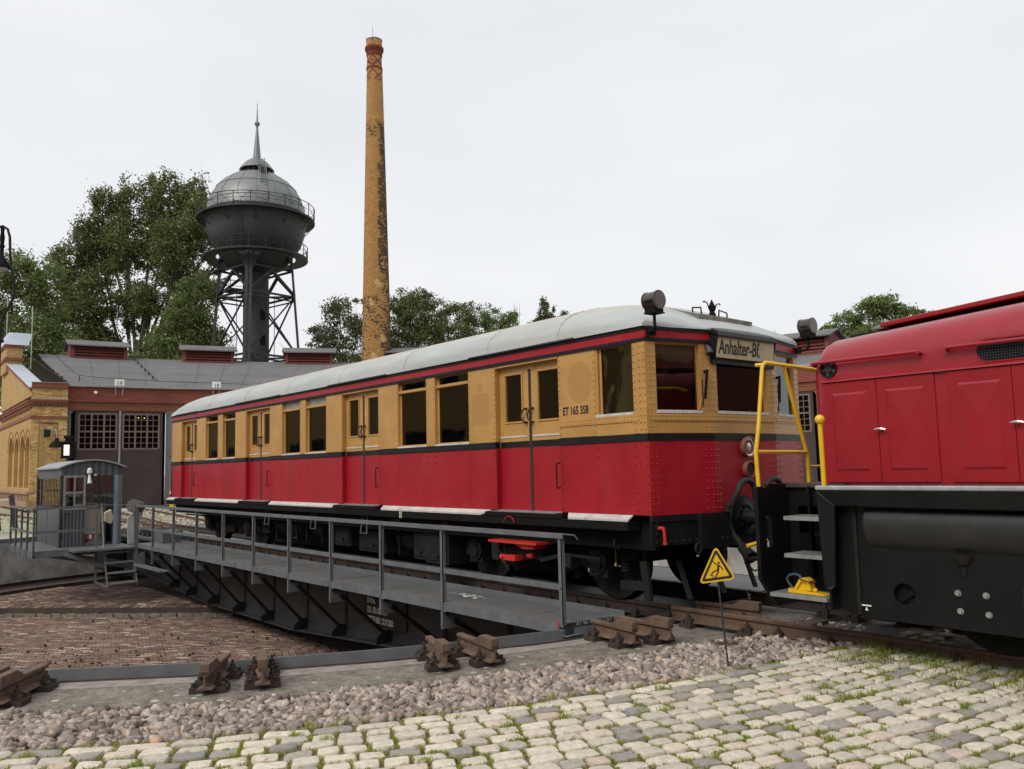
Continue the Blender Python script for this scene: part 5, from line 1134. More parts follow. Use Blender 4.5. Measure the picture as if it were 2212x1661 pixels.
# ------------------------------------------------------------------ red diesel shunting locomotive
LC = thing('diesel_locomotive', 'red bonneted diesel shunting locomotive with black frame and yellow front rails', 'locomotive', (-2, 8.33, 0))
HY, LX1 = 7.39, 1.6
zt_ = lambda x: 2.80+.062*(x+4.3)
def hood_sec(x, ins, drop):
    zt = zt_(x)-drop; zs = zt-.34; pts = [(x, HY+ins, 1.38), (x, HY+ins, zs)]
    for k in range(1, 9):
        a = math.pi/2*k/8; pts.append((x, HY+ins+.42*(1-math.cos(a)), zs+.34*math.sin(a)))
    pts += [(x, 8.33, zt+.03)]
    return pts+[(px, 2*8.33-py, pz) for px, py, pz in pts[-2::-1]]
secs = [(-4.395, .13, .17), (-4.385, .08, .11), (-4.36, .036, .06), (-4.32, .010, .02), (-4.26, 0, 0), (-3.4, 0, 0), (-2.5, 0, 0), (-1.2, 0, 0), (.2, 0, 0), (LX1, 0, 0)]
V_, F_ = [], []; S_ = [hood_sec(*s) for s in secs]; n_ = len(S_[0])
for s in S_: V_ += s
for j in range(len(S_)-1):
    for k in range(n_-1): F_.append((j*n_+k, (j+1)*n_+k, (j+1)*n_+k+1, j*n_+k+1))
F_.append(tuple(range(n_))); F_.append(tuple(range((len(S_)-1)*n_, len(S_)*n_))[::-1])
b = B(); b.add(V_, F_); hood = b.build('hood', LRED, LC, smooth=True)
# engine room doors with pressed panels
dd = [(-4.25, -3.74), (-3.735, -3.22), (-3.12, -2.61), (-2.605, -2.09), (-1.99, -1.48), (-1.475, -.96), (-.86, -.35), (-.345, .17)]
pp = [(-4.17, -3.83), (-3.65, -3.31), (-3.03, -2.69), (-2.51, -2.17), (-1.90, -1.56), (-1.39, -1.05), (-.77, -.43), (-.26, .08)]
for k, ((a, c), (pa, pc)) in enumerate(zip(dd, pp)):
    t_ = bpy.data.objects.new('engine_door', None); COL.objects.link(t_); t_.parent = LC
    b = B(); b.box(a, c, HY-.016, HY+.002, 1.405, 2.345); sub(b, 'door_sheet', LRED, t_, bev=.003)
    # pressed panel: shallow four-sided pyramid standing on a raised rim
    z0, z1 = 1.51, 2.24; y0, y1, y2 = HY-.016, HY-.027, HY-.038; q = .02; cx, cz = (pa+pc)/2, (z0+z1)/2
    v = [(pa, y0, z0), (pc, y0, z0), (pc, y0, z1), (pa, y0, z1), (pa+q, y1, z0+q), (pc-q, y1, z0+q), (pc-q, y1, z1-q), (pa+q, y1, z1-q), (cx, y2, cz-.06), (cx, y2, cz+.06)]
    b = B(); b.add(v, [(0,1,5,4), (1,2,6,5), (2,3,7,6), (3,0,4,7), (4,5,8), (5,6,9,8), (6,7,9), (7,4,8,9)]); sub(b, 'pressed_panel', LRED, t_)
    if k % 2 == 0:
        hx = c-.0 if k else -3.71; hx = c+.03; b = B(); b.cyl((hx, HY-.015, 1.88), (hx, HY-.055, 1.88), .013, 10); b.tube([(hx-.055, HY-.055, 1.882), (hx-.02, HY-.058, 1.885), (hx, HY-.06, 1.888), (hx+.02, HY-.058, 1.885), (hx+.055, HY-.055, 1.88)], .01, 8, [.004, .010, .013, .010, .004]); sub(b, 'door_handle', CHROME, t_, smooth=True)
b = B(); b.prism([(-4.27, HY-.03, 2.365), (-4.27, HY-.035, 2.352), (-4.27, HY, 2.345), (-4.27, HY, 2.385)], (5.6, 0, 0)); b.build('rain_strip', LRED, LC)
for a, c in ((-4.34, -3.31), (-3.10, -1.9), (-1.6, -.3)):
    b = B(); y = HY-.055; b.cyl((a, y, 2.545), (c, y, 2.54), .017, 10); b.cyl((a+.01, HY+.01, 2.53), (a+.01, y-.012, 2.542), .018, 8); b.cyl((c-.01, HY+.01, 2.525), (c-.01, y-.012, 2.538), .018, 8); b.build('hand_rail', LRED, LC, smooth=True)
# round fan opening
fx, fz = -4.20, 2.485; t_ = bpy.data.objects.new('fan', None); COL.objects.link(t_); t_.parent = LC
b = B(); b.cyl((fx, HY-.004, fz), (fx, HY-.002, fz), .078, 26); sub(b, 'fan_recess', SOOT, t_)
b = B(); b.lathe((fx, HY-.003, fz), [(.085, 0), (.085, .012), (.074, .012), (.074, 0)], 26, (0,-1,0)); sub(b, 'fan_ring', SOOT2, t_)
b = B(); b.cyl((fx, HY-.014, fz), (fx, HY-.003, fz), .036, 18)
for k in range(5):
    a = k*1.2566+.6; d1, d2 = Vector((math.cos(a), 0, math.sin(a))), Vector((math.cos(a+.5), 0, math.sin(a+.5))); o_ = Vector((fx, HY-.008, fz)); b.add([o_+d1*.03, o_+d2*.03, o_+d2*.072+Vector((0,.004,0)), o_+d1*.072-Vector((0,.003,0))], [(0,1,2,3)])
sub(b, 'fan_rotor', STEELD, t_)
# oblong meshed air intake
def oval(x0, x1, z0, z1, y, n=8):
    r = (z1-z0)/2; cz = (z0+z1)/2
    return [(x1-r+r*math.sin(a), y, cz-r*math.cos(a)) for a in [math.pi*k/n for k in range(n+1)]]+[(x0+r-r*math.sin(a), y, cz+r*math.cos(a)) for a in [math.pi*k/n for k in range(n+1)]]
for gx0, gx1 in ((-2.86, -2.0), (-1.3, -.5)):
    b = B(); P_ = oval(gx0, gx1, 2.40, 2.575, HY-.0025); b.add(P_, [tuple(range(len(P_)))[::-1]]); gr = b.build('air_intake', SOOT, LC)
    b = B(); Po, Pi = oval(gx0-.012, gx1+.012, 2.388, 2.587, HY-.006), oval(gx0, gx1, 2.40, 2.575, HY-.006); n_ = len(Po); b.add(Po+Pi, [(k, n_+k, n_+(k+1) % n_, (k+1) % n_) for k in range(n_)]); sub(b, 'intake_rim', LRED, gr)
    b = B(); x = gx0+.02; r = .0875
    while x < gx1-.015:
        e = max(0, max(gx0+r-x, x-gx1+r)); hh = math.sqrt(max(0, r*r-e*e)); b.box(x-.002, x+.002, HY-.008, HY-.005, 2.4875-hh, 2.4875+hh); x += .021
    for k in range(1, 8):
        z = 2.40+k*.0219; hh = math.sqrt(max(0, r*r-(z-2.4875)**2)); b.box(gx0+r-hh, gx1-r+hh, HY-.009, HY-.006, z-.002, z+.002)
    sub(b, 'intake_mesh', STEELD, gr, kind='stuff')
# raised lid on the roof of the hood
b = B(); b.prism([(-3.95, 7.95, 2.90), (-3.95, 8.71, 2.90), (-2.55, 8.71, 3.0), (-2.55, 7.95, 3.0)], (0,0,.045)); b.build('roof_lid', LRED, LC, bev=.008)
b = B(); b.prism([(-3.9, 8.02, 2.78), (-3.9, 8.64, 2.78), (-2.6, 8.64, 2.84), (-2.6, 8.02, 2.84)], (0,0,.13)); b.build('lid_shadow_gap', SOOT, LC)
for x, z in ((-3.82, 2.955), (-2.75, 3.03)): b = B(); b.cyl((x, 8.2, z-.01), (x, 8.2, z+.03), .06, 16); b.build('lid_cap', LRED, LC, bev=.008)
b = B(); b.box(-4.28, -4.0, 8.0, 8.5, 2.80, 2.875); b.build('front_roof_hatch', SOOT2, LC)
# frame: deck, apron, main plates, headstock, steps
b = B(); b.box(-4.07, LX1, 6.87, 9.79, 1.345, 1.378); b.box(-4.69, -4.07, 7.32, 9.34, 1.36, 1.395); b.build('deck', RUSTD, LC)
b = B(); b.box(-4.05, LX1, 6.875, HY, 1.3785, 1.383); dk = b.build('deck_plank_surface', mat('brown_tread_plate', (.16, .115, .085), .7, var=.3, dirt=(.3, .25, .2)), LC)
b = B()
for k in range(78): x = -4.03+k*.072; b.box(x, x+.004, 6.9, HY-.02, 1.383, 1.386)
b.build('deck_ribs', SOOT2, dk, kind='stuff')
b = B(); b.box(-4.09, LX1, 6.838, 6.878, 1.352, 1.392); b.build('deck_edge', mat('scuffed_light_edge', (.33, .34, .36), .45, var=.25, dirt=(.1, .1, .1), dirt_amt=.5), LC, bev=.012)
# apron: sloping front leg and long sloping beam
b = B(); ya, yb = 6.85, 6.875
o_ = [(-4.085, ya, 1.35), (-3.93, yb, 1.215), (-3.965, yb, .52), (-3.99, ya, .485), (-4.045, ya, .485), (-4.06, ya, .52)]
b.prism(o_, (0, .03, 0)); b.prism([(-4.085, ya, 1.35), (LX1, ya, 1.35), (LX1, yb, 1.19), (-3.93, yb, 1.215)], (0, .03, 0)); b.box(-4.06, -3.98, 6.88, 7.25, .5, .53); b.build('side_apron', LBLACK, LC, bev=.006)
b = B(); 
mp = [(-4.02, .50), (-3.99, .30), (-3.74, .255), (LX1, .255), (LX1, 1.34), (-4.02, 1.34)]
hole = [(-3.42+.092*math.cos(a), .49+.088*math.sin(a)) for a in [k*2*math.pi/24 for k in range(24)]]
# plate with a round hole: split into upper and lower halves around it
up_ = [(-4.02, 1.34), (-4.02, .49)]+[hole[k] for k in range(12, -1, -1)]+[(LX1, .49), (LX1, 1.34)]
lo_ = [(-4.02, .49), (-3.99, .30), (-3.74, .255), (LX1, .255), (LX1, .49)]+[hole[k % 24] for k in range(24, 11, -1)]
for P_ in (up_, lo_): b.prism([(px, 7.0, pz) for px, pz in P_], (0, .035, 0))
b.build('frame_plate', LBLACK, LC)
b = B(); b.box(-3.62, -3.2, 7.06, 7.08, .35, .65); b.prism([(-3.6, 7.04, .36), (-3.3, 7.04, .58), (-3.28, 7.04, .54), (-3.58, 7.04, .33)], (0,.02,0)); b.build('hole_backing', SOOT, LC)
b = B(); b.box(-3.83, -3.80, 6.985, 7.0, .28, 1.2); b.build('frame_seam', SOOT2, LC); b = B(); b.box(-2.52, -2.49, 6.985, 7.0, .3, .62); b.build('frame_seam', SOOT2, LC)
for x, z in ((-2.99, .54), (-2.78, .54), (-2.98, .40), (-2.77, .395)): b = B(); b.hexbolt((x, 7.0, z), (0,-1,0), .018, .022); b.cyl((x, 7.0, z), (x, 6.995, z), .026, 12); b.build('frame_bolt', ZINC, LC)
b = B(); b.box(-3.80, -3.715, 6.996, 6.999, .355, .367); b.prism([(-3.772, 6.996, .318), (-3.744, 6.996, .318), (-3.758, 6.996, .35)], (0,.003,0)); b.build('white_jacking_mark', WHITEP, LC)
b = B(); n_ = 20; prof = []
P_ = [(0, 1.19), (-.03, 1.15), (-.05, 1.08), (-.035, .98), (.0, .90), (.08, .84), (.2, .82), (.3, .82), (.3, 1.19)]
b.prism([(-3.72, 6.96+y, z) for y, z in P_][::1], (LX1+3.7, 0, 0)); b.build('fuel_tank', mat('tank_black', (.017, .017, .0165), .55, var=.35, dirt=(.035, .033, .03), dirt_amt=.5), LC, smooth=True, bev=.03)
b = B(); b.cyl((-2.93, 7.0, .84), (-2.93, 7.0, .77), .08, 14, .05); b.cyl((-2.93, 7.0, .77), (-2.93, 7.0, .70), .02, 8); b.hexbolt((-2.93, 7.0, .70), (0,0,-1), .018, .02); b.build('tank_drain', SOOT2, LC)
# headstock plate with slotted hole, seen from its rear side
hx = -4.735; y0_, y1_ = 6.85, 9.81
b = B(); th_ = .04
b.prism([(hx, 6.85, .52), (hx, 6.97, .38), (hx, 6.97, 1.36), (hx, 6.88, 1.40), (hx, 6.85, 1.37)], (th_, 0, 0))
b.prism([(hx, 6.97, .38), (hx, 7.10, .24), (hx, 9.56, .24), (hx, 9.81, .52), (hx, 9.81, 1.38), (hx, 7.06, 1.40), (hx, 7.06, .80), (hx, 6.97, .80)], (th_, 0, 0)); b.prism([(hx, 6.97, 1.10), (hx, 7.06, 1.10), (hx, 7.06, 1.40), (hx, 6.97, 1.36)], (th_, 0, 0)); b.build('headstock', LBLACK, LC)
buffer_(-4.74, 7.46, -1, LC, LBLACK, 'buffer'); buffer_(-4.74, 9.2, -1, LC, LBLACK, 'buffer')
b = B(); holed(b, (-4.69, 7.36), (-4.03, 7.36), .3, 1.38, .03, [(.10, .35, .92, 1.18)]); b.box(-4.45, -4.43, 7.3, 7.36, .5, 1.37); b.box(-4.44, -4.02, 7.30, 7.33, .70, .72); b.box(-4.04, -4.02, 6.9, 7.4, .3, 1.34); b.build('stair_well', LBLACK, LC)
b = B(); b.box(-4.44, -4.24, 7.345, 7.358, .90, .92); b.build('well_ledge', STEELD, LC)
for (a, c, ya, yb, z) in ((-4.48, -4.10, 6.93, 7.25, 1.105), (-4.48, -4.10, 6.91, 7.25, .765), (-4.62, -4.05, 6.86, 7.22, .405)):
    b = B(); b.box(a, c, ya, yb, z-.035, z); s_ = b.build('stair_tread', ZINC, LC)
    b = B(); 
    for k in range(18):
        for q in range(6): b.box(a+.02+k*(c-a-.04)/18, a+.02+k*(c-a-.04)/18+.008, ya+.02+q*.05, ya+.05+q*.05, z, z+.003)
    sub(b, 'tread_teeth', ZINC, s_, kind='stuff')
# yellow handrails
r_ = .021
b = B(); b.tube([(-4.70, 6.885, 1.38), (-4.70, 6.87, 1.71), (-4.70, 6.935, 1.95), (-4.70, 7.04, 2.50), (-4.70, 7.055, 2.555), (-4.69, 7.09, 2.58), (-4.69, 7.93, 2.565), (-4.68, 8.05, 2.54)], r_, 10); b.cyl((-4.70, 7.06, 2.56), (-4.77, 7.04, 2.56), .019, 8)
b.tube([(-4.70, 7.42, 2.56), (-4.70, 7.735, 1.74), (-4.70, 7.76, 1.66), (-4.70, 7.765, 1.38)], r_, 10); b.cyl((-4.70, 6.87, 1.71), (-4.70, 7.745, 1.70), r_*.95, 10); b.cyl((-4.70, 7.765, 1.555), (-4.70, 8.1, 1.555), .013, 8); b.build('front_handrail', YEL, LC, smooth=True)
b = B(); b.cyl((-4.03, 6.90, 1.38), (-4.035, 6.90, 1.955), .022, 12); b.sphere((-4.035, 6.90, 1.98), .045, 16); b.build('ball_topped_post', YEL, LC, smooth=True)
# wheels
for x in (-2.86, -.4):
    for y, sg in ((7.58, -1), (9.08, 1)):
        b = B(); b.lathe((x, y, .50), [(.08, .06*sg), (.38, .05*sg), (.41, .068*sg), (.50, .068*sg), (.505, -.05*sg), (.53, -.058*sg), (.53, -.075*sg), (.41, -.08*sg), (.08, -.05*sg)], 40, (0,1,0)); b.build('wheel', SOOT2, LC, smooth=True)
    b = B(); b.cyl((x, 7.3, .5), (x, 9.36, .5), .08, 12); b.build('axle', SOOT, LC)
b = B(); b.box(-4.6, LX1, 7.6, 9.06, .45, 1.33); b.build('under_frame', SOOT, LC)
b = B(); b.box(-2.2, LX1, 7.1, 9.55, .3, 1.3); b.build('frame_fill', SOOT, LC)
# red and yellow parts glimpsed through the slot
b = B(); b.cyl((-5.05, 7.15, .78), (-4.95, 7.35, .83), .02, 8); b.build('shunter_step_rail', YEL, LC)
# ---- track skid (drag shoe) lying on the lowest step
SK = thing('drag_shoe', 'yellow rail drag shoe with a blue handle lying on the lowest locomotive step', 'drag shoe', (-4.3, 7.0, .405))
b = B(); y = 6.93
b.prism([(-4.47, y, .448), (-4.13, y, .425), (-4.10, y, .41), (-4.47, y, .41)], (0, .10, 0)); sub(b, 'sole', YEL, SK)
b = B(); b.prism([(-4.42, y+.01, .445), (-4.355, y+.01, .545), (-4.30, y+.01, .555), (-4.26, y+.01, .53), (-4.245, y+.01, .44), (-4.27, y+.01, .44), (-4.28, y+.01, .515), (-4.34, y+.01, .52), (-4.395, y+.01, .445)], (0, .08, 0)); b.prism([(-4.40, y+.03, .44), (-4.35, y+.03, .525), (-4.29, y+.03, .53), (-4.275, y+.03, .44)], (0, .04, 0)); b.sphere((-4.225, y+.05, .445), .022, 10); sub(b, 'wedge_block', YEL, SK)
b = B(); b.prism([(-4.352, y, .548), (-4.255, y, .528), (-4.25, y, .505), (-4.262, y, .503), (-4.268, y, .522), (-4.35, y, .535)], (0, .10, 0)); sub(b, 'brake_lining', mat('brown_lining', (.22, .075, .03), .7), SK)
b = B(); b.tube([(-4.45, y+.05, .44), (-4.50, y+.05, .50), (-4.51, y+.05, .53), (-4.48, y+.05, .562), (-4.43, y+.05, .575), (-4.38, y+.05, .565), (-4.36, y+.05, .545)], .013, 8); sub(b, 'handle', BLUE, SK, smooth=True)
# ------------------------------------------------------------------ roundhouse
RH = thing('roundhouse', 'curved locomotive shed with red boarded front, brown gates and grey felt roof', 'shed', (-48.4, 12.3, 0))
PITCH = 9.35; TH0 = 172.76; RF = 31.0; ZG = .03
def bayf(th):
    a = R_(th); rh = Vector((math.cos(a), math.sin(a), 0)); tg = Vector((math.sin(a), -math.cos(a), 0)); o_ = C0+rh*RF
    return lambda u, v, z: o_+tg*u+rh*v+Vector((0,0,z))
def lbox(b, f, u0, u1, v0, v1, z0, z1, rnd=0.):
    P_ = [f(u, v, z) for z in (z0, z1) for u, v in ((u0, v0), (u1, v0), (u1, v1), (u0, v1))]
    b.add(P_, [(0,1,2,3), (7,6,5,4), (4,5,1,0), (5,6,2,1), (6,7,3,2), (7,4,0,3)], rnd); return b
HB = RF*math.tan(R_(PITCH/2))       # half bay width on the front
def part_empty(nm, par):
    e_ = bpy.data.objects.new(nm, None); COL.objects.link(e_); e_.parent = par; return e_
def bay(th, num, full=True, RV=12.0, RZ=9.64, RH=RH):
    f = bayf(th); ks = (RF+RV)/RF; ke = (RF+RV+9)/RF
    b = B(); vs_ = [f(-HB*(RF-.25)/RF, -.25, 6.50), f(HB*(RF-.25)/RF, -.25, 6.50), f(HB*ks, RV, RZ), f(-HB*ks, RV, RZ), f(HB*ke, RV+9, RZ-2.2), f(-HB*ke, RV+9, RZ-2.2)]
    lo = [p-Vector((0,0,.09)) for p in vs_]; b.add(vs_+lo, [(3,2,1,0), (5,4,2,3), (6,7,8,9), (0,1,7,6)]); rf = b.build('roof', TAR, RH)
    b = B(); lbox(b, f, -HB+.02, HB-.02, -.30, -.25, 6.41, 6.515); b.build('eaves_flashing', ZINC, RH)
    b = B()       # felt lap lines
    for k in range(1, 4): 
        u = -HB+k*HB/2; b.add([f(u, .2, 6.63), f(u+.03, .2, 6.63), f((u+.9)*ks, RV-.1, RZ-.015), f((u+.87)*ks, RV-.1, RZ-.015)], [(3,2,1,0)])
    for v in (1.9, 4.9): z = 6.515+(v+.25)/(RV+.25)*(RZ-6.5); b.add([f(-HB, v, z), f(HB, v, z), f(HB, v+.04, z+.014), f(-HB, v+.04, z+.014)], [(3,2,1,0)])
    sub(b, 'felt_laps', mat('felt_lap_%d' % len(MATS), (.10, .098, .096), .9), rf)
    # boards over the gate
    n_ = 8; z0, z1 = 5.62, 6.42
    for k in range(n_):
        b = B(); za = z0+(z1-z0)*k/n_; lbox(b, f, -HB, HB, -.14-random.uniform(0, .012), -.10, za+.006, za+(z1-z0)/n_-.004); b.build('board', BOARD, RH)
    for k in range(4):
        b = B(); za = 5.16+.115*k; lbox(b, f, -HB, HB, -.03-random.uniform(0, .01), .02, za+.005, za+.111); b.build('board', BOARDB, RH)
    b = B(); lbox(b, f, -HB, HB, -.11, .1, 5.615, 6.42); lbox(b, f, -HB, HB, .0, .1, 5.1, 5.62); b.build('board_backing', SLAT, RH)
    if num:
        b = B(); lbox(b, f, -.30, -.25, -.22, -.19, 6.0, 6.45); lbox(b, f, .05, .10, -.22, -.19, 6.0, 6.45); b.build('sign_bracket', ZINC, RH)
        b = B(); lbox(b, f, -.33, .15, -.24, -.20, 6.42, 6.86); pl = b.build('number_plate', WHITE, RH, bev=.03)
        p_ = f(-.09, -.243, 6.53); text(num, .34, p_, f(1,0,0)-f(0,0,0), (0,0,1), 'black_number', BLACKP, pl, .85, .002, 'CENTER')
    # steel columns with rivets
    for u in (-HB, HB):
        b = B(); lbox(b, f, u-.17, u+.17, -.06, .2, 0, 5.16); c_ = b.build('steel_column', STEEL, RH)
        b = B()
        if full:
            for k in range(38):
                for q in (-.11, .11): b.rivet(f(u+q, -.06, .25+k*.125), f(0,-1,0)-f(0,0,0), .028, 5)
            lbox(b, f, u-.22, u+.22, -.10, -.06, 5.0, 5.12); lbox(b, f, u-.10, u+.10, -.12, -.06, 2.7, 2.95)
            sub(b, 'column_rivets', STEEL, c_, kind='stuff')
    b = B(); lbox(b, f, -HB+.17, HB-.17, .35, .45, 0, 5.16); b.build('dark_interior', SOOT, RH)
    for s_, ua, ub in ((-1, -2.17, -.04), (1, .04, 2.17)):
        g_ = part_empty('gate_leaf', RH); W_ = ub-ua
        # framed leaf: rails and stiles round the glazing
        cols_ = 3; gx0, gx1, gz0, gz1 = ua+.19, ub-.13 if s_ < 0 else ub-.19, 3.10, 4.98
        if s_ > 0: gx0 = ua+.13
        b = B(); lbox(b, f, ua, gx0, 0, .08, ZG, 5.15); lbox(b, f, gx1, ub, 0, .08, ZG, 5.15); lbox(b, f, gx0, gx1, 0, .08, gz1, 5.15); lbox(b, f, gx0, gx1, 0, .08, ZG, gz0)
        sub(b, 'gate_frame', GATE, g_)
        b = B(); lbox(b, f, ua+.12, ub-.12, -.012, 0, 2.92, 2.95); lbox(b, f, ua+.12, ub-.12, -.012, 0, 2.0, 2.04); lbox(b, f, ua+.10, ua+.13, -.012, 0, .1, 2.95); lbox(b, f, ub-.13, ub-.10, -.012, 0, .1, 2.95); sub(b, 'panel_bead', GATE, g_)
        b = B(); n6 = 6
        for k in range(n6+1):
            u = gx0+(gx1-gx0)*k/n6; w_ = .045 if k % 2 == 0 else .016; lbox(b, f, u-w_, u+w_, -.005, .06, gz0, gz1)
        for k in range(n6+1):
            z = gz0+(gz1-gz0)*k/n6; w_ = .04 if k in (0, 3, 6) else .016; lbox(b, f, gx0, gx1, -.003, .058, z-w_, z+w_)
        sub(b, 'glazing_bars', mat('gate_bar_%d' % len(MATS), (.16, .11, .095), .6), g_)
        if full:
            for i in range(n6):
                for j in range(n6):
                    b = B(); u = gx0+(gx1-gx0)*i/n6; z = gz0+(gz1-gz0)*j/n6; t1 = random.uniform(-.006, .006); t2 = random.uniform(-.006, .006)
                    b.add([f(u+.01, .03+t1, z+.01), f(u+(gx1-gx0)/n6-.01, .03-t1, z+.01), f(u+(gx1-gx0)/n6-.01, .03-t1+t2, z+(gz1-gz0)/n6-.01), f(u+.01, .03+t1+t2, z+(gz1-gz0)/n6-.01)], [(0,1,2,3)]); sub(b, 'pane', GLASSD, g_)
        else:
            b = B(); lbox(b, f, gx0, gx1, .03, .034, gz0, gz1); sub(b, 'panes', GLASSD, g_)
    b = B(); lbox(b, f, -.045, .045, -.02, .09, ZG, 5.15); b.build('gate_post_strip', ZINC, RH)
    # ridge ventilator
    f2 = lambda u, v, z: f(u*1.0, v, z)
    vt = part_empty('ridge_vent', RH); u0, u1, v0, v1, z0, z1 = -1.68, 1.68, RV-1.1, RV+1.6, RZ-.49, RZ+.66
    if RV < 10: v0, v1, z0, z1, u0, u1 = RV-1.5, RV+1.3, RZ-.42, RZ+.82, -1.6, 1.6
    b = B(); lbox(b, f, u0, u0+.22, v0, v0+.2, z0, z1); lbox(b, f, u1-.22, u1, v0, v0+.2, z0, z1); lbox(b, f, u0, u1, v0, v0+.2, z1-.16, z1); lbox(b, f, u0, u1, v0, v0+.2, z0, z0+.22)
    lbox(b, f, u0, u0+.1, v0+.2, v1, z0, z1); lbox(b, f, u1-.1, u1, v0+.2, v1, z0, z1); lbox(b, f, u0, u1, v1-.1, v1, z0, z1); b.add([f(u0+.02, v0, z1), f(u0+.02, v1, z1), f(u0+.02, (v0+v1)/2, z1+.42), f(u1-.02, v0, z1), f(u1-.02, v1, z1), f(u1-.02, (v0+v1)/2, z1+.42)], [(0,1,2), (5,4,3)]); sub(b, 'vent_frame', LOUV, vt)
    for k in range(4):
        z = z0+.26+k*.19; b = B(); b.add([f(u0+.2, v0+.02, z), f(u1-.2, v0+.02, z), f(u1-.2, v0+.14, z+.14), f(u0+.2, v0+.14, z+.14), f(u0+.2, v0+.02, z-.02), f(u1-.2, v0+.02, z-.02), f(u1-.2, v0+.14, z+.12), f(u0+.2, v0+.14, z+.12)], [(0,1,2,3), (7,6,5,4), (4,5,1,0), (1,5,6,2), (0,3,7,4)]); sub(b, 'louvre_slat', LOUV, vt)
    b = B(); lbox(b, f, u0+.1, u1-.1, v0+.22, v0+.3, z0, z1); sub(b, 'vent_inside', SOOT, vt)
    for k in range(7):
        z = z0+.1+k*.16; b = B(); lbox(b, f, u1-.005, u1+.012, v0+.15, v1-.1, z, z+.145); lbox(b, f, u0-.012, u0+.005, v0+.15, v1-.1, z, z+.145); sub(b, 'side_board', LOUV, vt)
    b = B(); vm = (v0+v1)/2
    for va, vb_ in ((v0-.32, vm), (v1+.32, vm)):
        b.add([f(u0-.22, va, z1-.08), f(u1+.22, va, z1-.08), f(u1+.22, vb_, z1+.44), f(u0-.22, vb_, z1+.44), f(u0-.22, va, z1-.16), f(u1+.22, va, z1-.16), f(u1+.22, vb_, z1+.36), f(u0-.22, vb_, z1+.36)], [(0,1,2,3), (7,6,5,4), (0,4,5,1), (1,5,6,2), (3,7,4,0)])
    sub(b, 'vent_roof', TAR, vt)
    b = B(); b.tube([f(u0-.15, vm, z1+.42), f(u0-.45, vm, z1+.85)], .015, 5); b.tube([f(u1+.15, vm, z1+.42), f(u1+.45, vm, z1+.85)], .015, 5); lbox(b, f, u0-.05, u1+.05, v0-.06, v0, z0-.04, z0+.03); sub(b, 'lightning_rods', ZINC, vt)
for i, (num, full) in enumerate([("19", True), ("18", True), (None, False), (None, False)]): bay(TH0-PITCH*i, num, full)
RH2 = thing('roundhouse', 'second shed wing with brown gates, glimpsed between railcar front and locomotive bonnet', 'shed', tuple(pol(RF, 104)))
for th, full in ((113.35, False), (104.0, True), (94.65, False)): bay(th, None, full, 7.0, 8.02, RH2)
# fittings on the front: pipe stub, lightning conductor cable on the roof, ridge cable
f = bayf(TH0)
b = B(); b.cyl(f(-1.25, -.12, 6.12), f(-1.25, -.32, 6.12), .085, 16); b.build('flue_stub', WHITE, RH)
b = B(); b.tube([f(-2.6, 12, 9.8), f(-2.55, 10.5, 9.4), f(-2.05, 3, 7.5), f(-1.95, .8, 7.12), f(-1.0, .6, 7.02), f(2.6, .5, 6.9), f(7, .5, 6.9)], .014, 5); b.cyl(f(-1.95, .8, 6.75), f(-1.95, .8, 7.12), .02, 6); b.tube([f(-4.1, 12, 9.75), f(-3.4, 5, 7.95), f(-2.6, .2, 6.72)], .03, 5)
for k in range(10): q = f(-4.1, 12, 9.75).lerp(f(-2.6, .2, 6.75), k/10); b.cyl(q-Vector((0,0,.1)), q+Vector((0,0,.05)), .05, 6)
for k in range(7): q = f(2.1, 12, 9.78).lerp(f(2.0, 1.0, 6.95), k/7); b.cyl(q-Vector((0,0,.1)), q+Vector((0,0,.06)), .045, 6)
b.tube([f(2.1, 12, 9.8), f(2.0, 1.0, 7.0)], .016, 5); b.build('lightning_conductor', SOOT2, RH)
# a few lamps burning inside gate 19
b = B()
for u in (.95, 1.25): b.sphere(f(u, .2, 4.86-.05*u), .03, 8)
b.build('interior_lamp', BULB, RH)
# brick end pier and gable wall
PA, PB = f(-4.2, -.42, 0), f(-HB-.02, -.42, 0)
WE = Vector((-61.73, 8.54, 0)); wd = (WE-PA).normalized(); wn = Vector((-wd.y, wd.x, 0))      # gable wall runs back from the pier corner; wn = outside
if wn.dot(camv-PA) < 0: wn = -wn
pu = (PB-PA).normalized(); pn = Vector((pu.y, -pu.x, 0)); PW = (PB-PA).length
EP = part_empty('end_pier', RH); GW = part_empty('gable_wall', RH)
def pbox(b, u0, u1, o0, o1, z0, z1): return b.obox(PA+pu*u0-pn*o0*-1+Vector((0,0,z0)), pu*(u1-u0), pn*(o1-o0), (0,0,z1-z0))
def gbox(b, s0, s1, o0, o1, z0, z1): return b.obox(PA+wd*s0+wn*o0+Vector((0,0,z0)), wd*(s1-s0), wn*(o1-o0), (0,0,z1-z0))
b = B(); pbox(b, 0, PW, -.9, -.095, 0, 6.35); pbox(b, 0, .34, -.095, -.012, 0, 6.35); pbox(b, PW-.42, PW, -.095, -.012, 0, 6.35); pbox(b, .34, PW-.42, -.095, -.012, 4.45, 6.35); sub(b, 'pier_core', MORTAR, EP)
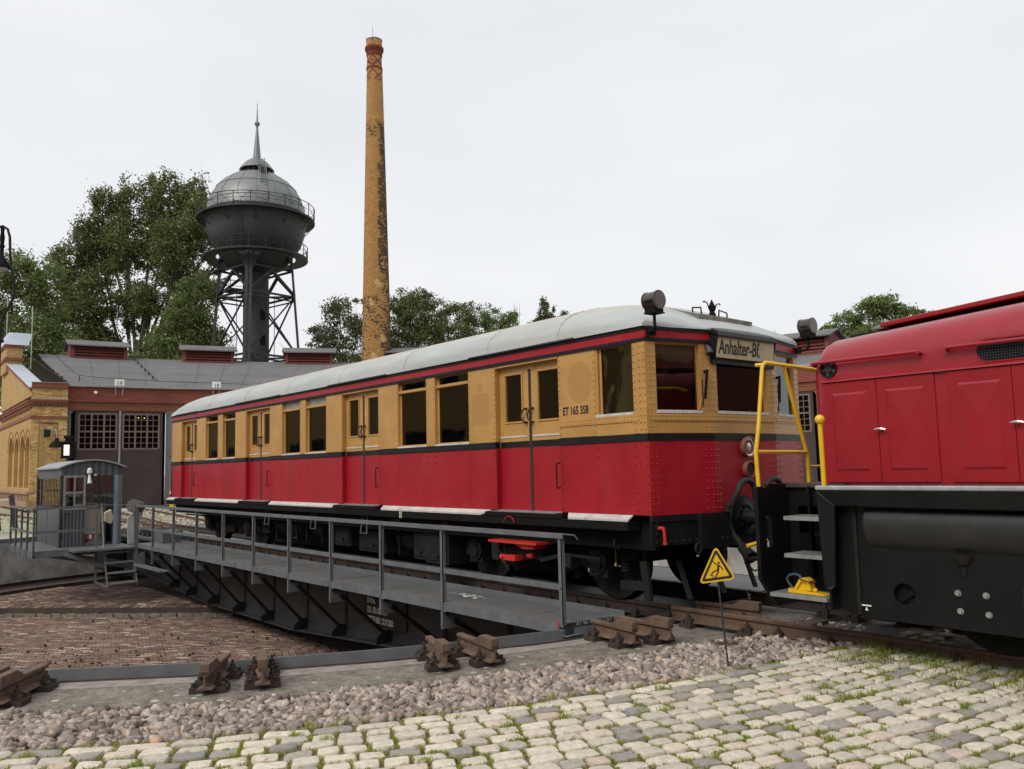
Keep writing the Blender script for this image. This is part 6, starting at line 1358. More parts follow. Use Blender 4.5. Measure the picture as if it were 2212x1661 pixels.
# bricks of the pier front, with a recessed field in the middle
inst, brs = [], []
nrow = int(6.3/.077)
for r_i in range(nrow):
    z = .5+r_i*.077
    if z > 6.2: break
    if 4.63 < z < 4.76 or 5.28 < z < 5.64: continue
    u = -.125 if r_i % 2 else 0
    while u < PW:
        l = .25; a, c = max(0, u), min(PW, u+l); cuts = [a]+[q for q in (.34, PW-.42) if z < 4.45 and a+.001 < q < c-.001]+[c]
        for a2, c2 in zip(cuts, cuts[1:]):
            rec = .34 < (a2+c2)/2 < PW-.42 and z < 4.45
            if c2-a2 > .02: brs.append((a2, c2, z, -.08 if rec else 0))
        u += l
order = sorted(range(len(brs)), key=lambda i: -brs[i][2] if False else abs(brs[i][2]-3.6))
nb = set(order[:300]); stb = B()
for i, (a, c, z, o_) in enumerate(brs):
    b = B() if i in nb else stb; pr_ = random.uniform(-.003, .004)
    q = PA+pu*(a+.006)+pn*(o_-.03)+Vector((0,0,z)); b.obox(q, pu*(c-a-.012), pn*(.03+pr_), (0,0,.066), random.random())
    if i in nb: sub(b, 'brick', YB_O, EP)
sub(stb, 'bricks', YB_A, EP, rnd=True, kind='stuff')
b = B()
for z, h, o_ in ((4.66, .11, .05), (5.30, .10, .05), (5.46, .10, .13), (5.56, .09, .17), (6.24, .12, .03), (6.36, .12, .08), (6.48, .06, .1)): pbox(b, -.02, PW+.02 if z < 6 else PW, -.1, o_, z, z+h)
for k in range(8): u = .05+k*(PW-.1)/8; pbox(b, u, u+.12, -.05, .10, 5.36, 5.47)
for k in range(26): pbox(b, .02+k*PW/26, .02+k*PW/26+.05, -.02, .085, 6.25, 6.36)
sub(b, 'red_brick_course', RBRICK, EP, uv=True)
b = B(); pbox(b, -.1, PW+.1, -.1, .08, 0, .34); pbox(b, -.05, PW+.04, -.1, .05, .34, .5); sub(b, 'plinth', RENDER, EP)
b = B(); pbox(b, -.02, PW+.02, -.35, .19, 5.655, 5.69); pbox(b, -.0, PW, -.6, .12, 6.54, 6.57); sub(b, 'coping_flashing', ZINC, EP)
# gable wall: arched blind windows between piers
LW = 14.0; b = B(); gbox(b, 0, LW, -.6, -.24, 0, 5.9); 
zr_ = lambda s: 6.15+max(0, s-.4)*.23
b.prism([PA+wd*0.0+wn*-.6+Vector((0,0,5.9)), PA+wd*LW+wn*-.6+Vector((0,0,5.9)), PA+wd*LW+wn*-.6+Vector((0,0,8.9)), PA+wd*11.6+wn*-.6+Vector((0,0,zr_(11.6))), PA+wd*.4+wn*-.6+Vector((0,0,zr_(.4)))], wn*.56); sub(b, 'gable_brickwork', YBRICK, GW, uv=True)
b = B(); ar = [(.30, 1.75), (2.2, 3.85), (4.55, 6.15), (6.95, 8.8)]; za, zs = 1.15, 3.1
s = 0.0
for a, c in ar+[(LW, LW)]:
    gbox(b, s, a, -.24, 0, .95, 4.75); 
    if a < LW:
        gbox(b, a, c, -.24, 0, .95, za); r_ = (c-a)/2; mid_ = (a+c)/2; n_ = 10
        pts = [PA+wd*a+Vector((0,0,4.75))]+[PA+wd*(mid_-r_*math.cos(math.pi*k/n_))+Vector((0,0,zs+r_*math.sin(math.pi*k/n_))) for k in range(n_+1)]+[PA+wd*c+Vector((0,0,4.75))]
        b.prism(pts, wn*-.24)
    s = c
sub(b, 'blind_arcade', YBRICK, GW, uv=True)
b = B()
for a, c in ar:
    r_ = (c-a)/2; mid_ = (a+c)/2; n_ = 12
    for k in range(n_):
        a0, a1 = math.pi*k/n_, math.pi*(k+1)/n_; P_ = [PA+wd*(mid_-q*math.cos(t_))+wn*o_+Vector((0,0,zs+q*math.sin(t_))) for o_ in (0, .02) for t_, q in ((a0, r_+.30), (a1, r_+.30), (a1, r_+.36), (a0, r_+.36))]
        b.add(P_, [(4,5,6,7), (0,3,7,4), (1,0,4,5), (2,1,5,6), (3,2,6,7)])
sub(b, 'arch_moulding', RBRICK, GW, uv=True)
b = B(); 
for z, h, o_ in ((4.72, .13, .05), (5.30, .10, .07), (5.42, .12, .14), (5.54, .10, .19)): gbox(b, -.02, LW, -.3, o_, z, z+h)
for k in range(64): s = .1+k*.2; gbox(b, s, s+.11, -.1, .08, 5.20, 5.32)
q0, q1 = PA+wd*.2, PA+wd*11.6
b.prism([q0+wn*-.1+Vector((0,0,zr_(.2)-.05)), q1+wn*-.1+Vector((0,0,zr_(11.6)-.05)), q1+wn*-.1+Vector((0,0,zr_(11.6)+.17)), q0+wn*-.1+Vector((0,0,zr_(.2)+.12))], wn*.16); sub(b, 'red_brick_course', RBRICK, GW, uv=True)
b = B()
for k in range(49): s = .12+k*.28; gbox(b, s, s+.16, -.235, .012, 4.92, 5.10)
gbox(b, 0, LW, -.25, -.02, 4.74, 5.25); sub(b, 'tooth_frieze', YBRICK, GW, uv=True)
b = B(); gbox(b, -.03, LW, -.3, .10, 0, .45); gbox(b, -.03, LW, -.3, .14, .82, .95)
for k in range(24): gbox(b, .1+k*.55, .1+k*.55+.3, -.3, .06, .45, .82)
gbox(b, 0, LW, -.3, .0, .45, .82); sub(b, 'plinth', RENDER, GW)
b = B(); b.prism([q0+wn*-.75+Vector((0,0,zr_(.2)+.13)), q1+wn*-.75+Vector((0,0,zr_(11.6)+.17)), q1+wn*-.75+Vector((0,0,zr_(11.6)+.21)), q0+wn*-.75+Vector((0,0,zr_(.2)+.17))], wn*.85)
for k in range(5): q = q0.lerp(q1, (k+.5)/5); 
b.build('gable_zinc_coping', ZROOF, RH)
b = B(); gbox(b, 10.6, 13.4, -.75, .12, 8.2, 9.75); sub(b, 'gable_turret', YBRICK, GW, uv=True); b = B(); gbox(b, 10.5, 13.5, -.85, .2, 9.75, 9.9); gbox(b, 10.5, 13.5, -.85, .2, 8.9, 9.1); sub(b, 'red_brick_course', RBRICK, GW, uv=True)
b = B(); b.prism([PA+wd*10.45+wn*.25+Vector((0,0,9.9)), PA+wd*13.55+wn*.25+Vector((0,0,9.9)), PA+wd*13.2+wn*.0+Vector((0,0,10.7)), PA+wd*10.8+wn*.0+Vector((0,0,10.7))], wn*-1.3); sub(b, 'turret_cap', ZROOF, GW)
b = B(); b.cyl(PA+wd*12+Vector((0,0,9.6)), PA+wd*12+Vector((0,0,13.0)), .03, 6); b.cyl(PA+wd*10.4-wn*1.2+Vector((0,0,8.4)), PA+wd*10.4-wn*1.2+Vector((0,0,12.4)), .03, 6); sub(b, 'lightning_mast', mat('pale_mast', (.4, .42, .38), .5), GW)
# gooseneck wall lamp
t = thing('wall_lamp', 'black gooseneck lamp with a bell shade on the yellow brick pier', 'wall lamp', tuple(PA+pu*.95+pn*.05+Vector((0,0,4.2))))
q = PA+pu*.72+Vector((0,0,3.95)); b = B(); b.obox(q+pn*-.08-pu*.13-Vector((0,0,.2)), pu*.28, pn*.14, (0,0,.40)); b.build('lamp_box', SOOT2, t, bev=.03)
b = B(); b.tube([q+pn*.05+Vector((0,0,.16)), q+pn*.3+pu*.2+Vector((0,0,.19)), q+pn*.55+pu*.38+Vector((0,0,.12)), q+pn*.62+pu*.42+Vector((0,0,-.12)), q+pn*.62+pu*.42+Vector((0,0,-.3))], .025, 8); b.build('gooseneck', ZINC, t, smooth=True)
b = B(); b.lathe(q+pn*.62+pu*.42+Vector((0,0,-.78)), [(.36, 0), (.345, .06), (.28, .22), (.13, .33), (.10, .36), (.10, .46), (.03, .49)], 24); b.build('lamp_shade', SOOT, t, smooth=True)

# ------------------------------------------------------------------ factory chimney, laid brick by brick
CH = thing('brick_chimney', 'tall tapering yellow brick chimney with red diamond bands and a red corbelled head', 'chimney', (-53.6, 31.2, 0))
cx, cy = -53.58, 31.2
CH_ST = mt, t_, p_, o_ = nodes('chimney_bricks')
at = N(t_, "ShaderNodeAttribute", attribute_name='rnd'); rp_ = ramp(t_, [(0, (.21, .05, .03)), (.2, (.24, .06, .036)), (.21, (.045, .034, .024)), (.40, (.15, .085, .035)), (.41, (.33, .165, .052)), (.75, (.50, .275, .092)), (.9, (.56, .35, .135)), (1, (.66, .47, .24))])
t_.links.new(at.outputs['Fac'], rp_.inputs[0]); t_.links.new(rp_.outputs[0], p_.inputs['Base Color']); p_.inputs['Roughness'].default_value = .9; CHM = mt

def crad(z): 
    r = 1.08-(z-10)/22*(1.08-.578)
    return r
V_, F_, Rn_ = [], [], []
def cbrick(z, h, a0, a1, r, proud, v):
    o_ = len(V_); ri, ro = r-.03, r+proud
    for q in (ri, ro):
        for zz in (z, z+h):
            for a in (a0, a1): V_.append((cx+q*math.cos(a), cy+q*math.sin(a), zz))
    F_.extend([(o_+4, o_+5, o_+7, o_+6), (o_+4, o_+6, o_+2, o_), (o_+5, o_+1, o_+3, o_+7), (o_+6, o_+7, o_+3, o_+2), (o_+4, o_+0, o_+1, o_+5)]); Rn_.extend([v]*5)
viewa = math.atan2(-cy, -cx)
z = 6.0; j = 0; hc = .0835
while z < 33.18:
    r = crad(z); n_ = int(2*math.pi*r/.165) if z < 30.9 else 24; off = (j % 2)*.5
    for k in range(n_):
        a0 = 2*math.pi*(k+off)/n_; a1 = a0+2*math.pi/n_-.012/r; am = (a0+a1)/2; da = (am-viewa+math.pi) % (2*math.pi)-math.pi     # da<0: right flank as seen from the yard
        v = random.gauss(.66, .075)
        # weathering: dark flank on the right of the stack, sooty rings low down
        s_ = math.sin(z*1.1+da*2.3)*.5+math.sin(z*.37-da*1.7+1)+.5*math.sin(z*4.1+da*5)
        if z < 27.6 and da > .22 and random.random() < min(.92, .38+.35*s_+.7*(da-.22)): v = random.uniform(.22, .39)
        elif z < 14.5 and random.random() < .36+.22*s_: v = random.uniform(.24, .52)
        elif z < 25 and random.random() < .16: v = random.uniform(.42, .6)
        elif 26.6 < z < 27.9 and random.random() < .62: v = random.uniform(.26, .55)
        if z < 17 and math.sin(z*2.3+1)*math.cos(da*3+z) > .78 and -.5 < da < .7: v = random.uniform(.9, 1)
        # diamonds
        u = (am*n_/(2*math.pi)+off*0)
        def zig(zc, amp, per):
            ph = (u/per) % 1; tri_ = abs(ph-.5)*2; return zc+amp*(tri_*2-1)
        if 32.28 < z < 33.15:
            ph = abs(((u/6) % 1)-.5)*6; dz = abs(z+hc/2-32.72)/hc
            if .8 > abs(dz*.62-(3-ph)*1.0) : v = random.uniform(.02, .16)
            if dz < .6 and ph < .7: v = random.uniform(.02, .16)
        if 31.0 < z < 32.05:
            ph = abs(((u/6+.5) % 1)-.5)*6; up_ = (z-31.42)/hc
            if up_ > 0 and abs(up_*.5-ph) < .62: v = random.uniform(.02, .16)
            dz = abs(z+hc/2-31.28)/hc
            if .9 < dz*.8+ph < 2.1: v = random.uniform(.02, .16)
        if 32.09 < z < 32.27: v = random.uniform(.02, .16)
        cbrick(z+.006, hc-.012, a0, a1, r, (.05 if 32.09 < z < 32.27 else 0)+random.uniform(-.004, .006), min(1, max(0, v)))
    z += hc; j += 1
for k, (z, o_, h) in enumerate([(33.18, .015, .08), (33.26, .04, .08), (33.34, .03, .16), (33.5, .06, .08), (33.58, .09, .08), (33.66, .12, .08), (33.74, .145, .12), (33.86, .13, .06)]):
    r = .578; n_ = 26
    for q in range(int(round(h/.06)) or 1):
        for i in range(n_): a0 = 2*math.pi*(i+.5*(q % 2))/n_; cbrick(z+q*.06+.003, .054, a0, a0+2*math.pi/n_-.02, r, o_-random.uniform(0, .012), random.uniform(.0, .17))
for q in range(7):
    for i in range(26): a0 = 2*math.pi*(i+.5*(q % 2))/26; cbrick(33.92+q*.083, .075, a0, a0+2*math.pi/26-.02, .59, 0, random.uniform(.5, .85))
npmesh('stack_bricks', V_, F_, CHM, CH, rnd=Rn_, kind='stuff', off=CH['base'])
b = B(); b.lathe((cx, cy, 0), [(1.42, 0), (1.2, 6.0)]+[(crad(z)-.012, z) for z in (6, 10, 20, 33.1)]+[(.575, 33.3), (.58, 34.48)], 40); b.build('stack_core', MORTAR, CH, smooth=True)
b = B(); b.lathe((cx, cy, 34.48), [(.45, 0), (.62, 0), (.62, .05), (.45, .05)], 30); b.build('stack_rim', ZINC, CH)
b = B(); b.cyl((cx+.45, cy-.4, 34.0), (cx+.45, cy-.4, 35.3), .014, 6); b.cyl((cx-.45, cy-.45, 34.0), (cx-.45, cy-.45, 34.9), .012, 6)
pts = [Vector((cx+(crad(max(6, z))+.05)*math.cos(viewa+1.25), cy+(crad(max(6, z))+.05)*math.sin(viewa+1.25), z)) for z in range(6, 33)]; b.tube(pts, .012, 5); b.build('lightning_rod', SOOT2, CH)

# ------------------------------------------------------------------ water tower
WT_ = thing('water_tower', 'dark steel water tower with a domed ball tank, galleries and a needle spire', 'water tower', (-69.4, 28.4, 0))
tx, ty = -69.40, 28.42; tc_ = (tx, ty, 0); va = math.atan2(-ty, -tx)
def twl(name, prof, mt_, n=40, smooth=True): b = B(); b.lathe(tc_, [(r, z) for r, z in prof], n); return b.build(name, mt_, WT_, smooth=smooth)
twl('tank_bowl', [(1.05, 18.9), (2.45, 19.55), (3.28, 20.75), (3.80, 21.5), (4.15, 22.6), (4.28, 23.7)], TANK)
twl('tank_band', [(4.28, 23.7), (4.29, 24.2)], TANK)
twl('tank_dome', [(4.22, 24.2), (4.12, 24.9), (3.85, 25.7), (3.40, 26.45), (2.75, 27.15), (2.0, 27.65), (1.36, 27.9)], DOME)
b = B()
for k in range(16):
    a = k*math.pi/8; P_ = [(4.135, 24.9), (3.865, 25.7), (3.415, 26.45), (2.765, 27.15), (2.01, 27.66), (1.37, 27.91)]
    b.tube([(tx+r*math.cos(a), ty+r*math.sin(a), z) for r, z in P_], .02, 5)
for r, z in ((3.43, 26.45), (4.14, 24.95)): b.tube([(tx+r*math.cos(k*.1309), ty+r*math.sin(k*.1309), z) for k in range(49)], .02, 5)
b.build('dome_seams', DOME, WT_, kind='stuff')
twl('lantern_ring', [(1.22, 27.85), (1.22, 28.7)], SOOT, 20)
b = B()
for k in range(8):
    a = va+.35+k*.785
    for q in range(6): z = 27.98+q*.11; b.obox((tx+1.23*math.cos(a-.3), ty+1.23*math.sin(a-.3), z), (1.23*(math.cos(a+.3)-math.cos(a-.3)), 1.23*(math.sin(a+.3)-math.sin(a-.3)), 0), (.03*math.cos(a), .03*math.sin(a), 0), (0,0,.05))
b.build('lantern_louvres', STEELD, WT_, kind='stuff')
twl('spire_skirt', [(1.3, 28.28), (1.50, 28.30), (1.48, 28.36), (.98, 29.0), (.34, 29.45), (.30, 29.6)], DOME, 28)
twl('spire', [(.335, 29.5), (.20, 31.0), (.095, 32.15), (.09, 32.35), (.20, 32.5), (.25, 32.62), (.20, 32.75), (.08, 32.85), (.05, 33.6), (.02, 34.3), (.045, 34.42), (.012, 34.5), (.008, 34.75)], DOME, 16)
def gallery(r0, r1, z, hr, n, nm):
    g_ = part_empty(nm, WT_)
    b = B(); b.lathe(tc_, [(r0, z), (r1, z), (r1, z-.14), (r0, z-.06), (r0, z)], 48); sub(b, 'gallery_floor', TIRON, g_)
    b = B()
    for h in (hr, hr*.5): b.tube([(tx+(r1-.03)*math.cos(2*math.pi*k/48), ty+(r1-.03)*math.sin(2*math.pi*k/48), z+h) for k in range(49)], .035 if h == hr else .02, 5)
    sub(b, 'gallery_rail', TIRON, g_)
    b = B()
    for k in range(n):
        a, a2 = 2*math.pi*(k+.3)/n, 2*math.pi*(k+1.3)/n; P_ = lambda q, h: Vector((tx+(r1-.03)*math.cos(q), ty+(r1-.03)*math.sin(q), z+h))
        b.cyl(P_(a, 0), P_(a, hr), .035, 5); b.cyl(P_(a, 0), P_(a2, hr), .014, 4); b.cyl(P_(a, hr), P_(a2, 0), .014, 4)
    sub(b, 'gallery_balusters', TIRON, g_, kind='stuff')
    return g_
g1 = gallery(4.32, 5.02, 23.75, 1.10, 22, 'upper_gallery'); g2 = gallery(3.35, 4.42, 20.35, 1.0, 20, 'lower_gallery')
b = B()
for k in range(11):
    a = 2*math.pi*(k+.3)/11; b.bar((tx+4.95*math.cos(a), ty+4.95*math.sin(a), 23.65), (tx+4.2*math.cos(a), ty+4.2*math.sin(a), 22.75), .06, .08)
sub(b, 'gallery_brackets', TIRON, g1, kind='stuff')
twl('riser_column', [(1.08, 0), (1.08, 11.4), (1.12, 11.4), (1.12, 11.6), (1.08, 11.6), (1.08, 17.0), (1.12, 17.0), (1.12, 17.2), (1.06, 17.2), (1.06, 19.0)], TANK, 28, False)
for z in (12.6, 8.9, 14.8): 
    a = va+.55; b = B(); b.box(-.11, .11, -.22, .22, 0, .85); c_, s_ = math.cos(a), math.sin(a); b.v = [(tx+1.05*c_+x*c_-y*s_, ty+1.05*s_+x*s_+y*c_, z+q) for x, y, q in b.v]; b.build('column_window', SOOT, WT_)
A0 = va-.19
def leg_r(z): return 3.12+(19-z)*.075
LP = lambda k, z: Vector((tx+leg_r(z)*math.cos(A0+k*math.pi/2), ty+leg_r(z)*math.sin(A0+k*math.pi/2), z))
for k in range(4):
    d = Vector((-math.sin(A0+k*math.pi/2), math.cos(A0+k*math.pi/2), 0)); b = B()
    for q in (-.17, .17): b.bar(LP(k, 0)+d*q, LP(k, 20.3)+d*q, .13, .26, d)
    for i in range(40): z = .5+i*.5; b.bar(LP(k, z)-d*.15, LP(k, z)+d*.15, .06, .16)
    b.build('tower_leg', TIRON, WT_)
    b = B(); r_ = Vector((math.cos(A0+k*math.pi/2), math.sin(A0+k*math.pi/2), 0)); o_ = LP(k, 18.9); b.prism([o_-d*.12-Vector((0,0,.6)), o_+d*.12-Vector((0,0,.6)), o_+d*.95+Vector((0,0,1.35))-r_*.2, o_-d*.95+Vector((0,0,1.35))-r_*.2], r_*.05); b.build('leg_head', TIRON, WT_)
LV = [19.2, 16.9, 11.5, 6.0, .3]
for k in range(4):
    k2 = (k+1) % 4
    for z in LV[:4]:
        b = B(); b.bar(LP(k, z), LP(k2, z), .14, .17); 
        if z < 18: b.bar(LP(k, z-.4), LP(k2, z-.4), .09, .11); b.bar(LP(k, z), C0*0+Vector((tx, ty, z)), .14, .16)
        b.build('tower_girt', TIRON, WT_)
    for za, zb in zip(LV[1:], LV[2:]):
        b = B(); b.bar(LP(k, za), LP(k2, zb), .13, .09); b.build('cross_brace', TIRON, WT_); b = B(); b.bar(LP(k, zb), LP(k2, za), .13, .09); b.build('cross_brace', TIRON, WT_)
    m_ = (LP(k, 19.0)+LP(k2, 19.0))/2; b = B(); b.bar(LP(k, 17.0), m_, .22, .22); b.bar(LP(k2, 17.0), m_, .22, .22); b.build('knee_brace', TIRON, WT_)
b = B()
for k in range(4): a = A0+.785+k*1.57; b.cyl((tx+1.9*math.cos(a), ty+1.9*math.sin(a), 0), (tx+1.9*math.cos(a), ty+1.9*math.sin(a), 17.2), .03, 5)
b.build('hanger_rods', TIRON, WT_)
b = B(); q = Vector((tx+1.9*math.cos(A0-.785), ty+1.9*math.sin(A0-.785), 17.3)); b.box(q.x-.9, q.x+.9, q.y-.9, q.y+.9, 17.1, 17.22)
for sx in (-.9, .9):
    for sy in (-.9, .9): b.cyl((q.x+sx, q.y+sy, 17.2), (q.x+sx, q.y+sy, 18.3), .03, 5)
for h in (17.8, 18.3): b.tube([(q.x-.9, q.y-.9, h), (q.x+.9, q.y-.9, h), (q.x+.9, q.y+.9, h), (q.x-.9, q.y+.9, h), (q.x-.9, q.y-.9, h)], .025, 5)
b.build('landing_platform', TIRON, WT_)
def ladder(p, q, w_, nm, n):
    p, q = Vector(p), Vector(q); d = (q-p).normalized(); side_ = Vector((-math.sin(va), math.cos(va), 0)); b = B()
    for s_ in (-1, 1): b.cyl(p+side_*s_*w_/2, q+side_*s_*w_/2, .035, 5)
    for k in range(n): c_ = p.lerp(q, (k+.5)/n); b.cyl(c_-side_*w_/2, c_+side_*w_/2, .022, 4)
    b.build(nm, STEEL if 'dome' in nm else STEELD, WT_)
ra = lambda r, a, z: (tx+r*math.cos(va+a), ty+r*math.sin(va+a), z)
ladder(ra(3.95, -.40, 20.4), ra(4.75, -.33, 24.2), .55, 'tank_ladder', 14)
b = B()
for z in (20.6, 21.6, 22.6): p_ = Vector(ra(3.95+(z-20.4)*.21, -.40, z)); b.bar(p_, p_+Vector((math.cos(va+.6), math.sin(va+.6), -.4))*.45, .03, .03)
b.build('ladder_stays', STEELD, WT_)
ladder(ra(4.35, .17, 24.0), ra(3.5, .17, 26.6), .5, 'dome_ladder', 9); ladder(ra(3.5, .17, 26.6), ra(1.95, .25, 28.1), .5, 'dome_ladder', 7); ladder(ra(1.6, .25, 27.75), ra(1.5, .25, 29.0), .5, 'dome_ladder', 5)
b = B(); p_ = Vector(ra(2.3, .22, 27.4)); b.box(p_.x-.35, p_.x+.35, p_.y-.35, p_.y+.35, 27.3, 27.42); b.box(p_.x-.3, p_.x+.3, p_.y-.3, p_.y+.3, 26.9, 27.3); b.build('dome_hatch', STEELD, WT_)

# ------------------------------------------------------------------ trees
def tree(name, label, x, y, z0, trunk_h, lobes, n, leaf, mt_, group='trees behind the sheds', seed=1, limbs=6, tr=.3, gaps=.0, lean=(0, 0), forks=None, vert=.25):
    """trunk with limbs to every lobe, leaf-sized blades scattered in clumps through the lobes"""
    rg = np.random.default_rng(seed); rn = random.Random(seed)
    t_ = thing(name, label, 'tree', (x, y, 0), group)
    b = B(); base = Vector((x, y, 0)); top = Vector((x+lean[0], y+lean[1], trunk_h))
    b.tube([base, base.lerp(top, .35)+Vector((rn.uniform(-.2, .2), rn.uniform(-.2, .2), 0)), base.lerp(top, .7), top], tr, 8, [tr*1.25, tr, tr*.8, tr*.6])
    for (lx, ly, lz, rx, ry, rz) in lobes:
        c = Vector((x+lx, y+ly, lz)); st_ = base.lerp(top, rn.uniform(.45, .95)); md = st_.lerp(c, .5)+Vector((rn.uniform(-.4, .4), rn.uniform(-.4, .4), rn.uniform(0, .6))); e_ = c+Vector((0, 0, rz*.5)); b.tube([st_, md, c, e_], .1, 5, [tr*.42, tr*.3, tr*.17, tr*.05])
        for q in range(limbs):
            a = rn.uniform(0, 6.28); hh = rn.uniform(-.5, .7); s_ = md.lerp(c, rn.uniform(.2, 1)); e2 = c+Vector((rx*.85*math.cos(a)*math.sqrt(max(.1, 1-hh*hh)), ry*.85*math.sin(a)*math.sqrt(max(.1, 1-hh*hh)), rz*hh)); b.tube([s_, s_.lerp(e2, .5)+Vector((0, 0, rn.uniform(-.1, .3))), e2], .03, 4, [tr*.14, tr*.09, tr*.03])
    b.build('trunk', BARK, t_, smooth=True)
    vol = np.array([l[3]*l[4]*l[5] for l in lobes]); vol = (vol**.75)/np.sum(vol**.75)
    P = []; 
    for l, f_ in zip(lobes, vol):
        m_ = int(n*f_); ncl = max(6, int(m_/90)); u = rg.normal(size=(ncl, 3)); u /= np.linalg.norm(u, axis=1)[:, None]; u *= (rg.random(ncl)**.42)[:, None]
        rc = rg.uniform(.12, .30, ncl); cid = rg.integers(0, ncl, m_); g_ = rg.normal(size=(m_, 3))*rc[cid][:, None]*np.array([1, 1, .75]); q = (u[cid]*.92+g_*.75)
        P.append(q*np.array(l[3:6])+np.array(l[:3])+np.array([x, y, 0]))
    P = np.concatenate(P); m_ = len(P); P = P[P[:, 2] > z0]; m_ = len(P)
    d1 = rg.normal(size=(m_, 3)); d1 /= np.linalg.norm(d1, axis=1)[:, None]; d2 = np.cross(d1, rg.normal(size=(m_, 3))); d2 /= np.linalg.norm(d2, axis=1)[:, None]
    s_ = leaf*rg.uniform(.55, 1.3, m_)[:, None]; d1 = d1*s_; d2 = d2*s_*.62
    V = np.stack([P-d1*.5, P+d2*.5, P+d1*.5, P-d2*.5], 1).reshape(-1, 3); Fq = np.arange(4*m_).reshape(-1, 4)
    npmesh('crown', V, Fq, mt_, t_, rnd=np.clip(rg.normal(.48, .2, m_), 0, 1), off=t_['base'])
    return t_
cr = random.Random(5)
# big many-stemmed poplar: upright plumes on a broad skirt
pl = []
vx, vy = .63, .77        # picture-right direction at that distance
def L_(side_, dep, z, rs, rz): return (side_*vx-dep*.77, side_*vy+dep*.63, z, rs, rs, rz)
for s_, z, r, rz in ((-5.6, 25.8, 1.7, 3.4), (-4.2, 28.8, 1.8, 3.2), (-1.9, 29.4, 1.9, 3.4), (.6, 30.2, 1.8, 3.3), (2.6, 30.0, 1.9, 3.2), (5.2, 29.4, 2.0, 3.6), (6.6, 26.4, 1.8, 3.0)): pl.append(L_(s_, cr.uniform(-2, 2), z-.7, r*.92, rz*1.08))
for s_, z, r, rz in ((-7.4, 22.6, 1.9, 2.6), (-4.6, 23.4, 2.6, 3), (-1.6, 24.4, 2.7, 3.2), (1.6, 24.8, 2.8, 3.2), (4.8, 24.0, 2.6, 3.2), (-7.6, 18.2, 2.2, 2.4), (-4.4, 18.8, 2.8, 3), (-.4, 18.4, 2.4, 2.8), (4.6, 18.6, 2.2, 2.5), (7.8, 19.2, 1.9, 2.0), (-7.2, 14.2, 2.6, 2.6), (-3.6, 13.6, 2.8, 3), (.6, 11.6, 2.8, 2.6), (3.4, 14.6, 2.0, 2.2), (5.0, 11.6, 2.4, 2.4), (2.4, 12.0, 1.8, 2.0), (2.2, 19.0, 1.8, 2.4), (7.6, 22.4, 1.2, 1.1), (8.4, 24.6, 1.0, .9), (6.4, 14.6, 2.2, 2.0), (3.6, 21.6, 2.2, 2.4)): pl.append(L_(s_, cr.uniform(-2.5, 2.5), z, r, rz))
tree('poplar_tree', 'tall dark poplar with many upright plumes between shed and water tower', -86.3, 23.2, 6, 15, pl, 125000, .27, LEAF1, seed=3, tr=.42, limbs=7)
q = (lambda px, py, dd_: (lambda v: Vector((0,0,1.62))+v*(dd_/math.hypot(v.x, v.y)))(cr_*(px-1106)+(-cu_)*(py-830.5)+fw*1800))(400, 700, 79)
tree('leafy_tree', 'light green rounded tree low in front of the poplar beside the water tower', q.x, q.y, 5, 9, [L_(0, 0, 15.8, 2.2, 2.2), L_(.9, 0, 18.0, 1.5, 1.5), L_(1.6, .5, 13.4, 2.1, 2.6), L_(-1.8, 0, 13.0, 2.2, 2.2), L_(-3.6, 0, 11.2, 2.0, 1.8), L_(0, -.5, 11, 2.6, 2)], 30000, .24, LEAF2, seed=4, tr=.2)
tree('leafy_tree', 'small bright green tree peeping over the shed roof below the poplar', -78, 19.8, 5, 7, [L_(0, 0, 9.6, 1.9, 1.6), L_(2.2, 0, 9.0, 1.6, 1.5), L_(-1.6, 0, 8.8, 1.5, 1.4)], 9000, .23, LEAF2, seed=5, tr=.15)
tree('broadleaf_tree', 'broad soft green tree behind the brick gable and the lamp post', -82, 13.0, 4, 12, [L_(-1.5, 0, 19.2, 2.6, 2.6), L_(1.0, 0, 18.2, 2.4, 2.8), L_(-3, 0, 15, 3.2, 3), L_(1.2, 0, 14.2, 3, 3), L_(3.2, 0, 12.0, 2.6, 3), L_(-2, 0, 10.4, 3.4, 3), L_(1.6, -1, 9.4, 3.0, 3), L_(-5, 0, 18, 2.6, 3), L_(-5.4, 0, 12, 3, 3.4)], 52000, .25, LEAF2, seed=6, tr=.35)
tree('broadleaf_tree', 'dark green tree low between the gable and the poplar', -88, 19.2, 4, 11, [L_(0, 0, 14.5, 2.6, 2.8), L_(-1.8, 0, 11.5, 2.8, 3), L_(1.8, 0, 11.2, 2.6, 3)], 22000, .26, LEAF1, seed=16, tr=.3)
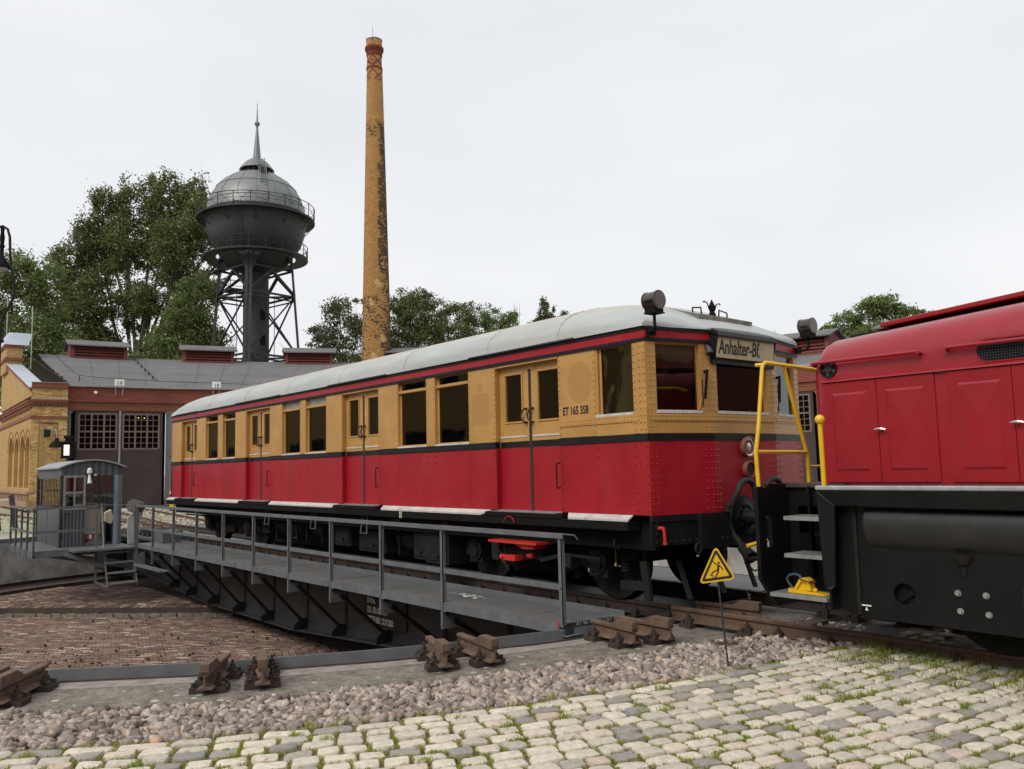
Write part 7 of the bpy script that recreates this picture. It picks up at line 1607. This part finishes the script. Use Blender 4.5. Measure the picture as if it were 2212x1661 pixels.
spec = [('birch_tree', 'thin drooping birch beside the chimney foot, above the shed roof', (735, 745), 82, [(0, 3.3, 1.4, 1.5), (1.2, 1.2, 1.5, 1.7), (-1.2, .7, 1.6, 1.5), (2.2, 4.2, .8, 1.0), (.2, -1.2, 2.0, 1.6)], 6500, LEAF3),
 ('broadleaf_tree', 'bushy tree nearest the chimney, rising above the railcar roof', (893, 700), 84, [(0, 1.6, 1.9, 2.2), (-1.4, -.8, 1.7, 2.0), (1.5, 2.6, 1.0, 1.2), (.9, -1.4, 2.0, 2.2), (-1.2, 2.2, 1.2, 1.2), (0, -4.6, 2.4, 2.2), (-1.6, -3.8, 1.5, 2.0)], 15000, LEAF1),
 ('broadleaf_tree', 'pointed tree over the railcar roof, next but one to the chimney', (985, 705), 86, [(-.9, 1.0, 1.3, 1.8), (1.2, .9, 1.3, 1.7), (0, -1.4, 2.2, 1.9), (-2.3, -.9, 1.2, 1.4), (0, -4, 2.6, 2), (-2.0, -3.6, 1.6, 1.6)], 12000, LEAF1),
 ('broadleaf_tree', 'twin headed green tree beside the bare twigs', (1075, 705), 88, [(-1.0, .8, 1.3, 1.5), (1.3, .3, 1.2, 1.4), (0, -1.6, 2.2, 1.6), (0, -4, 2.6, 2)], 10000, LEAF2),
 ('poplar_tree', 'slim upright poplar beyond the bare twigs', (1178, 690), 90, [(0, 1.0, .62, 1.6), (-.3, -.8, .9, 1.2), (.5, .2, .5, 1.3), (-1.4, -1.6, .9, 1.1), (0, -3.2, 1.6, 1.8)], 6000, LEAF1),
 ('broadleaf_tree', 'small round tree next to the slim upright poplar', (1218, 700), 92, [(0, .4, .95, 1.1), (.4, -1.4, 1.2, 1.2), (-.9, -.9, .7, .8), (0, -3, 1.6, 1.6)], 4000, LEAF1)]
def vray(px, py, dd_):
    v = cr_*(px-1106)+(-cu_)*(py-830.5)+fw*1800; k = dd_/math.hypot(v.x, v.y); return Vector((0,0,1.62))+v*k
for i, (nm, lab, (px, py), dd_, lb, n, mt_) in enumerate(spec):
    q = vray(px, py, dd_); tree(nm, lab, q.x, q.y, 3, q.z-2.5, [(s_*vx*1.1, s_*vy*1.1, q.z+h, r*1.22, r*1.22, rz*1.12) for s_, h, r, rz in lb], int(n*1.9), .22, mt_, seed=20+i, tr=.17, limbs=5)
q = vray(1118, 690, 90); t = thing('bare_tree', 'bare leafless twigs standing up between the green tree and the slim poplar', 'tree', (q.x, q.y, 0), 'trees behind the sheds')
b = B(); rn = random.Random(9); b.cyl((q.x, q.y, 0), (q.x, q.y, q.z-2), .14, 6, .08)
for k in range(9): a = rn.uniform(0, 6); s_ = rn.uniform(.1, .7); b.tube([(q.x, q.y, q.z-3), (q.x+s_*.6*math.cos(a), q.y+s_*.6*math.sin(a), q.z-.5), (q.x+s_*math.cos(a), q.y+s_*math.sin(a), q.z+rn.uniform(.6, 2.2))], .03, 4, [.05, .03, .012])
b.build('trunk', BARK, t)
q = vray(1885, 700, 78); vx2, vy2 = .93, .36
tree('broadleaf_tree', 'spreading tree above the red locomotive bonnet', q.x, q.y, 2, q.z-1.5, [(s_*vx2, s_*vy2, q.z+h, r, r, rz) for s_, h, r, rz in ((-2.0, .2, 1.5, 1.4), (-.4, 1.2, 1.6, 1.4), (1.0, 1.6, 1.4, 1.1), (2.6, .6, 1.3, 1.1), (4.0, .2, 1.0, .8), (0, -1.2, 2.4, 1.5), (2.6, -1.0, 2.0, 1.3), (-3.2, -.6, 1.2, 1.0), (-1.2, -2.6, 2.4, 1.5), (-4.4, -.2, .7, .6))], 28000, .22, LEAF2, seed=41, tr=.2)

# ------------------------------------------------------------------ small things in the yard
q = vray(0, 600, 24); gx_, gy_ = q.x, q.y
t = thing('street_lamp', 'old black arc lamp on a tall post with a curled arm', 'street lamp', (gx_, gy_, -.12))
tilt = lambda h: Vector((gx_-.02, gy_-.06, h)); b = B()
for ddx in (-.05, .05): b.cyl((gx_+ddx*.63, gy_+ddx*.77, -.12), (gx_+ddx*.63, gy_+ddx*.77, 5.2), .035, 8)
b.cyl((gx_, gy_, -.12), (gx_, gy_, .9), .12, 12, .09); b.lathe((gx_, gy_, 5.0), [(.14, 0), (.14, .05), (.09, .07), (.09, .2)], 14); b.build('post', SOOT2, t)
def LQ(s_, z): return Vector((gx_+s_*.63, gy_+s_*.77, z))
b = B(); b.tube([LQ(.06, 5.1), LQ(.07, 5.45), LQ(.14, 5.7), LQ(.30, 5.95), LQ(.37, 6.2), LQ(.35, 6.5), LQ(.26, 6.9), LQ(.23, 7.3), LQ(.21, 7.65), LQ(.15, 7.85), LQ(.03, 7.93), LQ(-.15, 7.9)], .032, 10); b.build('curled_arm', SOOT2, t, smooth=True)
b = B(); o_ = LQ(.02, 6.86); b.lathe(o_, [(.20, 0), (.21, .03), (.17, .12), (.08, .26), (.05, .30), (.045, .5), (.07, .55), (.045, .62), (.06, .78), (.04, .9), (.05, 1.06)], 18); b.build('lamp_shade', SOOT, t, smooth=True)
b = B(); b.sphere(LQ(.02, 6.86), .15, 14, .6); b.build('lamp_glass', mat('milk_glass', (.5, .5, .47), .3), t, smooth=True)
q = vray(145, 1090, 33); z0 = -.12
t = thing('signal_lantern', 'black shunting lantern showing a lit white panel on a thin post by the brick pier', 'signal lantern', (q.x, q.y, z0))
du = Vector((.62, .785, 0)); dn = Vector((.785, -.62, 0)); c = Vector((q.x, q.y, 0)); zc = vray(145, 972, 33).z
b = B(); b.cyl(c+Vector((0,0,z0)), c+Vector((0,0,zc-.28)), .05, 8); b.build('post', RUSTD, t)
b = B(); b.obox(c-du*.19-dn*.16+Vector((0,0,zc-.28)), du*.38, dn*.30, (0,0,.56)); b.obox(c-du*.20+dn*.14+Vector((0,0,zc+.24)), du*.4, dn*.06, (0,0,.06)); b.obox(c-du*.20+dn*.14+Vector((0,0,zc-.30)), du*.4, dn*.06, (0,0,.05)); b.obox(c-du*.10-dn*.08+Vector((0,0,zc+.28)), du*.2, dn*.16, (0,0,.12)); b.obox(c-du*.13-dn*.11+Vector((0,0,zc+.40)), du*.26, dn*.22, (0,0,.10))
for k in range(6): b.obox(c-du*(.215 if k < 3 else -.19)+dn*.0+Vector((0,0,zc-.22+.16*(k % 3))), du*.025, dn*.1, (0,0,.08))
b.build('lantern_case', SOOT, t)
b = B(); b.obox(c-du*.095+dn*.142+Vector((0,0,zc-.19)), du*.19, dn*.006, (0,0,.37)); b.build('lit_panel', LITP, t)
# buffer stop of old sleepers at the end of the straight track
q = vray(14, 1120, 33.5); t = thing('buffer_stop', 'dark leaning sleeper posts with a pale cross bar near the brick gable', 'buffer stop', (q.x, q.y, -.12))
b = B(); c = Vector((q.x, q.y, 0)); du = Vector((.2, .98, 0)); dl = Vector((-.3, 0, 0))
for s_ in (-.22, .28): b = B(); b.bar(c+du*s_+Vector((0,0,-.12)), c+du*(s_-.12)+dl+Vector((0,0,1.05)), .17, .15, (0,1,0)); b.build('leaning_post', mat('tarred_post_%d' % len(MATS), (.035, .032, .034), .8), t)
b = B(); b.bar(c+du*-.3+dl+Vector((0,0,.90)), c+du*.18+dl+Vector((0,0,.93)), .05, .05); b.build('cross_bar', WHITE, t)
q = vray(372, 1052, 44); t = thing('striped_bollard', 'black and yellow striped guard post at the gate column beyond the railcar', 'bollard', (q.x, q.y, -.1))
for k in range(6): b = B(); b.cyl((q.x, q.y, -.1+k*.16), (q.x, q.y, -.1+(k+1)*.16), .11, 10); b.build('stripe', YEL if k % 2 else BLACKP, t)
# tracks fanning out to the gates, pale slabs at the foot of the shed
for i, (th, lab) in enumerate(((TH0, 'rusty shed track leading to the gate numbered nineteen'), (TH0-PITCH, 'rusty shed track leading to the gate numbered eighteen'), (182.0, 'rusty track running straight on beyond the pit past the cabin'))):
    t = thing('shed_track', lab, 'railway track', tuple(pol(20, th, -.1)), 'tracks fanning out to the shed gates')
    rh = pol(1, th)-C0; tg = Vector((rh.y, -rh.x, 0))
    for s_ in (-.75, .75): b = B(); rail(b, pol(11.3, th)+tg*s_, pol(30.8, th)+tg*s_, 0.0); b.build('rail', RUST, t)
    for k in range(26):
        p_ = pol(12.6+k*.7, th, -.15); b = B(); b.obox(p_-tg*1.25-rh*.12-Vector((0,0,.1)), tg*2.5, rh*.24, (0,0,.1)); b.build('sleeper', SLEEP, t)
for k in range(14):
    b = B(); f_ = bayf(TH0-PITCH*1+random.uniform(-.1, .1)); u = -5+(k % 7)*1.5; v = -3.2-(k//7)*1.4-.0; P_ = [f_(u, v, -.05), f_(u+1.45, v, -.05), f_(u+1.45, v+1.35, -.05), f_(u, v+1.35, -.05)]; b.prism(P_, (0,0,-.1)); o = b.build('paving_slab', SLABM); o['kind'] = 'structure'
# grass in the yard beyond the pit
V_, F_, R2 = [], [], []
for k in range(2600):
    a = random.uniform(165, 200); r = random.uniform(12.6, 26); p_ = pol(r, a, -.11)
    if gnoise(p_.x*.5, p_.y*.5) > -.1: tuft(p_.x, p_.y, -.12, 6, random.uniform(.05, .14), .12, random.choice([.4, .6, .9, .75]))
o = npmesh('yard_grass', V_, F_, GRASSM, rnd=R2); o['kind'] = 'stuff'

# ------------------------------------------------------------------ long sheds on the open sides of the yard (mirrored in the glass and paint)
def workshop(nm, lab, x0, x1, y0, y1, h, axis):
    t = thing(nm, lab, 'workshop', ((x0+x1)/2, (y0+y1)/2, 0))
    b = B(); b.box(x0, x1, y0, y1, -.1, h); b.build('wall', YBRICK if axis == 'x' else BOARD, t, uv=True)
    b = B()
    if axis == 'x': b.prism([(x0-.4, y0-.5, h), (x0-.4, y1+.5, h), (x0-.4, (y0+y1)/2, h+2.6)], (x1-x0+.8, 0, 0))
    else: b.prism([(x0-.5, y0-.4, h), (x1+.5, y0-.4, h), ((x0+x1)/2, y0-.4, h+2.6)], (0, y1-y0+.8, 0))
    b.build('roof', TAR, t)
    n = int(((x1-x0) if axis == 'x' else (y1-y0))/5.2)
    for k in range(n):
        b = B()
        if axis == 'x': c = x0+2.6+k*5.2; b.box(c-2.0, c+2.0, y1-.02, y1+.06, .0, 5.0)
        else: c = y0+2.6+k*5.2; b.box(x0-.06, x0+.02, c-2.0, c+2.0, .0, 5.0)
        g_ = b.build('gate', GATE, t); b = B()
        for i in range(6):
            for j in range(4):
                if axis == 'x': b.box(c-1.75+i*.6, c-1.25+i*.6, y1+.06, y1+.065, 3.0+j*.47, 3.4+j*.47)
                else: b.box(x0-.065, x0-.06, c-1.75+i*.6, c-1.25+i*.6, 3.0+j*.47, 3.4+j*.47)
        sub(b, 'panes', SOOT, g_, kind='stuff')
workshop('workshop_shed', 'long yellow brick shed across the yard, seen only mirrored in the railcar windows', -150, 30, -44, -28, 10.2, 'x')
workshop('workshop_shed', 'red boarded gate shed ahead of the railcar, seen only mirrored in its front glass', 29, 42, -24, 125, 10.5, 'y')
